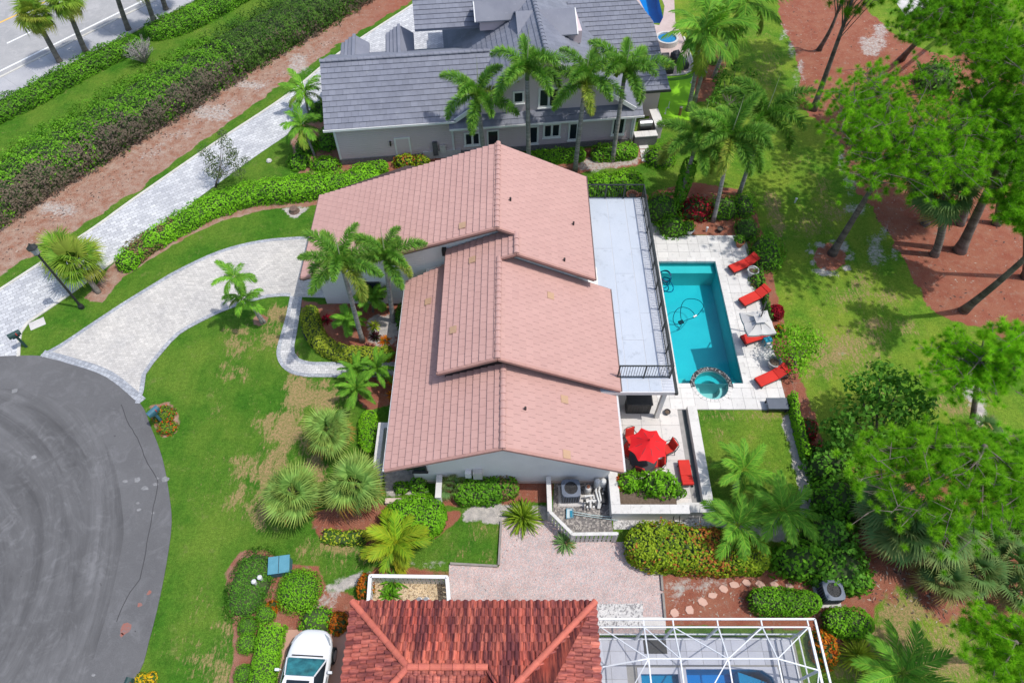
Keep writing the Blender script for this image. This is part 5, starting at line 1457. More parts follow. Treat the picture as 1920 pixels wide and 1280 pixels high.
# folding stand
sA = at(1265, 975)
t = thing('folding_stand', 'small black folding frame leaning on the planter wall', 'stand', sA, 0)
for s_ in (-1, 1):
    Geo().tube([(s_ * .16, -.25, 0), (s_ * .10, .18, .85)], .02, 6).build('leg', mBlack, t, world=False)
Geo().tube([(-.12, .05, .6), (.12, .05, .6)], .018, 6).tube([(-.15, -.15, .2), (.15, -.15, .2)], .018, 6).tube([(-.10, .18, .85), (.10, .18, .85)], .02, 6).build('crossbar', mBlack, t, world=False)

# ---- white slat enclosure beside the red roof
e0, e1, e2, e3 = at(694, 1079, 1.0), at(838, 1081, 1.0), at(842, 1135, 1.0), at(690, 1135, 1.0)
for q in (e0, e1, e2, e3): q.z = 0
slat_fence('trash_enclosure', 'bright white slatted enclosure against the red tiled roof', [(e3, e0), (e0, e1), (e1, e2)], 1.0, .15, .03, True, mat('fence_bright', (.72, .72, .72), (.66, .66, .66), 3, .6, fine=.06))
struct(Geo().prism(ccw([e0, e1, e2, e3]), -.1, .012).build('chip_bed', mChips), 'tan wood chips inside the white enclosure')
for k, (u, v, nm, lb) in enumerate(((788, 1122, 'gas_bottle', 'white gas bottle on the left in the white enclosure'), (801, 1122, 'gas_bottle', 'white gas bottle on the right in the white enclosure'))):
    t = thing(nm, lb, 'gas bottle', at(u, v + 8), 0, 'white bottles in the enclosure')
    Geo().lathe([(.12, 0), (.15, .06), (.15, .38), (.09, .47), (.05, .49)], 14).build('body', mWhiteTrim, t, world=False)
    Geo().lathe([(.09, .49), (.09, .56), (.07, .56)], 12).build('collar', mPVCg, t, world=False)
# timber edging
mTimber = mat('timber_grey', (.28, .255, .23), (.20, .185, .17), 4, .85, .2, 30)
for nm, lb, pts in (('timber_edging', 'grey timber edging between the gravel and the small worn lawn', ((842, 1057), (935, 1062), (940, 975))), ('timber_edging', 'grey timber edging on the right side of the gravel yard', ((1238, 1066), (1242, 1110), (1247, 1165)))):
    t = thing(nm, lb, 'edging', at(*pts[1]), 0)
    for a, b_ in zip(pts[:-1], pts[1:]):
        a, b_ = at(*a), at(*b_); d = (b_ - a).normalized()
        Geo().bar(a + d * .05 + Vector((0, 0, .05)), b_ - d * .05 + Vector((0, 0, .05)), .09, .16).build('board', mTimber, t)
# stepping stones
mFlag = mat('flagstone_pink', (.58, .36, .28), (.50, .32, .26), 3, .8, .2, 40)
for k, (u, v, rz, lb) in enumerate(((1264, 1148, .3, 'pink stepping stone nearest the gravel and cage'), (1292, 1143, .1, 'second pink stepping stone from the gravel yard'), (1317, 1128, .6, 'third pink stepping stone, angled, below the long hedge'), (1335, 1116, 1.4, 'fourth pink stepping stone, set upright in the row'), (1357, 1104, .8, 'fifth pink stepping stone of the winding row'), (1377, 1096, 1.7, 'long narrow pink stepping stone in the middle of the row'), (1399, 1092, .9, 'pink stepping stone just past the middle of the row'), (1425, 1096, .7, 'dull pink stepping stone above the clipped hedge'), (1452, 1097, .5, 'greyish stepping stone above the clipped hedge'), (1480, 1101, .2, 'faded stepping stone nearest the air conditioner'))):
    c_ = at(u, v); pts = []
    for j in range(6):
        a = j * math.pi / 3 + rz; r = (.215 if j % 3 else .165) * rnd.uniform(.8, 1.15)
        pts.append((r * 1.05 * math.cos(a), r * .85 * math.sin(a)))
    o = Geo().prism(pts, -.02, .045).build('stepping_stone', mFlag, None, bevel=.012)
    o.location = (c_.x, c_.y, 0)
    props(o, lb, 'stone', 'stepping stones in the red mulch')
# ================================================================== SCREENED POOL, CAR, STREET FURNITURE, GREY HOUSE YARD
def screen_mat():
    m = bpy.data.materials.new('insect_screen'); MATS['insect_screen'] = m
    nt, b, o = nodes_of(m); nt.nodes.remove(b)
    tr = nt.nodes.new('ShaderNodeBsdfTransparent'); df = nt.nodes.new('ShaderNodeBsdfDiffuse'); df.inputs[0].default_value = (.10, .105, .11, 1)
    mx = nt.nodes.new('ShaderNodeMixShader'); mx.inputs[0].default_value = .17
    nt.links.new(tr.outputs[0], mx.inputs[1]); nt.links.new(df.outputs[0], mx.inputs[2]); nt.links.new(mx.outputs[0], o.inputs[0])
    return m
mScreen = screen_mat()
mAlu = mat('aluminium_white', (.70, .72, .74), (.64, .66, .68), 4, .4, fine=.04)
lan = struct(Geo().prism([(3.2, 4.95), (11.2, 4.95), (11.2, 6.05), (3.2, 6.05)], -.3, .02).prism([(3.2, -3), (4.85, -3), (4.85, 4.95), (3.2, 4.95)], -.3, .02).prism([(10.3, -3), (11.2, -3), (11.2, 4.95), (10.3, 4.95)], -.3, .02).build('lanai_floor', mGrout), 'grey tiled floor inside the screen cage')
lt = Geo().bbox(-.295, .295, -.245, .245, 0, .014).mesh('lanai_tile', mLanai)
for i in range(13):
    for j in range(6):
        x, y = 3.55 + i * .602, 3.28 + j * .502
        if x + .3 > 11.2: continue
        if y < 5.15 and 4.7 < x < 10.45: continue
        link('lanai_tile', lt, lan, (x, y, .02))
for i in range(9): Geo().bbox(4.72 + i * .635, 5.345 + i * .635, 4.96, 5.5, .02, .034).build('lanai_tile', mLanai, lan) if False else None
lp = thing('screened_pool', 'blue pool and square spa under the white screen cage', 'pool', (7.5, 3, 0))
x0, x1, y1 = 4.85, 10.3, 4.95
Geo().bbox(x0, x1, 3.4, y1, -1.9, -1.3).build('basin_floor', mPlasterB, lp)
mLTile = mat('waterline_tile', (.05, .12, .2), (.3, .35, .4), 14, .5)
corner_ = [(6.75, -3), (9.9, -3), (10.18, 4.2), (10.05, 4.62), (9.7, 4.86), (9.2, 4.9), (6.75, 4.9)]
Geo().prism(ccw(corner_), -1.4, -1.29).build('basin', mPlasterB, lp)
Geo().prism([(8.9, 3.6), (10.1, 3.6), (10.0, 4.5), (8.9, 4.88)], -1.28, -.5).build('sun_shelf', mPlasterPale, lp)
Geo().add([(x, y, -.10) for x, y in ccw(corner_)], [tuple(range(len(corner_)))]).build('water', mWaterB, lp)
Geo().bbox(6.42, 6.74, -3, 4.95, -1.3, .04).build('spa_divider', mLanai, lp)
Geo().bbox(4.98, 6.42, -3, 4.72, -1.3, -.9).build('spa_floor', mPlasterB, lp)
Geo().bbox(4.98, 6.42, 4.3, 4.72, -.9, -.35).build('spa_bench', mPlasterPale, lp)
Geo().sheet([(4.98, -3, -.06), (6.42, -3, -.06), (6.42, 4.72, -.06), (4.98, 4.72, -.06)]).build('spa_water', mWaterB, lp)
Geo().bbox(4.85, 4.98, -3, 4.95, -1.3, .05).bbox(4.98, 6.42, 4.72, 4.95, -1.3, .05).bbox(6.74, 10.3, 4.9, 4.97, -1.3, .046).bbox(10.18, 10.32, -3, 4.9, -1.3, .046).build('coping', mLanai, lp)
Geo().prism(ccw([(9.2, 4.9), (9.7, 4.86), (10.05, 4.62), (10.18, 4.2), (10.18, 4.9)]), -1.3, .045).build('corner_coping', mLanai, lp)
cg = thing('screen_cage', 'white aluminium screen cage over the neighbour pool at the lower edge', 'screen enclosure', (7.2, 6, 0))
EV = [3.25, 4.92, 6.02, 7.68, 9.32, 11.05]; PV = [3.25, 4.83, 5.96, 7.65, 9.40]
ZE, ZP, YE, YP = 2.1, 2.8, 5.97, 4.76
for a, b_ in zip(EV[:-1], EV[1:]): Geo().bar((a, YE, ZE), (b_, YE, ZE), .048, .045).build('eave_beam', mAlu, cg)
Geo().bar((3.25, YE + .28, ZE + .02), (11.35, YE + .28, ZE + .02), .07, .06).build('gutter_beam', mAlu, cg)
for x in EV[1:]: Geo().bar((x, YE + .04, ZE + .01), (x, YE + .24, ZE + .01), .048, .045).build('bracket', mAlu, cg)
Geo().bar((3.2, YP - .25, ZP - .1), (PV[1], YP, ZP), .048, .045).bar((PV[1], YP, ZP), (PV[-1], YP, ZP), .048, .045).bar((PV[-1], YP, ZP), (11.05, 4.5, ZE), .048, .045).build('purlin', mAlu, cg)
for x, px in zip(EV[1:5], PV[1:]):
    Geo().bar((x, YE, ZE), (px, YP, ZP), .048, .045).build('rafter', mAlu, cg)
    Geo().bar((px, YP - .03, ZP), (px, -2.5, ZP), .048, .045).build('roof_beam', mAlu, cg)
Geo().bar((11.05, YE, ZE), (11.05, -2.5, ZE), .09, .07).build('side_beam', mAlu, cg)
Geo().bar((11.34, YE + .28, ZE + .02), (11.34, -2.5, ZE + .02), .07, .06).build('side_gutter', mAlu, cg)
for a, b_ in (((3.3, YE, ZE), (PV[1], YP, ZP)), ((4.92, YE, ZE), (PV[2], YP, ZP)), ((6.02, YE, ZE), (PV[3], YP, ZP)), ((9.32, YE, ZE), (PV[3], YP, ZP)), ((11.05, YE, ZE), (PV[4], YP, ZP)), ((PV[1], YP, ZP), (3.3, 2.6, ZP - .2)), ((PV[3], YP, ZP), (PV[2], 2.6, ZP)), ((11.05, 4.5, ZE), (10.2, 2.8, ZP))):
    Geo().bar(a, b_, .036, .036).build('brace', mAlu, cg)
for x in EV:
    Geo().bbox(x - .04, x + .04, YE - .04, YE + .035, .02, ZE - .03).build('post', mAlu, cg)
for y in (4.5, 2.8, 1.0): Geo().bbox(11.01, 11.09, y - .04, y + .04, .02, ZE - .03).build('post', mAlu, cg)
for z in (.08, .95):
    Geo().bar((3.25, YE - .002, z), (11.0, YE - .002, z), .05, .05).build('wall_rail', mAlu, cg); Geo().bar((11.05, YE - .05, z), (11.05, -2.5, z), .05, .05).build('wall_rail', mAlu, cg)
for k in range(5): Geo().sheet([(EV[k] + .05, YE + .0, .1), (EV[k + 1] - .05, YE, .1), (EV[k + 1] - .05, YE, ZE - .05), (EV[k] + .05, YE, ZE - .05)]).build('screen_panel', mScreen, cg)
for k in range(4): Geo().sheet([(EV[k], YE, ZE), (EV[k + 1], YE, ZE), (PV[k + 1], YP, ZP), (PV[k], YP, ZP)]).build('screen_panel', mScreen, cg); Geo().sheet([(PV[k], YP, ZP), (PV[k + 1], YP, ZP), (PV[k + 1], -2.5, ZP), (PV[k], -2.5, ZP)]).build('screen_panel', mScreen, cg)
Geo().sheet([(EV[4], YE, ZE), (EV[5], YE, ZE), (PV[4], YP, ZP)]).build('screen_panel', mScreen, cg)
Geo().sheet([(EV[5], YE, ZE), (11.05, -2.5, ZE), (PV[4], -2.5, ZP), (PV[4], YP, ZP)]).build('screen_panel', mScreen, cg)
Geo().sheet([(11.05, YE, .1), (11.05, -2.5, .1), (11.05, -2.5, ZE), (11.05, YE, ZE)]).build('screen_panel', mScreen, cg)
o = Geo().box((0, 0, .01), (.9, .62, .02)).build('door_mat', mDarkFrame, None); o.location = at(1228, 1209, .03); props(o, 'dark door mat inside the screen cage', 'mat')
struct(Geo().prism(ccw(A([(1205, 1156), (1247, 1156), (1249, 1180), (1205, 1180)])), -.1, .032).build('cage_doorstep', mConc), 'white concrete step outside the cage door')

# ---- parked car
mCar = mat('car_paint_white', (.74, .75, .77), (.72, .73, .75), .5, .22, fine=.02, spec=.6)
mTyre = mat('rubber', (.02, .02, .02), None, 6, .85); mRim = mat('rim_silver', (.45, .46, .48), None, 6, .3, metal=.7)
car = thing('white_car', 'white sedan with dark sunroof parked beside the red tiled roof', 'car', at(580, 1263, 0) + Vector((0, -.78, .03)), R(-3))
K = dict(world=False)
def loft(sections, closed=True):
    g = Geo(); n = len(sections[0])
    for s_ in sections: g.v += s_
    for i in range(len(sections) - 1):
        for j in range(n): g.f.append((i * n + j, i * n + (j + 1) % n, (i + 1) * n + (j + 1) % n, (i + 1) * n + j))
    g.f.append(tuple(range(n - 1, -1, -1))); g.f.append(tuple((len(sections) - 1) * n + j for j in range(n)))
    return g
def csec(y, w, zb, zt, cr):
    return [(-w * .86, y, zb), (w * .86, y, zb), (w * .98, y, zb + (zt - zb) * .35), (w, y, zb + (zt - zb) * .7), (w * .93, y, zt), (w * .5, y, zt + cr * .8), (0, y, zt + cr), (-w * .5, y, zt + cr * .8), (-w * .93, y, zt), (-w, y, zb + (zt - zb) * .7), (-w * .98, y, zb + (zt - zb) * .35)]
secs = [csec(*q) for q in ((2.30, .28, .36, .52, .02), (2.22, .52, .28, .60, .04), (2.02, .72, .22, .68, .06), (1.6, .84, .2, .76, .08), (1.0, .88, .2, .84, .08), (.5, .89, .2, .90, .04), (-.6, .89, .2, .92, .03), (-1.5, .88, .2, .93, .04), (-2.0, .84, .22, .92, .04), (-2.25, .74, .28, .86, .02), (-2.32, .6, .4, .7, .0))]
o = loft(secs).build('body', mCar, car, smooth=True, **K); sub = o.modifiers.new('smooth', 'SUBSURF'); sub.levels = sub.render_levels = 2
lo_ = [(-.76, 1.15, .86), (.76, 1.15, .86), (.80, .2, .90), (.80, -.9, .92), (.72, -1.75, .92), (-.72, -1.75, .92), (-.80, -.9, .92), (-.80, .2, .90)]
hi_ = [(-.54, .50, 1.36), (.54, .50, 1.36), (.60, .15, 1.39), (.58, -.85, 1.41), (.50, -1.2, 1.36), (-.50, -1.2, 1.36), (-.58, -.85, 1.41), (-.60, .15, 1.39)]
mWind = mat('windshield', (.025, .10, .13), (.06, .30, .34), 2.5, .05, spec=.9, fine=0)
g = Geo(); g.v = lo_ + hi_; g.f = [(i, (i + 1) % 8, 8 + (i + 1) % 8, 8 + i) for i in range(1, 8) if i != 0]
g.build('side_window', mGlass, car, **K)
g = Geo(); g.v = [lo_[0], lo_[1], hi_[1], hi_[0]]; g.f = [(0, 1, 2, 3)]; g.slab([Vector(p) for p in ((-.70, 1.17, .88), (.70, 1.17, .88), (.52, .52, 1.37), (-.52, .52, 1.37))], (0, .012, .012)); g.build('windshield', mWind, car, **K)
rf = Geo().slab([Vector(p) for p in hi_], (0, 0, .035)).build('roof', mCar, car, bevel=.02, **K)
Geo().bbox(-.42, .42, -.45, .34, 1.424, 1.436).build('sunroof', mGlass, rf, **K)
for s_ in (-1, 1):
    Geo().bar((s_ * .76, 1.17, .88), (s_ * .55, .50, 1.38), .045, .04).build('pillar', mCar, car, **K)
    Geo().bar((s_ * .72, -1.76, .93), (s_ * .51, -1.2, 1.38), .12, .05).build('pillar', mCar, car, **K)
    Geo().bar((s_ * .81, -.42, .93), (s_ * .60, -.40, 1.40), .06, .03).build('pillar', mBlack, car, **K)
    mi = Geo().box((s_ * 1.0, .72, .98), (.18, .10, .12)).bar((s_ * .86, .74, .93), (s_ * .95, .73, .96), .04).build('mirror', mCar, car, bevel=.02, **K)
    Geo().prism(ccw([(s_ * .44, 2.12), (s_ * .64, 1.98), (s_ * .76, 1.70), (s_ * .68, 1.72), (s_ * .54, 1.95)]), .58, [.66, .70, .765, .775, .70] if s_ > 0 else [.70, .775, .765, .70, .66]).build('headlight', mat('headlight_glass', (.35, .38, .40), None, 5, .1, spec=.8), car, **K)
    for y in (1.42, -1.42):
        w = Geo().tube([(s_ * .70, y, .31), (s_ * .90, y, .31)], .31, 20).build('wheel', mTyre, car, **K)
        Geo().tube([(s_ * .88, y, .31), (s_ * .912, y, .31)], .21, 12).build('rim', mRim, w, **K)
    Geo().bar((s_ * .895, .6, .86), (s_ * .897, -1.3, .86), .012, .02).build('door_trim', mBlack, car, **K)
g = Geo(); g.slab([Vector(p) for p in ((-.62, 1.9, .735), (.62, 1.9, .735), (.74, 1.06, .862), (-.74, 1.06, .862))], (0, 0, .0)) if False else None
Geo().bar((-.60, 1.27, .875), (.60, 1.27, .875), .05, .015).build('wiper_cowl', mBlack, car, **K)
Geo().box((0, 2.19, .48), (.8, .06, .12)).build('grille', mBlack, car, **K)
struct(Geo().prism(ccw(A([(526, 1180), (652, 1180), (646, 1290), (636, 1420), (480, 1420), (508, 1290)])), -.1, .024).build('neighbour_driveway', mat('drive_pink', (.46, .27, .20), (.42, .25, .19), 1.2, .85, .15, 50, fine=.08)), 'pink concrete driveway under the white car')

# ---- utility cabinet, mailboxes, lamp post, covers
t = thing('utility_cabinet', 'teal green metal utility cabinet between the dark oval hedge and the round bush', 'utility box', at(530, 1066), R(8))
Geo().box((0, 0, .28), (.82, .66, .56)).build('body', mat('cabinet_teal', (.055, .17, .22), (.05, .15, .2), 3, .5), t, bevel=.03, **K)
Geo().box((0, 0, .585), (.88, .72, .05), 0, (.06, 0, 0)).build('lid', mat('cabinet_lid', (.10, .28, .36), (.08, .24, .31), 3, .45), t, bevel=.01, **K)
Geo().box((0, 0, .615), (.02, .7, .01), 0, (.06, 0, 0)).build('seam', mBlack, t, **K)
def mailbox(label, u, v, rz, col, h=1.0):
    t = thing('mailbox', label, 'mailbox', at(u, v), rz)
    mm = mat('mailbox_' + col, (.03, .07, .065) if col == 'green' else (.05, .15, .20), None, 4, .45)
    Geo().box((0, 0, h / 2), (.11, .11, h)).build('post', mm, t, **K)
    g = Geo(); pr = []
    for y in (-.28, .28):
        for a in np.linspace(0, math.pi, 7): g.v.append((.13 * math.cos(a), y, h + .12 + .12 * math.sin(a)))
        g.v += [(-.13, y, h), (.13, y, h)]
    n = 9
    for j in range(n): g.f.append((j, (j + 1) % n, n + (j + 1) % n, n + j))
    g.f += [tuple(range(n - 1, -1, -1)), tuple(range(n, 2 * n))]
    g.build('box', mm, t, **K)
    Geo().box((.145, .1, h + .16), (.02, .04, .16)).build('flag', mRed, t, **K)
    Geo().box((0, 0, h - .08), (.2, .34, .04)).build('shelf', mm, t, **K)
    return t
mailbox('dark green mailbox on a post at the mouth of the paver lane', 50, 650, R(-50), 'green')
mailbox('blue green mailbox among red flowers beside the asphalt court', 305, 792, R(-35), 'blue')
mailbox('dark mailbox beside yellow flowers at the lower edge of the court', 262, 1294, R(-10), 'green')
o = Geo().bbox(-.38, .38, -.28, .28, -.02, .03).build('meter_cover', mConc, None, bevel=.01); o.location = at(70, 607); o.rotation_euler = (0, 0, .6); props(o, 'square concrete cover plate in the grass near the lamp post', 'cover')
lb = at(154, 577)
t = thing('lamp_post', 'black lamp post with lantern beside the large fan palm', 'lamp post', lb, R(-40))
zl = zof(lb, 478)
Geo().lathe([(.14, 0), (.14, .2), (.09, .3), (.065, .5), (.055, zl)], 12).build('pole', mBlack, t, **K)
Geo().lathe([(.06, zl), (.12, zl + .04), (.16, zl + .1)], 8).build('neck', mBlack, t, **K)
Geo().lathe([(.14, zl + .1), (.22, zl + .5)], 6).build('glass', mat('lamp_glass', (.35, .37, .38), None, 4, .2), t, **K)
Geo().lathe([(.27, zl + .5), (.24, zl + .55), (.06, zl + .72), (.02, zl + .8)], 6).build('cap', mBlack, t, **K)
for (u, v, lb_) in ((478, 1092, 'white vent pipe poking out of the lower side of the dark oval hedge'), (489, 1084, 'white vent pipe poking out of the right side of the dark oval hedge')):
    t = thing('vent_pipe', lb_, 'pipe', at(u, v, .4) * Vector((1, 1, 0)) if False else Vector((at(u, v, .6).x, at(u, v, .6).y, 0)), 0, 'white vent pipes in the oval hedge')
    Geo().tube([(0, 0, 0), (0, 0, .72)], .06, 10).build('pipe', mPVC, t, **K); Geo().lathe([(.06, .70), (.10, .72), (.10, .80), (.05, .85)], 10).build('cap', mPVC, t, **K)
for (u, v, lb_) in ((1490, 380, 'small white sprinkler post alone on the back lawn'), (1324, 434, 'small path light in the palm bed')):
    t = thing('sprinkler_post', lb_, 'sprinkler', at(u, v), 0)
    Geo().tube([(0, 0, 0), (0, 0, .3)], .05, 8).build('stem', mPVC, t, **K); Geo().lathe([(.07, .3), (.08, .34), (.03, .38)], 8).build('cap', mPVC, t, **K)
t = thing('tree_stump', 'brown cut stump in the sandy notch of the front lawn', 'stump', at(552, 396), 0)
Geo().lathe([(.34, 0), (.26, .12), (.24, .25), (.1, .27)], 9).build('wood', mat('stump_wood', (.12, .075, .06), (.2, .14, .11), 8, .9), t, **K)
for (u, v, r, lb_) in ((505, 303, .16, 'small pale rock on the lawn by the grey house'),):
    o = Geo().lathe([(r, 0), (r * 1.2, .06), (r * .8, .16), (r * .2, .2)], 7).build('rock', mConc, None); o.location = at(u, v); props(o, lb_, 'rock')

# ---- yard of the grey house: pool terrace, putting green, loungers
mTerr = mat('terrace_pink', (.46, .36, .33), (.52, .42, .39), 1.2, .8, fine=.12, c3=(.36, .28, .26))
struct(Geo().prism(ccw(A([(1170, -40), (1196, -5), (1214, 30), (1224, 46), (1236, 48), (1243, 34), (1246, 12), (1238, -8), (1232, -40), (1262, -40), (1266, 40), (1286, 85), (1299, 118), (1296, 132), (1284, 140), (1240, 144), (1200, 144), (1190, 60)])), -.1, .016).build('terrace', mTerr), 'pinkish paved terrace of the grey house')
struct(strip(smooth_line(A([(1240, 143), (1262, 142), (1284, 139), (1298, 130), (1298, 116), (1290, 92), (1282, 70)]), .4), -.06, .06, -.05, .07).build('terrace_kerb', mKerb), 'white kerb round the terrace')
mTurf = mat('artificial_turf', (.22, .52, .012), (.25, .56, .018), .8, .9, .15, 90, fine=.08)
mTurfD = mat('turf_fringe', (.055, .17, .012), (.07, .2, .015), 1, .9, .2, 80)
struct(Geo().prism(ccw(A([(1238, 146), (1284, 142), (1300, 134), (1303, 190), (1300, 226), (1232, 226), (1236, 185)])), -.1, .020).build('putting_green', mTurf), 'bright lime putting green beside the grey house')
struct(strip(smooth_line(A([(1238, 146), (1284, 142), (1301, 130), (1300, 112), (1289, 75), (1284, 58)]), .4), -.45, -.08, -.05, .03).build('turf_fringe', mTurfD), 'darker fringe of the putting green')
gp = thing('freeform_pool', 'bright blue curved pool behind the grey house roof', 'pool', (11, 52, 0))
P = A([(1150, -90), (1196, -5), (1214, 30), (1224, 46), (1236, 48), (1243, 34), (1246, 12), (1238, -8), (1232, -60), (1205, -90)])
Geo().prism(ccw(P), -1.4, -1.3).build('basin', mPlasterB, gp)
Geo().add([(p.x, p.y, -.02) for p in ccw(P)], [tuple(range(len(P)))]).build('water', mWaterB, gp)
g = Geo(); Q = ccw(P); g.v = [(p.x, p.y, -1.35) for p in Q] + [(p.x, p.y, .02) for p in Q]; n = len(Q); g.f = [(i, (i + 1) % n, n + (i + 1) % n, n + i) for i in range(n)]; g.build('pool_wall', mPlasterB, gp)
sp_ = at(1249, 80)
t = thing('raised_spa', 'raised round blue spa with stone rim behind the fourth foxtail palm', 'spa', sp_, 0)
Geo().lathe([(.85, 0), (.85, .42), (.7, .42), (.68, .2)], 24).build('rim', mConc, t, **K); Geo().lathe([(.69, .2), (.69, .30)], 24).build('water', mat('spa_blue', (.01, .20, .42), None, 3, .08, spec=.7), t, **K)
mWick = mat('wicker_charcoal', (.035, .037, .042), (.05, .052, .06), 8, .6)
for (a, b_, lb_, ring) in (((1244, 112), (1254, 140), 'dark wicker daybed with the yellow ring float on it', True), ((1262, 108), (1284, 132), 'dark wicker daybed farther right on the pink terrace', False)):
    pa, pb = at(*a), at(*b_); d = pb - pa; t = thing('daybed', lb_, 'daybed', (pa + pb) / 2 + Vector((0, 0, .02)), math.atan2(d.y, d.x), 'dark daybeds on the terrace')
    L = d.length
    Geo().box((0, 0, .22), (L, .62, .42)).build('base', mWick, t, bevel=.03, **K)
    Geo().box((-.04, 0, .46), (L * .94, .56, .06)).build('pad', mDarkFrame, t, bevel=.02, **K)
    Geo().box((-L * .3, 0, .56), (.4, .5, .1), 0, (0, .35, 0)).build('headrest', mWick, t, bevel=.02, **K)
q = at(1248, 123, .5)
o = Geo().tube([(.27 * math.cos(a), .27 * math.sin(a), 0) for a in np.linspace(0, 6.2832, 25)], .08, 8, False).build('ring_float', mat('ring_yellow', (.58, .70, .01), None, 4, .4), None, smooth=True); o.location = (q.x, q.y, .58); props(o, 'yellow green swim ring lying on the nearer daybed', 'swim ring')
for k, (u, v, lb_) in enumerate(((1253, 203, 'white golf cup pin on the near side of the putting green'), (1247, 214, 'white marker on the left of the putting green'), (1296, 156, 'white pin at the far right of the putting green'))):
    t = thing('golf_pin', lb_, 'golf pin', at(u, v), 0, 'white pins on the putting green')
    Geo().lathe([(.07, .02), (.07, .06)], 10).build('cup', mWhiteTrim, t, **K); Geo().tube([(0, 0, .02), (0, 0, .5)], .025, 6).build('pin', mWhiteTrim, t, **K)
for (u, v, lb_) in ((1274, 216, 'wooden bollard at the near edge of the putting green'), (1315, 125, 'wooden bollard on the right edge of the terrace'), (1320, 150, 'wooden bollard beside the putting green and leaning trunks')):
    t = thing('wood_bollard', lb_, 'bollard', at(u, v), 0, 'wooden bollards')
    Geo().lathe([(.1, 0), (.1, .55), (.08, .6)], 10).build('post', mat('wood_tan', (.30, .16, .08), (.25, .13, .07), 6, .8), t, **K); Geo().lathe([(.11, .6), (.11, .64), (.04, .68)], 10).build('cap', mTimber, t, **K)
# outdoor kitchen beside the grey house
t = thing('outdoor_kitchen', 'stone outdoor grill counter at the right end of the grey house', 'grill', at(1205, 262), GA)
Geo().box((.95, .8, .5), (.45, 1.6, 1.0)).build('side_counter', mGreyWall, t, **K); Geo().box((.95, .8, 1.03), (.6, 1.75, .08)).build('side_top', wallm, t, **K)
Geo().box((0, -.35, .35), (1.5, .5, .7)).build('front_counter', mStoneBase, t, **K)
for k in range(3): Geo().box((-.5 + k * .5, -.35, .73), (.49, .55, .06)).build('counter_stone', wallm, t, **K)
Geo().box((.1, .35, .6), (.8, .55, .8)).build('grill_body', mBlack, t, bevel=.03, **K)
Geo().tube([(-.3, .35, 1.02), (.5, .35, 1.02)], .26, 10).build('grill_hood', mat('steel', (.35, .36, .37), None, 5, .3, metal=.7), t, **K)
for k, (u, v) in enumerate(((1207, 276), (1209, 284), (1210, 292), (1212, 300))):
    o = Geo().bbox(-.3, .3, -.17, .17, -.02, .03).build('path_slab', mTrav, None, bevel=.01); o.location = at(u, v); o.rotation_euler = (0, 0, rnd.uniform(-.2, .2)); props(o, 'pale path slab in the short row leading to the outdoor grill', 'slab', 'path slabs by the grill')
struct(Geo().prism(ccw(A([(1662, -20), (1700, 34), (1760, 0), (1740, -40)])), -.1, .02).build('far_path', mConc), 'concrete path in the far right corner')
# ================================================================== VEGETATION BUILDERS
def unit(v):
    return v / np.maximum(np.linalg.norm(v, axis=-1, keepdims=True), 1e-9)
def rand_unit(n, r=rng):
    return unit(r.normal(size=(n, 3)))
def leaf_arrays(P, D, Nn, size, asp):
    """folded diamond leaves: P centre, D direction, Nn surface normal, size (n,)"""
    n = len(P)
    D = unit(D); S_ = unit(np.cross(D, Nn)); Up = np.cross(S_, D)
    s = size[:, None]
    base = P - D * s * .5; tip = P + D * s * .5 - Up * s * .12
    r_ = P + S_ * s * asp * .5 + Up * s * .08; l_ = P - S_ * s * asp * .5 + Up * s * .08
    V = np.stack([base, r_, tip, l_], 1).reshape(-1, 3)
    return V, np.arange(4 * n).reshape(n, 4)
def leaf_mesh(name, P, out, size, asp, m, tone, acc=None, wild=.7, r=rng):
    """leaves standing out of a surface with outward direction out"""
    n = len(P)
    q_ = rand_unit(n, r); D = unit(q_ - out * ((q_ * out).sum(1, keepdims=True) * .75) + out * (.35 * wild) + np.array([0, 0, .1]))
    Nn = unit(out + rand_unit(n, r) * .6 * wild + np.array([0, 0, .35]))
    sz = size * r.uniform(.7, 1.3, n)
    V, Fq = leaf_arrays(P, D, Nn, sz, asp)
    t = np.zeros((n, 4)); t[:, 0] = np.clip(tone, 0, 1); t[:, 3] = 1
    if acc is not None: t[:, 1] = np.clip(acc, 0, 1)
    return mesh_np(name, V, [Fq], m, np.repeat(t, 4, axis=0))
mStem = mat('stem_brown', (.085, .065, .045), (.05, .04, .03), 6, .95)
mCore = mat('inner_twigs', (.045, .085, .022), (.060, .075, .030), 5, .95)
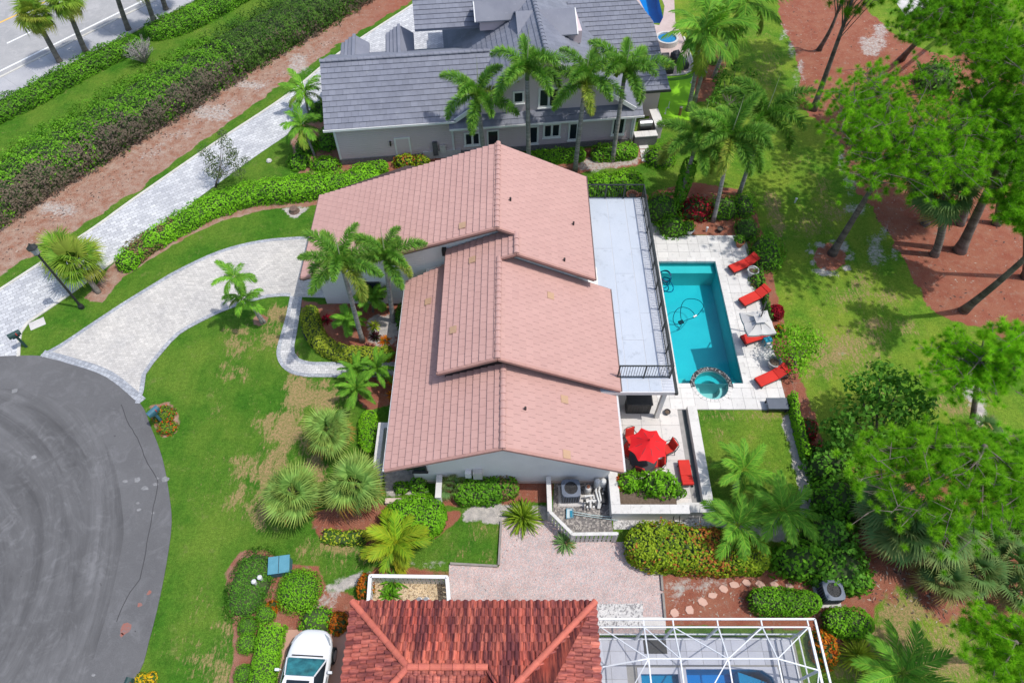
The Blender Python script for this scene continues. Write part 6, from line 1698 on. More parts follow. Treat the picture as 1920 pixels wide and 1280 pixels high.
def hedge(name, label, cat, line, hw, h, m, dens=150, leaf=.13, asp=.6, group=None, accent=None, p=.55, lump=.10, seed=1, z0=0.0, taper=True, core=mCore, stray=.05):
    """clipped or loose hedge along a plan line; hw, h numbers or lists per input point"""
    r = np.random.default_rng(seed)
    L0 = [Vector(q) for q in line]
    hw = list(hw) if hasattr(hw, '__len__') else [hw] * len(L0); h = list(h) if hasattr(h, '__len__') else [h] * len(L0)
    pts, ws, hs = [], [], []
    sl_ = [0.0]
    for a, b_ in zip(L0[:-1], L0[1:]): sl_.append(sl_[-1] + (b_ - a).length)
    ln = smooth_line(L0, .3); s_ = [0.0]
    for a, b_ in zip(ln[:-1], ln[1:]): s_.append(s_[-1] + (b_ - a).length)
    s_ = np.array(s_); tot = s_[-1]
    sx = s_ * sl_[-1] / tot
    X = np.array([[q.x, q.y] for q in ln]); W = np.interp(sx, sl_, hw); Hh = np.interp(sx, sl_, h)
    T = np.gradient(X, axis=0); T /= np.linalg.norm(T, axis=1, keepdims=True) + 1e-9
    Nr = np.stack([-T[:, 1], T[:, 0]], 1)
    def place(s, th, rad):
        x = np.stack([np.interp(s, s_, X[:, k]) for k in range(2)], 1)
        nr = np.stack([np.interp(s, s_, Nr[:, k]) for k in range(2)], 1); tt = np.stack([nr[:, 1], -nr[:, 0]], 1)
        w = np.interp(s, s_, W); hh = np.interp(s, s_, Hh)
        if taper:
            e = np.minimum(s, tot - s) / np.maximum(w, .05); e = np.sqrt(np.clip(1 - (1 - np.clip(e, 0, 1)) ** 2, .02, 1)); w = w * e; hh = hh * (.55 + .45 * e)
        c, sn_ = np.cos(th), np.sin(th)
        lat = np.sign(c) * np.abs(c) ** p * w * rad; z = np.abs(sn_) ** p * hh * rad
        P = np.concatenate([x + nr * lat[:, None], (z + z0)[:, None]], 1)
        out = np.concatenate([nr * (c * .9)[:, None], np.abs(sn_)[:, None]], 1)
        return P, unit(out + 1e-6)
    area = float(np.sum((2 * W + 1.7 * Hh)[:-1] * np.diff(s_)))
    n = int(area * dens * 1.45)
    tf_ = np.linspace(1e-4, np.pi - 1e-4, 4000); c_, n_ = np.cos(tf_), np.sin(tf_)
    yy = np.sign(c_) * np.abs(c_) ** p * W.mean(); zz_ = n_ ** p * Hh.mean(); al = np.concatenate([[0], np.cumsum(np.hypot(np.diff(yy), np.diff(zz_)))])
    th_of = lambda a: np.interp(a, al, tf_)
    ga_ = np.linspace(0, al[-1], 33)
    gs, gt = np.linspace(0, tot, max(12, int(tot / .25))), th_of(ga_)
    ga, gb = np.meshgrid(gs, gt, indexing='ij')
    Pg = place(ga.ravel(), gb.ravel(), np.ones(ga.size))[0].reshape(*ga.shape, 3)
    ar = np.linalg.norm(np.cross(Pg[1:, :-1] - Pg[:-1, :-1], Pg[:-1, 1:] - Pg[:-1, :-1]), axis=-1).ravel()
    pick = r.choice(len(ar), n, p=ar / ar.sum()); pi_, pj = pick // (len(gt) - 1), pick % (len(gt) - 1)
    s = gs[pi_] + r.random(n) * (gs[1] - gs[0]); th = th_of(ga_[pj] + r.random(n) * (ga_[1] - ga_[0]))
    P, out = place(s, th, np.ones(n))
    lumps = 1 + lump * vnoise(P, 2.6, seed) + lump * .7 * vnoise(P, 6.5, seed + 3)
    P, out = place(s, th, lumps + r.uniform(-.10, .03, n) + (r.random(n) < stray) * r.uniform(0, .12, n))
    tone = .48 + .30 * vnoise(P, 1.7, seed + 2) + r.uniform(-.38, .38, n)
    acc = accent(P, s / tot, r, n) if accent else None
    o = thing(name, label, cat, (float(X[len(X) // 2, 0]), float(X[len(X) // 2, 1]), 0), 0, group)
    loc = np.array([o.location[0], o.location[1], 0])
    link('foliage', leaf_mesh('foliage', P - loc, out, leaf, asp, m, tone, acc, r=r), o)
    # twiggy core
    k = 9; ths = np.linspace(0, np.pi, k); rows = []
    sel = np.arange(0, len(s_), 2) if len(s_) > 6 else np.arange(len(s_))
    if sel[-1] != len(s_) - 1: sel = np.append(sel, len(s_) - 1)
    ss = np.clip(s_[sel], .12, tot - .12)
    for a in ths:
        q, _ = place(ss, np.full(len(ss), a), np.full(len(ss), .84)); q[:, 2] *= .97; rows.append(q - loc)
    Vc = np.stack(rows, 1).reshape(-1, 3); nn = len(ss)
    i, j = np.meshgrid(np.arange(nn - 1), np.arange(k - 1), indexing='ij'); a = (i * k + j).ravel()
    fc = np.stack([a, a + 1, a + k + 1, a + k], 1)
    ends = [np.arange(k)[None, :], ((nn - 1) * k + np.arange(k))[None, :]]
    link('twig_core', mesh_np('twig_core', Vc, [fc] + ends, core), o)
    return o
def bush(name, label, cat, c, rx, ry, h, m, dens=170, leaf=.13, asp=.6, group=None, accent=None, seed=1, lump=.10, box=.75, base=0.0, core=mCore, rz=0.0, wild=.7):
    """rounded shrub on an ellipse in plan"""
    r = np.random.default_rng(seed)
    n = int(dens * 4.8 * (rx * ry * .6 + (rx + ry) * .5 * h * .8))
    def shape(d, k):
        q = np.sign(d) * np.abs(d) ** box
        nrm = (np.abs(q) ** 2.2).sum(1, keepdims=True) ** (1 / 2.2)
        q = q / nrm * (k[:, None] if hasattr(k, '__len__') else k)
        x, y = q[:, 0] * rx, q[:, 1] * ry
        return np.stack([x * math.cos(rz) - y * math.sin(rz), x * math.sin(rz) + y * math.cos(rz), np.maximum(q[:, 2], 0) * (h - base) + base], 1)
    ef = np.linspace(0, np.pi / 2, 3000); pf = shape(np.stack([np.cos(ef) + 1e-9, 0 * ef + 1e-9, np.sin(ef) + 1e-9], 1), 1.0)
    al = np.concatenate([[0], np.cumsum(np.linalg.norm(np.diff(pf, axis=0), axis=1))]); e_of = lambda a: np.interp(a, al, ef)
    ge = np.linspace(0, al[-1], 25)
    ga, gb = np.meshgrid(np.linspace(0, 2 * np.pi, 49), e_of(ge), indexing='ij')
    dr = lambda a, e: np.stack([np.cos(a) * np.cos(e), np.sin(a) * np.cos(e), np.sin(e)], -1) + 1e-7
    Pg = shape(dr(ga.ravel(), gb.ravel()), 1.0).reshape(49, 25, 3)
    ar = np.linalg.norm(np.cross(Pg[1:, :-1] - Pg[:-1, :-1], Pg[:-1, 1:] - Pg[:-1, :-1]), axis=-1).ravel()
    pick = r.choice(len(ar), n, p=ar / ar.sum())
    d = dr((pick // 24 + r.random(n)) * 2 * np.pi / 48, e_of((pick % 24 + r.random(n)) * (ge[1] - ge[0])))
    P0 = shape(d, 1.0)
    k = 1 + lump * vnoise(P0 + np.array([c[0], c[1], 0]), 2.8, seed) + lump * .8 * vnoise(P0, 7.0, seed + 4) + r.uniform(-.14, .04, n)
    P = shape(d, k)
    tone = .48 + .28 * vnoise(P, 2.1, seed + 2) + r.uniform(-.38, .38, n)
    acc = accent(P + np.array([c[0], c[1], 0]), None, r, n) if accent else None
    o = thing(name, label, cat, (c[0], c[1], 0), 0, group)
    link('foliage', leaf_mesh('foliage', P, d, leaf, asp, m, tone, acc, wild=wild, r=r), o)
    g = Geo(); nu, nv = 14, 6; dd = []
    for j in range(nv + 1):
        for i in range(nu):
            a, e = 2 * math.pi * i / nu, math.pi / 2 * j / nv
            dd.append((math.cos(a) * math.cos(e), math.sin(a) * math.cos(e), math.sin(e)))
    q = shape(np.array(dd) + 1e-6, .82)
    fs = [(j * nu + i, j * nu + (i + 1) % nu, (j + 1) * nu + (i + 1) % nu, (j + 1) * nu + i) for j in range(nv) for i in range(nu)]
    Geo().add([tuple(v) for v in q], fs).build('twig_core', core, o, world=False)
    return o
# foliage colours
LM = dict(
    fresh=leafmat('leaf_fresh', (.065, .200, .010), (.200, .470, .022), old=(.20, .14, .07)),
    hedge=leafmat('leaf_hedge', (.048, .155, .011), (.160, .390, .024), old=(.22, .13, .07)),
    dark=leafmat('leaf_dark', (.038, .130, .014), (.135, .330, .034), old=(.16, .10, .05)),
    wild=leafmat('leaf_wild', (.058, .170, .014), (.180, .420, .028), old=(.175, .140, .105)),
    olive=leafmat('leaf_olive', (.040, .070, .026), (.110, .150, .070), old=(.20, .17, .13)),
    gold=leafmat('leaf_gold', (.14, .22, .016), (.42, .48, .045), old=(.06, .15, .015)),
    lime=leafmat('leaf_lime', (.085, .260, .010), (.22, .48, .022), old=(.2, .14, .06)),
    croton=leafmat('leaf_croton', (.05, .12, .012), (.20, .30, .02), old=(.52, .085, .018)),
    orange=leafmat('leaf_orange', (.30, .06, .01), (.62, .20, .015), old=(.06, .14, .015)),
    crimson=leafmat('leaf_crimson', (.10, .008, .012), (.40, .020, .040), old=(.05, .12, .015)),
    yellow=leafmat('leaf_yellow', (.5, .26, .01), (.75, .48, .02), old=(.06, .15, .015)),
    purple=leafmat('leaf_purple', (.030, .012, .016), (.10, .03, .035), old=(.05, .10, .02)),
    mix=leafmat('leaf_mix', (.075, .160, .010), (.30, .40, .025), old=(.46, .10, .045)),
    fox=leafmat('frond_foxtail', (.045, .145, .024), (.165, .370, .042), old=(.42, .36, .07), trans=.22),
    coco=leafmat('frond_coconut', (.050, .165, .018), (.175, .400, .036), old=(.42, .34, .07), trans=.25),
    sabal=leafmat('frond_sabal', (.070, .165, .030), (.270, .450, .105), old=(.40, .20, .055), trans=.28),
    fan=leafmat('frond_fan', (.050, .140, .014), (.190, .350, .035), old=(.40, .36, .07), trans=.25),
    palmetto=leafmat('frond_palmetto', (.045, .115, .030), (.150, .270, .090), old=(.34, .24, .09), trans=.2),
    arec=leafmat('frond_areca', (.070, .190, .012), (.24, .40, .020), old=(.55, .42, .03), trans=.28),
    pine=leafmat('needle_pine', (.095, .290, .011), (.265, .53, .025), old=(.16, .09, .04), trans=.45),
    pine2=leafmat('needle_pine_deep', (.070, .225, .012), (.20, .46, .024), old=(.16, .09, .04), trans=.45),
)
# ---- fronds
def feather(name, m, L, nst, ll, droop, plume=0.0, fwd=38, old=0.0, wid=.030, seed=1, per=2, tipold=.2, petiole=.1, flop=.25):
    r = np.random.default_rng(seed)
    ts = np.linspace(0, 1, 24); ang = -droop * ts ** 1.35
    dx = np.cos(ang) * L / 23; dz = np.sin(ang) * L / 23
    cx = np.concatenate([[0], np.cumsum(dx[:-1])]); cz = np.concatenate([[0], np.cumsum(dz[:-1])])
    V, Tt, Q, Tr = [], [], [], []
    k = 0
    t = np.repeat(np.linspace(petiole, .995, nst), per) + r.uniform(-.01, .01, nst * per)
    t = np.clip(t, 0, 1); n = len(t)
    side = np.tile(np.array([1, -1] * (per // 2) if per > 1 else [1]), nst)[:n]
    a = -droop * t ** 1.35
    pos = np.stack([np.interp(t, ts, cx), np.zeros(n), np.interp(t, ts, cz)], 1)
    T = np.stack([np.cos(a), np.zeros(n), np.sin(a)], 1); U = np.stack([-np.sin(a), np.zeros(n), np.cos(a)], 1); Sd = np.stack([np.zeros(n), side, np.zeros(n)], 1)
    roll = r.uniform(-plume, plume, n) if plume else r.uniform(-.1, .22, n)
    f = np.radians(fwd + 28 * t + r.uniform(-9, 9, n))
    D = unit((Sd * np.cos(roll)[:, None] + U * np.sin(roll)[:, None]) * np.cos(f)[:, None] + T * np.sin(f)[:, None])
    ln = ll * np.clip(np.sin(np.pi * np.clip(.10 + .86 * t, 0, 1)), .18, 1) ** .6 * r.uniform(.85, 1.12, n)
    Wd = unit(np.cross(D, U + Sd * .2 * side[:, None])) * wid * .5
    mid = pos + D * (ln * .55)[:, None]; tip = pos + D * ln[:, None] + np.array([0, 0, -1.0]) * (ln * flop)[:, None]
    mid[:, 2] -= ln * flop * .22
    Vv = np.stack([pos - Wd * .6, pos + Wd * .6, mid + Wd, mid - Wd, tip], 1).reshape(-1, 3)
    b_ = np.arange(n) * 5
    quad = np.stack([b_, b_ + 1, b_ + 2, b_ + 3], 1); tri = np.stack([b_ + 3, b_ + 2, b_ + 4], 1)
    tn = np.zeros((n, 5, 4)); tn[:, :, 3] = 1
    tn[:, :, 0] = (.4 + r.uniform(-.3, .4, n))[:, None]
    tn[:, :, 1] = np.clip(old + r.uniform(-.15, .15, n), 0, 1)[:, None] * (1 if old > 0 else 0)
    tn[:, 4, 1] = np.clip(tn[:, 4, 1] + tipold, 0, 1)
    # rachis
    rw = .022 * (1 - .8 * ts) * (L / 2.2) + .004
    rv = np.stack([np.stack([cx, -rw, cz], 1), np.stack([cx, rw, cz], 1), np.stack([cx, 0 * cx, cz - rw * 1.5], 1)], 1).reshape(-1, 3)
    o_ = len(Vv); i = np.arange(23) * 3 + o_
    rq = np.concatenate([np.stack([i, i + 1, i + 4, i + 3], 1), np.stack([i + 1, i + 2, i + 5, i + 4], 1), np.stack([i + 2, i, i + 3, i + 5], 1)])
    rt = np.zeros((len(rv), 4)); rt[:, 0] = 1.0; rt[:, 1] = .35; rt[:, 3] = 1
    return mesh_np(name, np.concatenate([Vv, rv]), [quad, rq, tri], m, np.concatenate([tn.reshape(-1, 4), rt]))
def fanleaf(name, m, R_, nseg, pet, old=0.0, seed=1, spread=125, flop=.25, fold=.25):
    r = np.random.default_rng(seed)
    th = np.radians(np.linspace(-spread, spread, nseg)) + r.uniform(-.03, .03, nseg)
    c = np.array([pet, 0, 0]); n = nseg
    D = np.stack([np.cos(th), np.sin(th), np.zeros(n)], 1)
    ln = R_ * (.72 + .28 * np.cos(th * .75)) * r.uniform(.9, 1.08, n)
    W = np.stack([-np.sin(th), np.cos(th), np.zeros(n)], 1) * (R_ * math.radians(2 * spread) / nseg * .30)
    zf = np.array([0, 0, 1.0]) * fold * R_
    P0 = c + D * (.06 * R_); P1 = c + D * (ln * .55)[:, None] + zf * .16; P2 = c + D * ln[:, None] - np.array([0, 0, 1.0]) * (ln * flop * r.uniform(.5, 1.4, n))[:, None]
    V = np.stack([P0 - W * .15, P0 + W * .15, P1 + W, P1 - W, P2], 1).reshape(-1, 3)
    b_ = np.arange(n) * 5
    tn = np.zeros((n, 5, 4)); tn[:, :, 3] = 1; tn[:, :, 0] = (.45 + r.uniform(-.35, .35, n))[:, None]; tn[:, :, 1] = old; tn[:, 4, 1] = min(1, old + .3)
    pw = .014
    pv = np.array([[0, -pw, 0], [0, pw, 0], [pet, pw, 0], [pet, -pw, 0], [0, 0, -pw * 2], [pet, 0, -pw * 2]]); k = 5 * n
    pq = np.array([[k, k + 1, k + 2, k + 3], [k + 1, k + 4, k + 5, k + 2], [k + 4, k, k + 3, k + 5]])
    pt = np.zeros((6, 4)); pt[:, 0] = 1; pt[:, 1] = max(old, .25); pt[:, 3] = 1
    return mesh_np(name, np.concatenate([V, pv]), [np.stack([b_, b_ + 1, b_ + 2, b_ + 3], 1), pq, np.stack([b_ + 3, b_ + 2, b_ + 4], 1)], m, np.concatenate([tn.reshape(-1, 4), pt]))
def trunk_mat(name, c1, c2, ring=9.0, bmp=.6):
    m = bpy.data.materials.new(name); MATS[name] = m
    nt, b, o = nodes_of(m); p = wpos(nt)
    rn = noise(nt, stretch(nt, p, (.6, .6, ring)), 1.0, 3, .6)
    col = mixc(nt, ramp(nt, rn, .38, .62), c1, c2)
    col = mixc(nt, 1.0, col, ramp(nt, noise(nt, p, 14, 4, .7), .3, .7, (.75, .75, .75), (1.2, 1.2, 1.2)), 'MULTIPLY')
    nt.links.new(col, b.inputs['Base Color']); b.inputs['Roughness'].default_value = .9
    bump(nt, b, rn, bmp, .03)
    return m
mTrunkP = trunk_mat('palm_trunk', (.20, .19, .175), (.34, .325, .30))
mTrunkD = trunk_mat('palm_trunk_dark', (.11, .095, .08), (.20, .175, .15), 6)
mShaft = mat('crownshaft', (.09, .17, .05), (.13, .19, .08), 3, .5)
mBark = trunk_mat('pine_bark', (.085, .066, .056), (.18, .145, .125), 3.0, 1.0)
mDead = mat('dead_wood', (.34, .32, .30), (.22, .20, .19), 5, .9)
FR = dict(
    fox=[feather('frond', LM['fox'], 1.0, 96, .185, d, 1.57, 8, o_, .0135, sd, 6, .25, .04, .14) for d, o_, sd in ((1.6, 0, 1), (1.9, 0, 2), (1.35, 0, 3), (2.0, .35, 4))],
    coco=[feather('frond', LM['coco'], 1.0, 44, .27, d, 0, 32, o_, .022, sd, 2, .2, .12, .45) for d, o_, sd in ((.9, 0, 5), (1.3, 0, 6), (.6, 0, 7), (1.4, .3, 8))],
    date=[feather('frond', LM['coco'], 1.0, 40, .22, d, .35, 40, o_, .015, sd, 4, .1, .06, .25) for d, o_, sd in ((1.0, 0, 9), (1.3, 0, 10), (.7, 0, 11), (1.3, .15, 12))],
    xmas=[feather('frond', LM['arec'] if False else LM['coco'], 1.0, 34, .30, d, .25, 34, o_, .032, sd, 2, .15, .08, .35) for d, o_, sd in ((1.1, 0, 13), (1.4, 0, 14), (.8, 0, 15), (1.3, .25, 16))],
    arec=[feather('frond', LM['arec'], 1.0, 34, .32, d, .2, 34, o_, .030, sd, 2, .3, .1, .3) for d, o_, sd in ((.9, .05, 17), (1.2, .2, 18), (.6, 0, 19), (1.1, .5, 20))],
    sabal=[fanleaf('frond', LM['sabal'], .62, 30, .42, o_, sd, 120, fl, .3) for o_, sd, fl in ((0, 1, .3), (0, 2, .45), (.05, 3, .2), (.9, 4, .6))],
    fan=[fanleaf('frond', LM['fan'], .60, 26, .45, o_, sd, 110, fl, .25) for o_, sd, fl in ((0, 5, .35), (.1, 6, .5), (.35, 7, .25), (.6, 8, .6))],
    palmetto=[fanleaf('frond', LM['palmetto'], .58, 22, .5, o_, sd, 105, fl, .2) for o_, sd, fl in ((0, 9, .25), (0, 10, .4), (.15, 11, .2), (.85, 12, .6))],
)
def palm(name, label, base, top, n, L, kind, elev=(65, -15), r0=.13, r1=.09, shaft=.5, spear=False, group=None, seed=1, old_from=.85, trunk=mTrunkP, cat='palm tree', bulge=0.0, jit=10, sc_j=.12, rollj=.35):
    """base, top: site points; the fronds spring from top"""
    r = random.Random(seed)
    base, top = Vector(base), Vector(top)
    t = thing(name, label, cat, base, 0, group)
    d = top - base; n_ = 10
    pts = [Vector((d.x * (k / n_) ** 1.25, d.y * (k / n_) ** 1.25, d.z * k / n_)) for k in range(n_ + 1)]
    if d.z > .15:
        k_s = max(1, int(round(n_ * (1 - shaft / max(d.z, .01))))) if shaft else n_
        rr = [r0 * (1.35 if k == 0 else 1) + (r1 - r0) * k / n_ + bulge * math.sin(math.pi * k / n_) for k in range(n_ + 1)]
        Geo().tube([pts[0] - Vector((0, 0, .15))] + pts[1:k_s + 1], rr[:k_s + 1], 10).build('trunk', trunk, t, smooth=True, world=False)
        if shaft and k_s < n_:
            Geo().tube(pts[k_s:], [rr[k_s] * 1.12 - .25 * r1 * j / max(1, n_ - k_s) for j in range(n_ - k_s + 1)], 10).build('crownshaft', mShaft if kind != 'sabal' else mTrunkD, t, smooth=True, world=False)
    az = r.uniform(0, 6.28)
    for k in range(n):
        q = (k + .5) / n
        el = elev[0] + (elev[1] - elev[0]) * q ** .8 + r.uniform(-jit, jit)
        az += 2.39996 + r.uniform(-.25, .25)
        v = FR[kind]
        me = v[3] if q > old_from else v[r.randrange(3)]
        f = link('frond', me, t, d)
        f.rotation_euler = Euler((r.uniform(-rollj, rollj), -R(el), az), 'XYZ')
        s_ = L * r.uniform(1 - sc_j, 1 + sc_j)
        f.scale = (s_, s_, s_)
    if spear:
        Geo().tube([d, d + Vector((.05, .02, L * .55)), d + Vector((.06, .04, L * .95))], [.035, .02, .004], 6).build('spear_leaf', mat('spear_tan', (.42, .42, .28), (.3, .36, .18), 3, .6), t, world=False)
    return t
def tall(u, v, tu, tv):
    """base pixel, crown-top pixel -> base and top points (top kept over the base row by row)"""
    b_ = at(u, v); z = zof(b_, tv)
    q = at(tu, tv, z)
    return b_, Vector((q.x, q.y, z))
# ---- pines
def tuft_template(k, seed, up=.55):
    r = np.random.default_rng(seed)
    d = unit(rand_unit(k, r) + np.array([0, 0, up])); s = unit(np.cross(d, rand_unit(k, r)))
    return d, s
TUFT = [tuft_template(140, s_, .25) for s_ in range(6)]
def tufts(C_, size, r, wid=.048, dark=0.0):
    Vs, ts = [], []
    for i, c in enumerate(C_):
        d, s = TUFT[int(r.integers(0, 6))]; a = r.uniform(0, 6.28)
        Rz = np.array([[math.cos(a), -math.sin(a), 0], [math.sin(a), math.cos(a), 0], [0, 0, 1]])
        d = d @ Rz.T; s = s @ Rz.T
        L = size * r.uniform(.75, 1.2)
        n = len(d); ln = L * r.uniform(.7, 1.1, n)[:, None]
        V = np.stack([c + d * ln * .08 - s * L * wid * .5, c + d * ln * .08 + s * L * wid * .5, c + d * ln], 1)
        Vs.append(V.reshape(-1, 3))
        t = np.zeros((n, 3, 4)); t[:, :, 3] = 1; tone = r.uniform(.1, .75)
        t[:, :, 0] = np.clip(tone + r.uniform(-.25, .3, n), 0, 1)[:, None]; t[:, 0:2, 1] = .0
        ts.append(t.reshape(-1, 4))
    V = np.concatenate(Vs); return V, np.arange(len(V)).reshape(-1, 3), np.concatenate(ts)
def pine(label, base, top, crown, radii, n_limb, n_tuft, size=.34, m='pine', seed=1, r0=.2, group='pine trees', bend=0.0, name='pine_tree', low=.0):
    """crown: centre of the needle crown (site point); radii: ellipsoid"""
    r = np.random.default_rng(seed)
    base, top, crown = Vector(base), Vector(top), Vector(crown)
    t = thing(name, label, 'pine tree', base, 0, group)
    n = 12; side = Vector((-(top - base).y, (top - base).x, 0)); side = side.normalized() if side.length > .01 else Vector((1, 0, 0))
    pts = [base.lerp(top, k / n) - base + side * (bend * math.sin(math.pi * k / n)) for k in range(n + 1)]
    rr = [r0 * (1.5 if k == 0 else 1.08 if k == 1 else 1) * (1 - .62 * k / n) for k in range(n + 1)]
    Geo().tube([pts[0] - Vector((0, 0, .2))] + pts[1:], rr, 10).build('trunk', mBark, t, smooth=True, world=False)
    if n_tuft <= 0: return t
    Cc = np.array(crown - base); Rd = np.array(radii)
    limbs = Geo(); tc_ = []
    trunkp = np.array([list(p) for p in pts])
    for i in range(n_limb):
        d = rand_unit(1, r)[0]; d[2] = abs(d[2]) * .9 - .35 + low; e = Cc + unit(d) * Rd * r.uniform(.62, 1.0)
        f0 = r.uniform(.62, 1.0); k0 = f0 * n; s0 = trunkp[int(k0)] + (trunkp[min(n, int(k0) + 1)] - trunkp[int(k0)]) * (k0 - int(k0))
        mid = (s0 + e) / 2 + np.array([r.uniform(-.3, .3), r.uniform(-.3, .3), r.uniform(-.1, .4)])
        P = [s0 * (1 - q) ** 2 + 2 * mid * q * (1 - q) + e * q * q for q in np.linspace(0, 1, 6)]
        limbs.tube([Vector(p) for p in P], [.028 * (1 - q * .8) * r0 / .2 for q in np.linspace(0, 1, 6)], 5)
        m_ = max(2, int(n_tuft / n_limb))
        for j in range(m_):
            q = r.uniform(.16, 1.0) ** .7
            c = s0 * (1 - q) ** 2 + 2 * mid * q * (1 - q) + e * q * q
            off = r.normal(size=3) * np.array([.42, .42, .22]) * (Rd.mean() / 2.4)
            tc_.append(c + off)
            if j % 3 == 0: limbs.tube([Vector(c), Vector(c + off)], [.018, .008], 4, False)
    limbs.build('limb', mBark, t, world=False, kind='stuff')
    V, Fq, tn = tufts(np.array(tc_), size, r)
    link('crown', mesh_np('crown', V, [Fq], LM[m], tn), t)
    return t
def leafy_tree(name, label, cat, base, clumps, m, leaf=.17, per=60, r0=.12, seed=1, asp=.6, group=None, bark=mBark, spread=1.0):
    """clumps: list of (centre point, radius)"""
    r = np.random.default_rng(seed)
    base = Vector(base); t = thing(name, label, cat, base, 0, group)
    cen = sum((c for c, _ in clumps), Vector()) / len(clumps)
    fork = Vector(((cen.x - base.x) * .45, (cen.y - base.y) * .45, max(.3, min(c.z for c, _ in clumps) * .6)))
    Geo().tube([Vector((0, 0, -.15)), fork * .5, fork], [r0 * 1.3, r0, r0 * .8], 8).build('trunk', bark, t, smooth=True, world=False)
    lim = Geo(); Ps, outs = [], []
    for c, rad in clumps:
        e = c - base
        midp = fork.lerp(e, .5) + Vector((0, 0, -.12))
        lim.tube([fork, midp, e], [r0 * .5, r0 * .32, r0 * .12], 5)
        n = int(per * (rad / .5) ** 2)
        d = rand_unit(n, r); k = r.uniform(.25, 1.05, n) ** .6
        P = np.array(e) + d * np.array([rad, rad, rad * .75]) * (k * (1 + .25 * vnoise(d * 3 + np.array(e), 1.5, seed)))[:, None]
        Ps.append(P); outs.append(unit(d + np.array([0, 0, .35])))
    lim.build('limb', bark, t, world=False, kind='stuff')
    P = np.concatenate(Ps); out = np.concatenate(outs)
    tone = .45 + .3 * vnoise(P, 1.9, seed) + r.uniform(-.35, .35, len(P))
    link('crown', leaf_mesh('crown', P, out, leaf, asp, LM[m], tone, r=r), t)
    return t
# ================================================================== PLANTING
def ppm(u, v, z): return F * (sP - (640 - v) / F * cP) / (H - z)
def ln(px, z): return [Vector((q.x, q.y, 0)) for q in A(px, z)]
def gp_(u, v, z=0.0):
    q = at(u, v, z); return Vector((q.x, q.y, 0))
def acc_const(f): return lambda P, s, r, n: (r.random(n) < f).astype(float)
def acc_noise(sc, thr, seed, f=.85): return lambda P, s, r, n: ((vnoise(P, sc, seed) > thr) & (r.random(n) < f)).astype(float)
hn = Vector((sd.y, -sd.x, 0))
def acc_low(P0, d0, wid, seed):
    def f(P, s, r, n):
        lat = (P - np.array([P0.x, P0.y, 0])) @ np.array([hn.x, hn.y, 0])
        return (np.clip((lat - d0) / wid + .75 * vnoise(P, .9, seed) + .3 * vnoise(P, 3.0, seed), 0, 1) > r.uniform(.15, .9, n)).astype(float)
    return f
# ---- street side
hedge('street_hedge', 'clipped green hedge along the sidewalk on the left', 'hedge', ln([(-60, 232), (0, 204), (60, 176), (120, 142), (200, 100), (262, 74)], .5), .85, 1.0, LM['hedge'], 130, .14, seed=3, lump=.14)
hedge('street_hedge', 'clipped green hedge along the sidewalk farther right at the top edge', 'hedge', ln([(272, 62), (310, 50), (345, 38), (390, 16), (440, -10), (480, -30)], .5), [.7, .95, 1.0, 1.0, .9, .8], 1.15, LM['hedge'], 130, .14, seed=4, lump=.14)
hl = [(-60, 392), (0, 352), (70, 308), (151, 262)]
hedge('wild_hedge', 'broad unclipped hedge with dead brown side, part nearest the left edge', 'hedge', ln(hl, .9), [2.0, 2.0, 2.1, 2.1], 1.9, LM['wild'], 95, .15, seed=5, lump=.16, accent=acc_low(gp_(70, 308, .9), .75, 1.2, 2), stray=.12, taper=False, group='unclipped hedge belt')
hl2 = [(140, 269), (240, 208), (336, 152), (420, 102)]
hedge('wild_hedge', 'broad unclipped hedge in the middle beside the bleached dead shrub', 'hedge', ln(hl2, .9), [2.1, 2.2, 2.2, 2.1], 1.95, LM['wild'], 95, .15, seed=6, lump=.16, accent=acc_low(gp_(336, 152, .9), .95, 1.2, 5), stray=.12, taper=False, group='unclipped hedge belt')
hl3 = [(408, 109), (504, 56), (590, 8), (680, -45)]
hedge('wild_hedge', 'dense darker unclipped hedge running off the top edge', 'hedge', ln(hl3, .9), [2.0, 2.1, 2.1, 2.0], 2.0, leafmat('leaf_wild_deep', (.030, .085, .014), (.100, .205, .030), old=(.15, .12, .085)), 95, .15, seed=7, lump=.16, accent=acc_low(gp_(504, 56, .9), 1.7, 1.2, 5), stray=.12, taper=False, group='unclipped hedge belt')
def dead_shrub(label, c, h, rad, seed, n=38):
    r = random.Random(seed); t = thing('dead_shrub', label, 'dead shrub', c, 0); g = Geo()
    for k in range(n):
        a = r.uniform(0, 6.28); e = Vector((rad * r.uniform(.3, 1) * math.cos(a), rad * r.uniform(.3, 1) * math.sin(a), h * r.uniform(.5, 1)))
        m_ = e * .5 + Vector((r.uniform(-.2, .2), r.uniform(-.2, .2), .15))
        g.tube([Vector((0, 0, 0)), m_, e], [.035, .022, .008], 4, False)
        for j in range(3):
            g.tube([m_.lerp(e, j * .3), m_.lerp(e, j * .3) + Vector((r.uniform(-.4, .4), r.uniform(-.4, .4), r.uniform(0, .35)))], [.014, .005], 3, False)
    g.build('branch', mDead, t, world=False, kind='stuff'); return t
dead_shrub('bleached leafless shrub between the two roadside hedges', gp_(272, 118, 0), 1.7, 1.4, 3, 60)
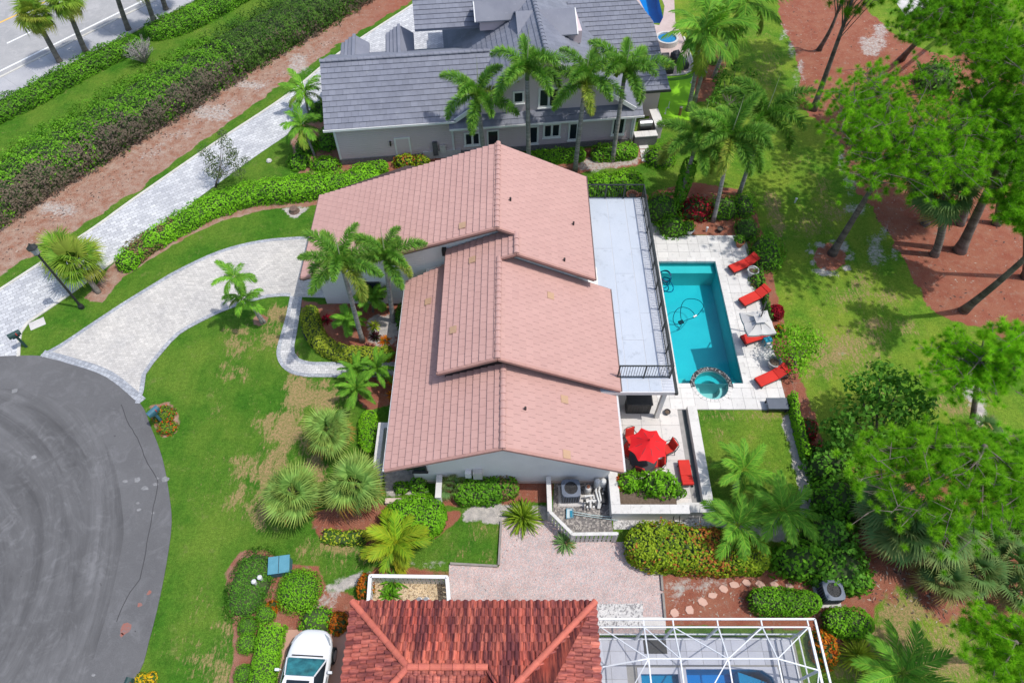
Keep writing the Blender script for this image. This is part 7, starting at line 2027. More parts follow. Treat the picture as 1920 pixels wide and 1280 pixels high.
for k, (u, v, tu, tv, lb_) in enumerate(((113, 118, 64, 28, 'street palm leftmost, its crown at the top left corner'), (162, 100, 122, 2, 'street palm second from the left, crown cut by the top edge'), (242, 58, 206, -48, 'street palm third from the left, only its trunk in view'), (297, 62, 262, -40, 'street palm fourth from the left rising out of the hedge'), (312, 20, 288, -60, 'street palm farthest right, mostly beyond the top edge'))):
    b_, tp = tall(u, v, tu, tv)
    palm('street_palm', lb_, b_, tp, 34, 1.45, 'fan', (80, -50), .2, .14, 0, group='palms along the street', seed=20 + k, trunk=mTrunkD, old_from=.78)
# ---- lane side
hedge('lane_hedge', 'long curved green hedge between the paver lane and the driveway lawn', 'hedge', ln([(222, 500), (262, 462), (330, 420), (400, 384), (480, 360), (560, 352), (640, 342), (710, 326)], .5), [.55, .6, .65, .7, .75, .8, .8, .7], [.9, .95, 1.0, 1.0, 1.05, 1.1, 1.1, 1.0], LM['fresh'], 160, .12, seed=8, lump=.13, accent=lambda P, s, r, n: ((s > .06) & (s < .24) & (vnoise(P, 1.2, 4) > -.05) & (r.random(n) < .8)).astype(float))
leafy_tree('olive_tree', 'thin grey green tree leaning over the paver lane', 'tree', gp_(402, 352), [(at(u, v, z), rd) for u, v, z, rd in ((400, 300, 1.7, .6), (432, 300, 2.0, .6), (420, 268, 2.2, .55), (385, 285, 2.0, .5), (446, 320, 1.6, .5), (410, 325, 1.4, .5), (435, 285, 2.3, .45), (415, 250, 2.4, .35), (395, 320, 1.3, .45), (460, 300, 1.7, .35))], 'olive', .11, 190, .06, 9)
palm('fan_palm', 'large yellow green fan palm beside the black lamp post', gp_(185, 548), gp_(172, 530) + Vector((0, 0, 1.5)), 19, 1.62, 'fan', (80, -18), .14, .12, 0, seed=31, trunk=mTrunkD, old_from=.9)
palm('fan_palm', 'smaller fan palm stem on the lane side of the large fan palm', gp_(150, 520), gp_(140, 500) + Vector((0, 0, 1.2)), 12, 1.4, 'fan', (80, -15), .12, .1, 0, seed=32, trunk=mTrunkD, old_from=.95)
for u, v, tu, tv, lb_, sd_ in ((578, 212, 571, 172, 'small feather palm at the left roof corner of the grey house', 33), (590, 292, 566, 236, 'small feather palm standing in the bed left of the grey wall', 34)):
    b_, tp = tall(u, v, tu, tv); palm('small_palm', lb_, b_, tp, 14, 1.5, 'xmas', (75, -5), .08, .06, .3, seed=sd_, trunk=mTrunkP)
for k, (u, v, rx, ry, h, lb_, mm) in enumerate(((600, 205, .8, .9, .8, 'dark shrub behind the upper small feather palm', 'dark'), (615, 255, .7, 1.2, .9, 'dark green shrub against the left corner of the grey wall', 'dark'), (575, 268, .8, .9, .7, 'green shrub under the small feather palms', 'hedge'), (608, 305, 1.0, .7, .7, 'bright shrub at the corner of the grey house bed', 'fresh'), (560, 300, .8, .8, .6, 'low shrub at the lawn edge of the grey house bed', 'hedge'))):
    bush('shrub', lb_, 'shrub', gp_(u, v, h / 2), rx, ry, h, LM[mm], 110, .16, seed=40 + k, group='shrubs left of the grey house')
hedge('low_hedge', 'low clipped hedge under the left end of the grey wall', 'hedge', ln([(655, 320), (690, 316), (728, 310)], .3), .45, .6, LM['fresh'], 130, .12, seed=46)
bush('croton', 'yellow and red croton beside the grey side door', 'shrub', gp_(760, 300, .4), .8, .5, .8, LM['mix'], 150, .2, .35, seed=47, accent=acc_const(.25), wild=1.0)
bush('croton', 'yellow green croton right of the grey side door', 'shrub', gp_(790, 300, .4), .6, .45, .7, LM['mix'], 150, .2, .35, seed=48, accent=acc_const(.12), wild=1.0)
hedge('low_hedge', 'low clipped hedge under the windows of the grey house', 'hedge', ln([(985, 297), (1040, 293), (1098, 289)], .3), .45, .7, LM['hedge'], 130, .13, seed=49)
hedge('low_hedge', 'clipped hedge at the right end of the grey wall', 'hedge', ln([(1108, 288), (1150, 284), (1196, 281)], .35), .6, .8, LM['hedge'], 130, .13, seed=50, accent=acc_const(.04))
bush('round_shrub', 'round bright shrub beside the slab path of the grey house', 'shrub', gp_(1238, 290, .45), 1.1, .95, 1.0, LM['fresh'], 120, .13, seed=51)
hedge('boundary_hedge', 'bright leafy hedge between the two houses behind the balcony', 'hedge', ln([(1098, 352), (1140, 348), (1205, 340)], .5), [.7, .8, .8], 1.15, LM['lime'], 105, .16, seed=52, lump=.16)
# ---- four foxtails before the grey house, three by the pool, three coconut palms behind
for k, (u, v, tu, tv, L_, lb_) in enumerate(((909, 318, 895, 178, 2.05, 'tall foxtail palm leftmost of the row before the grey house'), (991, 318, 988, 128, 2.15, 'tall foxtail palm second in the row, before the gable window'), (1078, 320, 1098, 150, 2.1, 'tall foxtail palm third in the row, its pale trunk on open sand'), (1148, 302, 1172, 135, 2.2, 'tall foxtail palm fourth and rightmost in the row by the grey house'))):
    b_, tp = tall(u, v, tu, tv)
    palm('foxtail_palm', lb_, b_, tp, 10, L_ * 1.22, 'fox', (76, 4), .15, .11, .9, True, 'foxtail palms', 60 + k, .9, jit=14)
for k, (u, v, tu, tv, L_, lb_) in enumerate(((680, 640, 640, 492, 1.75, 'foxtail palm in the entrance bed nearer the walkway'), (738, 602, 722, 480, 1.65, 'foxtail palm in the entrance bed closer to the house'), (1337, 415, 1370, 255, 2.0, 'foxtail palm in the middle of the bed at the far end of the pool'), (1385, 366, 1434, 218, 2.1, 'foxtail palm rightmost of the pool bed group'), (1268, 394, 1308, 262, 2.0, 'ivy clad foxtail palm leftmost of the pool bed group'))):
    b_, tp = tall(u, v, tu, tv)
    t = palm('foxtail_palm', lb_, b_, tp, 11 if k < 2 else 13, L_ * (1.25 if k < 2 else 1.28), 'fox', (74, 2), .13, .10, .8, True, 'foxtail palms', 66 + k, .86, jit=14)
    if k == 4:
        r = np.random.default_rng(5); n = 900; f = r.uniform(.08, .72, n); a = r.uniform(0, 6.28, n)
        d = np.array(tp - b_); rad = (.20 + .22 * np.sin(np.pi * f))
        P = np.stack([d[0] * f ** 1.25 + rad * np.cos(a), d[1] * f ** 1.25 + rad * np.sin(a), d[2] * f], 1)
        out = np.stack([np.cos(a), np.sin(a), 0 * a], 1)
        link('ivy', leaf_mesh('ivy', P, out, .17, .8, LM['hedge'], r.uniform(0, .6, n), r=r), t)
for k, (u, v, tu, tv, L_, lb_) in enumerate(((1290, 208, 1318, 62, 2.3, 'coconut palm leftmost of the leaning trio by the putting green'), (1302, 190, 1345, 48, 2.4, 'coconut palm in the middle of the leaning trio'), (1338, 146, 1400, 2, 2.5, 'coconut palm rightmost of the leaning trio at the top edge'))):
    b_, tp = tall(u, v, tu, tv)
    palm('coconut_palm', lb_, b_, tp, 14, L_ * 1.18, 'coco', (78, -25), .15, .10, .4, False, 'leaning coconut palms', 75 + k, .85, jit=12)
leafy_tree('sea_grape', 'upright glossy shrub between the putting green and the lawn', 'shrub', gp_(1360, 215), [(at(u, v, z), .5) for u, v, z in ((1350, 170, 1.6), (1375, 150, 1.9), (1400, 165, 1.7), (1335, 190, 1.2), (1420, 180, 1.4), (1365, 195, 1.2), (1390, 200, 1.2), (1380, 125, 2.2), (1345, 150, 1.8), (1410, 140, 1.9), (1430, 195, 1.0), (1355, 135, 2.1))], 'dark', .20, 60, .08, 80, .5)
bush('agave', 'pale rosette plant on the terrace edge', 'plant', gp_(1336, 110, .3), .4, .4, .5, LM['sabal'], 220, .3, .25, seed=81, wild=1.0)
bush('shrub', 'small yellow green shrub beside the coconut trunks', 'shrub', gp_(1325, 82, .3), .6, .6, .7, LM['gold'], 130, .2, .4, seed=82)
# ---- bed at the far end of the pool
for k, (u, v, rx, ry, h, mm, lf, ac, lb_) in enumerate(((1243, 385, 1.15, 1.1, 1.5, 'hedge', .15, 0, 'big green shrub at the balcony corner of the pool bed'), (1262, 420, .9, .8, 1.0, 'hedge', .15, 0, 'green shrub spilling over the deck corner'), (1305, 388, 1.15, .8, 1.1, 'crimson', .2, .35, 'dark red copperleaf shrub in the pool bed'), (1358, 385, 1.0, .8, 1.2, 'hedge', .15, .0, 'green shrub right of the middle foxtail trunk'), (1395, 380, .8, .9, 1.1, 'fresh', .13, .06, 'light green shrub at the right end of the pool bed'), (1402, 425, .7, .9, .9, 'dark', .14, 0, 'dark shrub at the far right deck corner'), (1440, 468, .95, 1.3, 1.2, 'hedge', .16, 0, 'loose green shrub outside the deck beside the far lounger'), (1420, 520, .4, .8, .6, 'hedge', .13, .2, 'low shrub strip beside the round planter'), (1290, 425, .45, .4, .75, 'fresh', .13, 0, 'fern growing in the white pot'), (1386, 450, .3, .3, .75, 'hedge', .12, 0, 'small shrub growing in the terracotta pot'))):
    o_ = bush('shrub', lb_, 'shrub', gp_(u, v, h / 2), rx, ry, h, LM[mm], 105, lf, .5, seed=90 + k, accent=acc_const(ac) if ac else None, lump=.18, wild=.9, base=.3 if k > 7 else 0)
    if k > 7: o_['label'] = lb_
bush('bromeliad', 'crimson bromeliad beside the grey umbrella', 'plant', gp_(1457, 582, .5), .36, .36, .7, LM['crimson'], 260, .34, .3, seed=101, wild=1.0, base=.2)
leafy_tree('poolside_bush', 'full bright green bush leaning over the deck beside the pool steps', 'shrub', gp_(1490, 690), [(at(u, v, z), .55) for u, v, z in ((1470, 640, 1.5), (1490, 620, 1.7), (1512, 640, 1.5), (1478, 665, 1.2), (1505, 670, 1.2), (1490, 645, 1.9), (1525, 660, 1.0), (1465, 655, 1.0), (1495, 690, .8), (1515, 625, 1.4), (1472, 622, 1.4), (1530, 640, 1.1))], 'lime', .15, 75, .07, 102)
hedge('vine_fence', 'narrow bright vine covered fence at the right edge of the deck', 'hedge', ln([(1484, 738), (1492, 780), (1502, 820), (1512, 860)], .4), .16, .9, LM['lime'], 150, .12, seed=103)
hedge('vine_fence', 'thin vine on the wire fence between the loungers and the lawn', 'hedge', ln([(1424, 500), (1436, 560), (1446, 600)], .3), .10, .6, LM['dark'], 80, .12, seed=104, accent=acc_const(.1))
for k, (u, v, r_, lb_) in enumerate(((1518, 802, .4, 'red flowering ixora beside the vine fence'), (1530, 848, .35, 'red flowering ixora lower down the vine fence'), (1462, 618, .25, 'small orange flowering plant between umbrella and bush'))):
    bush('ixora', lb_, 'shrub', gp_(u, v, .4), r_, r_ * 1.5, .8, LM['crimson'] if k < 2 else LM['orange'], 160, .13, .6, seed=106 + k, accent=acc_const(.45))
# ---- shrub border towards the pines
for k, (u, v, rx, ry, h, mm, lb_) in enumerate(((1560, 868, 1.0, 1.1, 1.8, 'dark', 'dark shrub below the big glossy tree'), (1575, 935, 1.1, 1.3, 1.9, 'hedge', 'loose green shrub in the middle of the dark border'), (1555, 1000, 1.2, 1.2, 1.7, 'dark', 'dark shrub beside the young palms'), (1505, 1045, 1.2, .9, 1.4, 'hedge', 'green shrub right of the long mixed hedge'), (1575, 1060, 1.3, 1.0, 1.5, 'dark', 'dark shrub beside the lower air conditioner'), (1625, 930, 1.0, 1.2, 1.9, 'dark', 'dark shrub under the nearest pine crown'), (1606, 1085, .7, .6, .9, 'hedge', 'smaller shrub on the pine straw by the lower air conditioner'))):
    bush('border_shrub', lb_, 'shrub', gp_(u, v, h / 2), rx, ry, h, LM[mm], 95, .19, .6, seed=110 + k, lump=.22, wild=.9, group='dark border shrubs')
leafy_tree('glossy_tree', 'dark glossy leaved tree between the back lawn and the border', 'tree', gp_(1640, 868), [(at(u, v, z), rd) for u, v, z, rd in ((1610, 720, 3.4, .7), (1650, 700, 3.8, .75), (1690, 715, 3.6, .75), (1725, 745, 3.2, .7), (1590, 770, 2.8, .7), (1635, 765, 3.2, .8), (1680, 770, 3.4, .8), (1720, 790, 2.8, .7), (1580, 815, 2.2, .7), (1620, 820, 2.6, .75), (1665, 825, 2.8, .75), (1705, 835, 2.3, .7), (1560, 800, 2.0, .55), (1650, 735, 4.2, .6), (1740, 770, 2.6, .5))], 'dark', .24, 62, .14, 120, .62)
# ---- long mixed hedge and clipped hedges at the lower right
hedge('mixed_hedge', 'long thick hedge of mixed green, yellow and red leaves beside the gravel', 'hedge', ln([(1172, 1024), (1240, 1022), (1310, 1028), (1380, 1036), (1446, 1042)], .6), [.9, 1.0, .95, .85, .7], [1.25, 1.3, 1.2, 1.1, .9], LM['mix'], 190, .125, seed=125, lump=.12, accent=lambda P, s, r, n: (np.clip(.05 + .5 * np.exp(-((s - .58) / .14) ** 2) + .2 * vnoise(P, 2.0, 3), 0, 1) > r.random(n)).astype(float) * .8)
hedge('clipped_hedge', 'bright clipped hedge above the screen cage', 'hedge', ln([(1405, 1126), (1450, 1124), (1500, 1128), (1538, 1128)], .5), [.5, .55, .5, .45], .95, LM['fresh'], 230, .095, seed=126)
hedge('clipped_hedge', 'clipped hedge right of the screen cage corner', 'hedge', ln([(1545, 1162), (1590, 1166), (1636, 1172)], .5), [.5, .6, .55], .95, LM['fresh'], 230, .095, seed=127)
bush('croton', 'copper red croton at the right corner of the cage', 'shrub', gp_(1548, 1212, .45), .5, .75, .9, LM['orange'], 150, .17, .4, seed=128, accent=acc_const(.2))
def spiky(name, label, c, n, L, m, seed, elev=(80, 5), wid=.05, cat='plant', old=.1):
    r = np.random.default_rng(seed); t = thing(name, label, cat, c, 0)
    a = np.arange(n) * 2.39996 + r.uniform(-.2, .2, n); e = np.radians(elev[0] + (elev[1] - elev[0]) * np.linspace(0, 1, n) ** .8)
    l_ = L * r.uniform(.8, 1.15, n); D = np.stack([np.cos(a) * np.cos(e), np.sin(a) * np.cos(e), np.sin(e)], 1); S_ = np.stack([-np.sin(a), np.cos(a), 0 * a], 1) * wid * .5
    Z = np.array([0, 0, 1.0]); p0 = D * .05; p1 = D * (l_ * .5)[:, None]; p2 = D * (l_ * .85)[:, None] - Z * (l_ * .12)[:, None]; p3 = D * l_[:, None] - Z * (l_ * .3)[:, None]
    V = np.stack([p0 - S_ * .6, p0 + S_ * .6, p1 + S_, p1 - S_, p2 + S_ * .7, p2 - S_ * .7, p3], 1).reshape(-1, 3); b_ = np.arange(n) * 7
    tn = np.zeros((n, 7, 4)); tn[:, :, 3] = 1; tn[:, :, 0] = r.uniform(.1, .9, n)[:, None]; tn[:, :, 1] = (r.random(n) < old)[:, None] * .8
    link('blade', mesh_np('blade', V, [np.concatenate([np.stack([b_, b_ + 1, b_ + 2, b_ + 3], 1), np.stack([b_ + 3, b_ + 2, b_ + 4, b_ + 5], 1)]), np.stack([b_ + 5, b_ + 4, b_ + 6], 1)], LM[m], tn.reshape(-1, 4)), t)['kind'] = 'stuff'
    Geo().lathe([(.10, 0), (.07, .1), (.03, .2)], 8).build('crown_base', mStem, t, world=False)
    return t
spiky('spider_plant', 'yellow green strappy plant beside the copper croton', gp_(1606, 1230), 120, .95, 'gold', 130, wid=.06)
spiky('flax', 'large spiky flax clump at the corner of the gravel', gp_(980, 972), 130, 1.05, 'croton', 131, wid=.06, old=.0)
spiky('cycad', 'small dark sago on the gravel below the slatted fence', gp_(1060, 1018), 70, .65, 'palmetto', 132, (70, 5), .05)
for k, (u, v, L_, lb_) in enumerate(((737, 1085, .7, 'upper yucca growing inside the white enclosure'), (730, 1112, .55, 'lower yucca in the corner of the white enclosure'))):
    spiky('yucca', lb_, gp_(u, v, .3), 60, L_, 'hedge', 133 + k, (85, 0), .07)
for k, (u, v, lb_) in enumerate(((702, 612, 'yellow bromeliad on the pale stones of the entrance bed'), (722, 640, 'red bromeliad on the pale stones near the house wall'), (612, 600, 'dark red bromeliad behind the golden hedge'), (690, 655, 'dark bromeliad below the nearer foxtail trunk'), (738, 715, 'red bromeliad under the eave above the walkway'), (737, 742, 'red bromeliad under the eave above the courtyard wall'), (704, 632, 'small dark bromeliad between the two foxtail trunks'))):
    spiky('bromeliad', lb_, gp_(u, v), 34, .42, ('gold', 'orange', 'crimson', 'purple', 'orange', 'orange', 'purple')[k], 140 + k, (75, 5), .07)
# ---- entrance bed and front garden
hedge('golden_hedge', 'low golden leaved hedge curving round the entrance bed', 'hedge', ln([(583, 572), (581, 600), (592, 628), (620, 652), (665, 664), (738, 660)], .3), [.42, .5, .5, .48, .45, .42], .6, LM['gold'], 190, .10, .7, seed=150, lump=.14, accent=acc_noise(2.5, .45, 3, .5))
o_ = struct(strip(smooth_line(ln([(568, 585), (566, 612), (578, 640), (606, 665), (645, 680)], 0), .25), -.05, .05, -.05, .06).build('bed_edging', mBlack), 'black edging of the entrance bed')
for k, (u, v, tu, tv, L_, kd, lb_) in enumerate(((700, 585, 698, 556, 1.0, 'xmas', 'small dark palm below the front window'), (655, 618, 652, 600, .9, 'xmas', 'low palm under the drooping foxtail frond'), (672, 712, 670, 695, 1.0, 'date', 'pygmy date palm leftmost over the walkway'), (708, 712, 708, 690, 1.1, 'date', 'pygmy date palm over the walkway nearest the eave'), (670, 750, 668, 728, 1.15, 'date', 'pygmy date palm on the lawn below the walkway'))):
    b_, tp = tall(u, v, tu, tv); palm('pygmy_palm', lb_, b_, tp, 20, L_, kd, (80, -5), .06, .05, .15, False, 'small palms by the entrance', 155 + k, .95, trunk=mTrunkD)
hedge('ground_cover', 'bright clipped ground cover beside the courtyard wall', 'hedge', ln([(690, 770), (692, 805), (693, 848)], .25), [.42, .5, .5], .5, LM['lime'], 330, .085, .7, seed=162, p=.4)
bush('shrub', 'dark shrub hidden between the foxtails and the house wall', 'shrub', gp_(752, 590, .4), .3, .8, .9, LM['dark'], 120, .13, seed=163)
b_, tp = gp_(492, 607), None
for k, (tu, tv, L_, lb_) in enumerate(((440, 520, 1.05, 'upper of the two leaning palm stems on the front lawn'), (458, 560, 1.15, 'lower of the two leaning palm stems on the front lawn'))):
    z = zof(b_, tv) * (.95 if k == 0 else .9); q = at(tu, tv, z)
    palm('lawn_palm', lb_, b_ + Vector((.12 * k, .1 * k, 0)), q, 11, L_, 'xmas', (70, -12), .07, .05, .3, False, 'twin palm stems on the lawn', 165 + k, .93, trunk=mTrunkP)
for k, (u, v, z, L_, n_, lb_) in enumerate(((617, 808, 1.7, 1.18, 44, 'shaggy cabbage palm with brown skirt, nearest the walkway'), (549, 925, 1.9, 1.3, 46, 'shaggy cabbage palm leftmost on the lawn'), (664, 908, 1.9, 1.3, 46, 'shaggy cabbage palm close to the house corner'))):
    q = at(u, v, z); palm('cabbage_palm', lb_, (q.x, q.y - .05, 0), q, n_, L_, 'sabal', (70, -30), .17, .2, 0, False, 'shaggy cabbage palms on the front lawn', 170 + k, .80, trunk=mTrunkD, jit=20, rollj=.8, sc_j=.2)
hedge('rounded_hedge', 'big rounded bright hedge below the house corner', 'hedge', ln([(715, 985), (755, 972), (800, 968), (836, 974)], .45), [.7, .95, 1.05, .95], [.8, .95, 1.0, .9], LM['fresh'], 260, .10, seed=175)
hedge('low_border', 'low yellowish border plants below the shaggy palms', 'hedge', ln([(602, 1000), (640, 1008), (690, 1004)], .2), .32, .35, LM['gold'], 130, .12, seed=176, accent=acc_const(.5))
hedge('wall_hedge', 'green hedge with red tips along the gable wall', 'hedge', ln([(850, 925), (890, 918), (930, 915), (972, 908)], .45), [.6, .65, .6, .45], [.85, .9, .9, .75], LM['hedge'], 150, .13, seed=177, lump=.15, accent=lambda P, s, r, n: ((s > .72) & (r.random(n) < .4)).astype(float) * .9)
palm('wall_palmetto', 'small fan palm beside the stub wall', gp_(850, 925), gp_(848, 915) + Vector((0, 0, .35)), 14, .75, 'palmetto', (85, 0), .06, .05, 0, seed=178, trunk=mTrunkD)
for k, (u, v, rx, ry, h, mm, lb_) in enumerate(((752, 912, .45, .3, .5, 'fresh', 'light shrub left of the stub wall on the pale stones'), (785, 905, .4, .35, .8, 'hedge', 'taller shrub under the small gable window'))):
    bush('shrub', lb_, 'shrub', gp_(u, v, h / 2), rx, ry, h, LM[mm], 170, .13, .5, seed=180 + k, lump=.25, wild=1.0)
b_ = gp_(748, 1042); palm('areca_palm', 'yellow green areca palm below the rounded hedge', b_, b_ + Vector((-.05, .3, .75)), 17, 1.45, 'arec', (80, 5), .09, .07, .2, seed=183, old_from=.75)
bush('oval_hedge', 'dark clipped oval hedge on the front lawn', 'hedge', gp_(467, 1092, .3), .98, 1.62, .62, LM['dark'], 420, .075, seed=185, box=.6, lump=.05, rz=R(-8), accent=acc_const(.0))
bush('round_bush', 'round clipped bright bush beside the utility cabinet', 'hedge', gp_(557, 1104, .5), .93, .93, 1.05, LM['fresh'], 460, .07, seed=186, lump=.05, box=.85)
for k, (u, v, rx, lb_) in enumerate(((497, 1150, .42, 'small clipped ball shrub nearest the round bush'), (463, 1173, .42, 'small clipped ball shrub right below the oval hedge'), (462, 1205, .43, 'small clipped ball shrub third down the bed'), (457, 1264, .42, 'small clipped ball shrub at the bottom of the bed'))):
    bush('ball_shrub', lb_, 'hedge', gp_(u, v, .25), rx, rx, .55, LM['hedge'], 620, .055, seed=190 + k, lump=.03, box=.9, group='small clipped balls')
hedge('box_hedge', 'rectangular clipped hedge left of the pink driveway', 'hedge', ln([(512, 1170), (503, 1210), (495, 1255), (488, 1300)], .4), .5, .75, LM['fresh'], 420, .07, seed=195, lump=.05, p=.4, taper=False)
bush('shrub', 'leafy shrub above the parked car', 'shrub', gp_(594, 1160, .3), .8, .6, .6, LM['fresh'], 150, .13, .5, seed=196, lump=.2)
for k, (u, v, rx, ry, h, lb_) in enumerate(((632, 1166, .45, .45, .6, 'orange croton left of the red roof corner'), (684, 1100, .35, .65, .8, 'orange red croton left of the white enclosure'), (511, 1136, .28, .26, .4, 'small orange croton between ball shrub and round bush'))):
    bush('croton', lb_, 'shrub', gp_(u, v, h / 2), rx, ry, h, LM['orange'], 240, .15, .35, seed=198 + k, accent=acc_const(.22), wild=1.0)
bush('flower_bed', 'dark leaved red flowering bed round the blue green mailbox', 'shrub', gp_(305, 775, .2), .62, .5, .45, LM['croton'], 260, .11, .5, seed=203, accent=acc_const(.14))
bush('flower_bed', 'red flowering lobe of the mailbox bed nearest the asphalt', 'shrub', gp_(312, 800, .2), .5, .42, .45, LM['croton'], 260, .11, .5, seed=204, accent=acc_const(.25))
for k, (u, v, lb_) in enumerate(((264, 1272, 'yellow flower clump at the court edge near the lower mailbox'), (284, 1270, 'yellow flower clump farther from the court at the lower edge'))):
    bush('yellow_flowers', lb_, 'flowers', gp_(u, v, .1), .25, .25, .3, LM['yellow'], 300, .1, .6, seed=205 + k, accent=acc_const(.2))
# patio planter shrubs
for k, (u, v, rx, ry, h, mm, lb_) in enumerate(((1178, 900, .55, .5, 1.3, 'fresh', 'spiky yellow green shrub at the left of the patio planter'), (1235, 902, .9, .6, 1.45, 'fresh', 'full green shrub in the middle of the patio planter'), (1162, 905, .25, .4, 1.0, 'croton', 'reddish shrub in the corner of the patio planter'), (1272, 920, .35, .25, .95, 'hedge', 'thin trailing shrub at the right of the patio planter'))):
    bush('planter_shrub', lb_, 'shrub', gp_(u, v, h * .7), rx, ry, h, LM[mm], 130, .19, .38, seed=210 + k, lump=.3, wild=1.1, base=.55, accent=acc_const(.5) if k == 2 else None)
# ---- young palms on the small back lawn
for k, (u, v, z, L_, lb_) in enumerate(((1394, 882, 1.5, 1.5, 'young feather palm farthest up the small back lawn'), (1383, 985, 1.5, 1.55, 'young feather palm over the long mixed hedge'), (1466, 958, 1.7, 1.75, 'young feather palm nearest the dark border'))):
    q = at(u, v, z); palm('young_palm', lb_, (q.x, q.y - .1, 0), q, 14, L_, 'coco', (75, 0), .09, .07, .3, False, 'young palms on the small back lawn', 215 + k, .97, jit=9)
q = at(1690, 1262, 1.6); palm('young_palm', 'feather palm alone at the lower right edge', (q.x, q.y, 0), q, 14, 1.8, 'coco', (75, 0), .09, .07, .3, seed=219, old_from=.97)
# ---- woodland edge: cabbage palms, palmettos, pines
for k, (u, v, tu, tv, L_, n_, lb_) in enumerate(((1752, 478, 1775, 360, 1.75, 36, 'dark drooping cabbage palm on the pine straw under the large pine'), (1735, 420, 1745, 330, 1.6, 30, 'dark cabbage palm half hidden by the large pine crown'), (1800, 420, 1830, 310, 1.7, 30, 'dark cabbage palm behind the first, in deep shade'))):
    b_, tp = tall(u, v, tu, tv); palm('woodland_palm', lb_, b_, tp, n_, L_, 'palmetto', (80, -60), .22, .18, 0, False, 'cabbage palms under the pines', 225 + k, .85, trunk=mTrunkD)
for k, (u, v, z, L_, n_, lb_) in enumerate(((1690, 985, 2.2, 1.55, 34, 'cabbage palm with yellowing skirt beside the lower pine straw'), (1660, 950, 2.3, 1.4, 28, 'cabbage palm half under the nearest pine crown'), (1760, 1000, 2.0, 1.5, 30, 'cabbage palm right of the yellowing one'), (1770, 1085, .8, 1.15, 18, 'saw palmetto at the edge of the lower pine straw'), (1830, 1075, .8, 1.2, 18, 'saw palmetto second from the pine straw edge'), (1885, 1050, .9, 1.2, 18, 'saw palmetto near the right edge'), (1905, 1105, .8, 1.15, 18, 'saw palmetto lowest at the right edge'), (1845, 1010, 1.0, 1.2, 18, 'saw palmetto under the dark leaning trunk'), (1845, 805, .6, .8, 12, 'small pale palmetto on the sandy patch'), (1745, 1060, .7, 1.0, 16, 'small saw palmetto below the yellowing cabbage palm'), (1920, 980, 1.1, 1.3, 18, 'saw palmetto cut by the right edge'))):
    q = at(u, v, z); palm('saw_palmetto' if k > 2 else 'woodland_palm', lb_, (q.x, q.y - .1, 0), q, n_, L_, 'palmetto', (85, -45 if k < 3 else -5), .16, .14, 0, False, 'palmettos at the woodland edge', 230 + k, .8, trunk=mTrunkD)
def pcr(u, v, z, ru, rv=None):
    """crown centre and radii from its size in the picture"""
    q = ppm(u, v, z); rv = rv or ru
    return at(u, v, z), (ru / q, rv / q * 1.15, ru / q * .5)
def pine_at(lb_, bu, bv, tu, tv, cu, cv, cz, ru, rv, limbs, tf, **kw):
    b_ = gp_(bu, bv); z = zof(b_, tv); tp = at(tu, tv, z)
    c_, rd = pcr(cu, cv, cz if cz else z, ru, rv)
    if cz and 0 < cv and cz > z - 1.5: tp = tp.lerp(c_, .75); tp.z = c_.z + rd[2] * .5
    tf = int(tf * 2.8); limbs = int(limbs * 1.3)
    return pine(lb_, b_, tp, c_, rd, limbs, tf, **kw)
pine_at('large pine in the mulch ring, bright crown over the back lawn', 1560, 476, 1690, 262, 1704, 238, 0, 185, 160, 56, 820, seed=301, size=.245, r0=.2)
pine_at('tall dark pine trunk running off the top edge', 1525, 206, 1602, -10, 1660, -140, 11, 120, 110, 16, 160, seed=302, size=.4, r0=.2, m='pine2')
pine_at('crooked pine trunk behind the tall dark one', 1535, 94, 1580, -5, 1620, -180, 11, 110, 100, 14, 120, seed=303, size=.4, r0=.17, m='pine2', bend=-.35)
pine_at('leaning pine trunk on open pine straw running off the right edge', 1806, 582, 1935, 462, 2010, 400, 9, 70, 70, 12, 130, seed=304, size=.245, r0=.2, bend=.2)
pine_at('pine behind the drooping cabbage palm with a thick leaning trunk', 1800, 470, 1880, 310, 1890, 250, 8, 75, 120, 26, 330, seed=305, size=.235, r0=.28, m='pine2')
pine_at('pine in the far right corner with bright upper crown', 1690, 110, 1750, 30, 1790, 55, 9, 110, 85, 34, 420, seed=306, size=.255, r0=.2, m='pine2')
pine_at('pine at the top right with its crown cut by the right edge', 1850, 260, 1905, 120, 1895, 130, 10, 95, 120, 34, 420, seed=307, size=.255, r0=.22)
pine_at('pine at the very top right corner', 1800, 40, 1860, -30, 1880, 5, 10, 90, 70, 22, 260, seed=308, size=.255, r0=.2)
pine_at('small open crowned pine right of the glossy tree', 1822, 800, 1830, 700, 1812, 690, 6, 95, 85, 22, 190, seed=309, size=.235, r0=.15)
pine_at('pine with scattered bright tufts on the right edge at mid height', 1900, 700, 1925, 600, 1895, 655, 7, 60, 60, 14, 110, seed=310, size=.245, r0=.18)
pine_at('nearest pine with a wide crown over the lower border', 1845, 850, 1850, 800, 1760, 920, 7.5, 175, 110, 44, 480, seed=311, size=.235, r0=.24, m='pine', low=.0)
pine_at('second near pine crowding the right edge over the palmettos', 1935, 1010, 1945, 930, 1890, 900, 7, 80, 110, 24, 230, seed=312, size=.235, r0=.22, m='pine2')
pine_at('pine at the lower right corner with dark twisted branches', 1930, 1240, 1950, 1170, 1885, 1215, 5, 90, 80, 24, 230, seed=313, size=.235, r0=.18, m='pine')
pine_at('small pine sapling tuft on the pine straw', 1842, 650, 1846, 625, 1846, 622, 0, 14, 12, 5, 14, seed=314, size=.235, r0=.05)
pine_at('shaded pine between the large pine and the right edge', 1870, 420, 1890, 280, 1868, 215, 7, 85, 95, 26, 300, seed=315, size=.245, r0=.2, m='pine2')
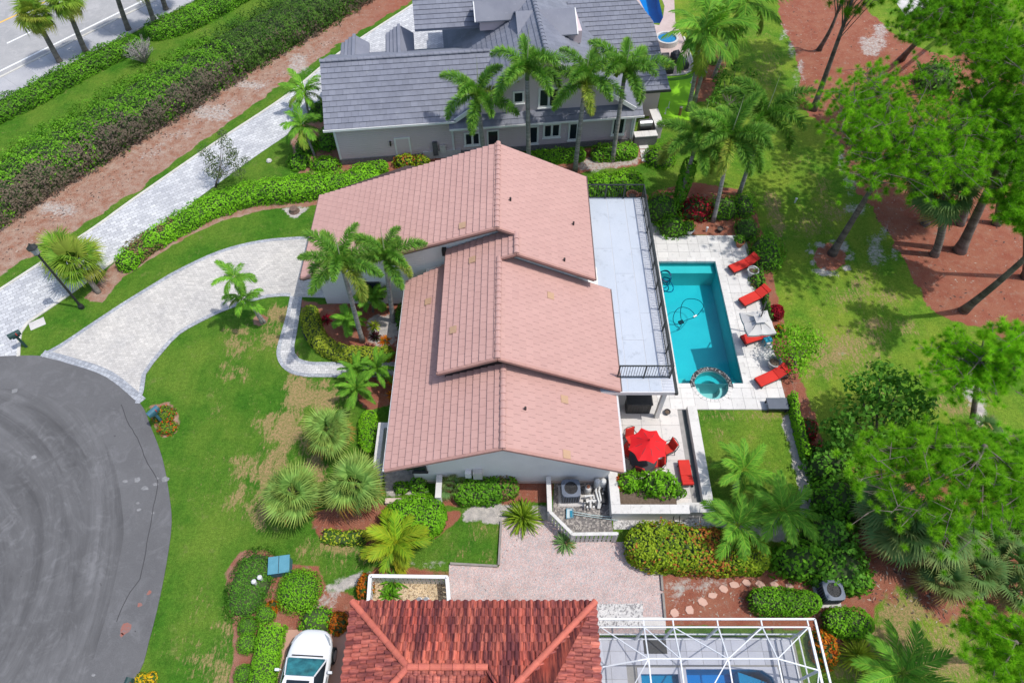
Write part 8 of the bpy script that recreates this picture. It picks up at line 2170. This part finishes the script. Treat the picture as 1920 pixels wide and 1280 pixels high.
pine_at('low spreading pine branch over the shaded cabbage palms at the right edge', 1925, 520, 1940, 420, 1890, 375, 6, 60, 60, 20, 210, seed=316, size=.245, r0=.2, m='pine2')
for k, (u, v, rx, h, lb_) in enumerate(((1760, 140, 1.6, 1.6, 'dark undergrowth below the far corner pine'), (1850, 190, 1.8, 1.8, 'dark undergrowth at the right edge near the top'), (1840, 60, 1.8, 1.8, 'dark undergrowth in the top right corner'), (1900, 300, 1.4, 1.5, 'dark undergrowth beside the shaded pine'))):
    bush('undergrowth', lb_, 'shrub', gp_(u, v, h / 2), rx, rx, h, LM['dark'], 60, .24, .5, seed=320 + k, lump=.28, wild=1.0, group='woodland undergrowth')
r = np.random.default_rng(99)
def litter(name, label, px, n, size, m, z=.004):
    poly = np.array([[q.x, q.y] for q in A(px)]); lo_, hi_ = poly.min(0), poly.max(0); P = []
    while len(P) < n:
        q = lo_ + r.random((n * 2, 2)) * (hi_ - lo_); q = q[sdist(q, poly) < 0]; P += list(q)
    P = np.array(P[:n]); a = r.uniform(0, 6.28, n); l_ = size * r.uniform(.4, 1.4, n); w = l_ * r.uniform(.12, .5, n)
    D = np.stack([np.cos(a), np.sin(a)], 1); S_ = np.stack([-np.sin(a), np.cos(a)], 1); zz = z + r.uniform(.004, .03, (n, 1))
    V = np.stack([np.concatenate([P - D * l_[:, None] / 2, zz * .3], 1), np.concatenate([P + S_ * w[:, None] / 2, zz], 1), np.concatenate([P + D * l_[:, None] / 2, zz * .4], 1), np.concatenate([P - S_ * w[:, None] / 2, zz * .2], 1)], 1).reshape(-1, 3)
    o = link(name, mesh_np(name, V, [np.arange(4 * n).reshape(n, 4)], m)); props(o, label, 'litter', None, 'stuff')
mLit = mat('litter_dark', (.05, .035, .03), (.09, .06, .05), 6, .95); mLitP = mat('litter_pale', (.46, .38, .31), (.30, .22, .17), 9, .95)
straw = [(1466, 10), (1500, 130), (1560, 250), (1640, 410), (1740, 570), (1920, 640), (1920, 300), (1700, 100), (1610, 0)]
litter('pine_cones', 'scattered dark cones and twigs on the pine straw', straw, 420, .17, mLit); litter('wood_chips', 'pale chips and twigs scattered on the pine straw', straw, 420, .15, mLitP)
low_ = [(1605, 1000), (1760, 1070), (1900, 1150), (1760, 1180), (1640, 1130), (1560, 1100)]
litter('pine_cones', 'dark cones and twigs on the lower pine straw', low_, 130, .16, mLit); litter('wood_chips', 'pale twigs on the lower pine straw', low_, 160, .16, mLitP)
belt_ = [(0, 440), (151, 330), (336, 210), (640, 40), (720, 10), (640, 70), (336, 280), (0, 500)]
litter('wood_chips', 'pale chips in the brown mulch belt', belt_, 380, .14, mLitP); litter('bark_bits', 'dark bark bits in the brown mulch belt', belt_, 420, .15, mLit)
litter('fallen_leaves', 'dry leaves lying on the red mulch by the stepping stones', [(1250, 1080), (1560, 1080), (1540, 1155), (1250, 1155)], 260, .12, mLitP); litter('fallen_leaves', 'fallen leaves on the pink gravel', [(945, 980), (1160, 1020), (1235, 1075), (1240, 1125), (850, 1120), (940, 1060)], 90, .10, mLit, .022)
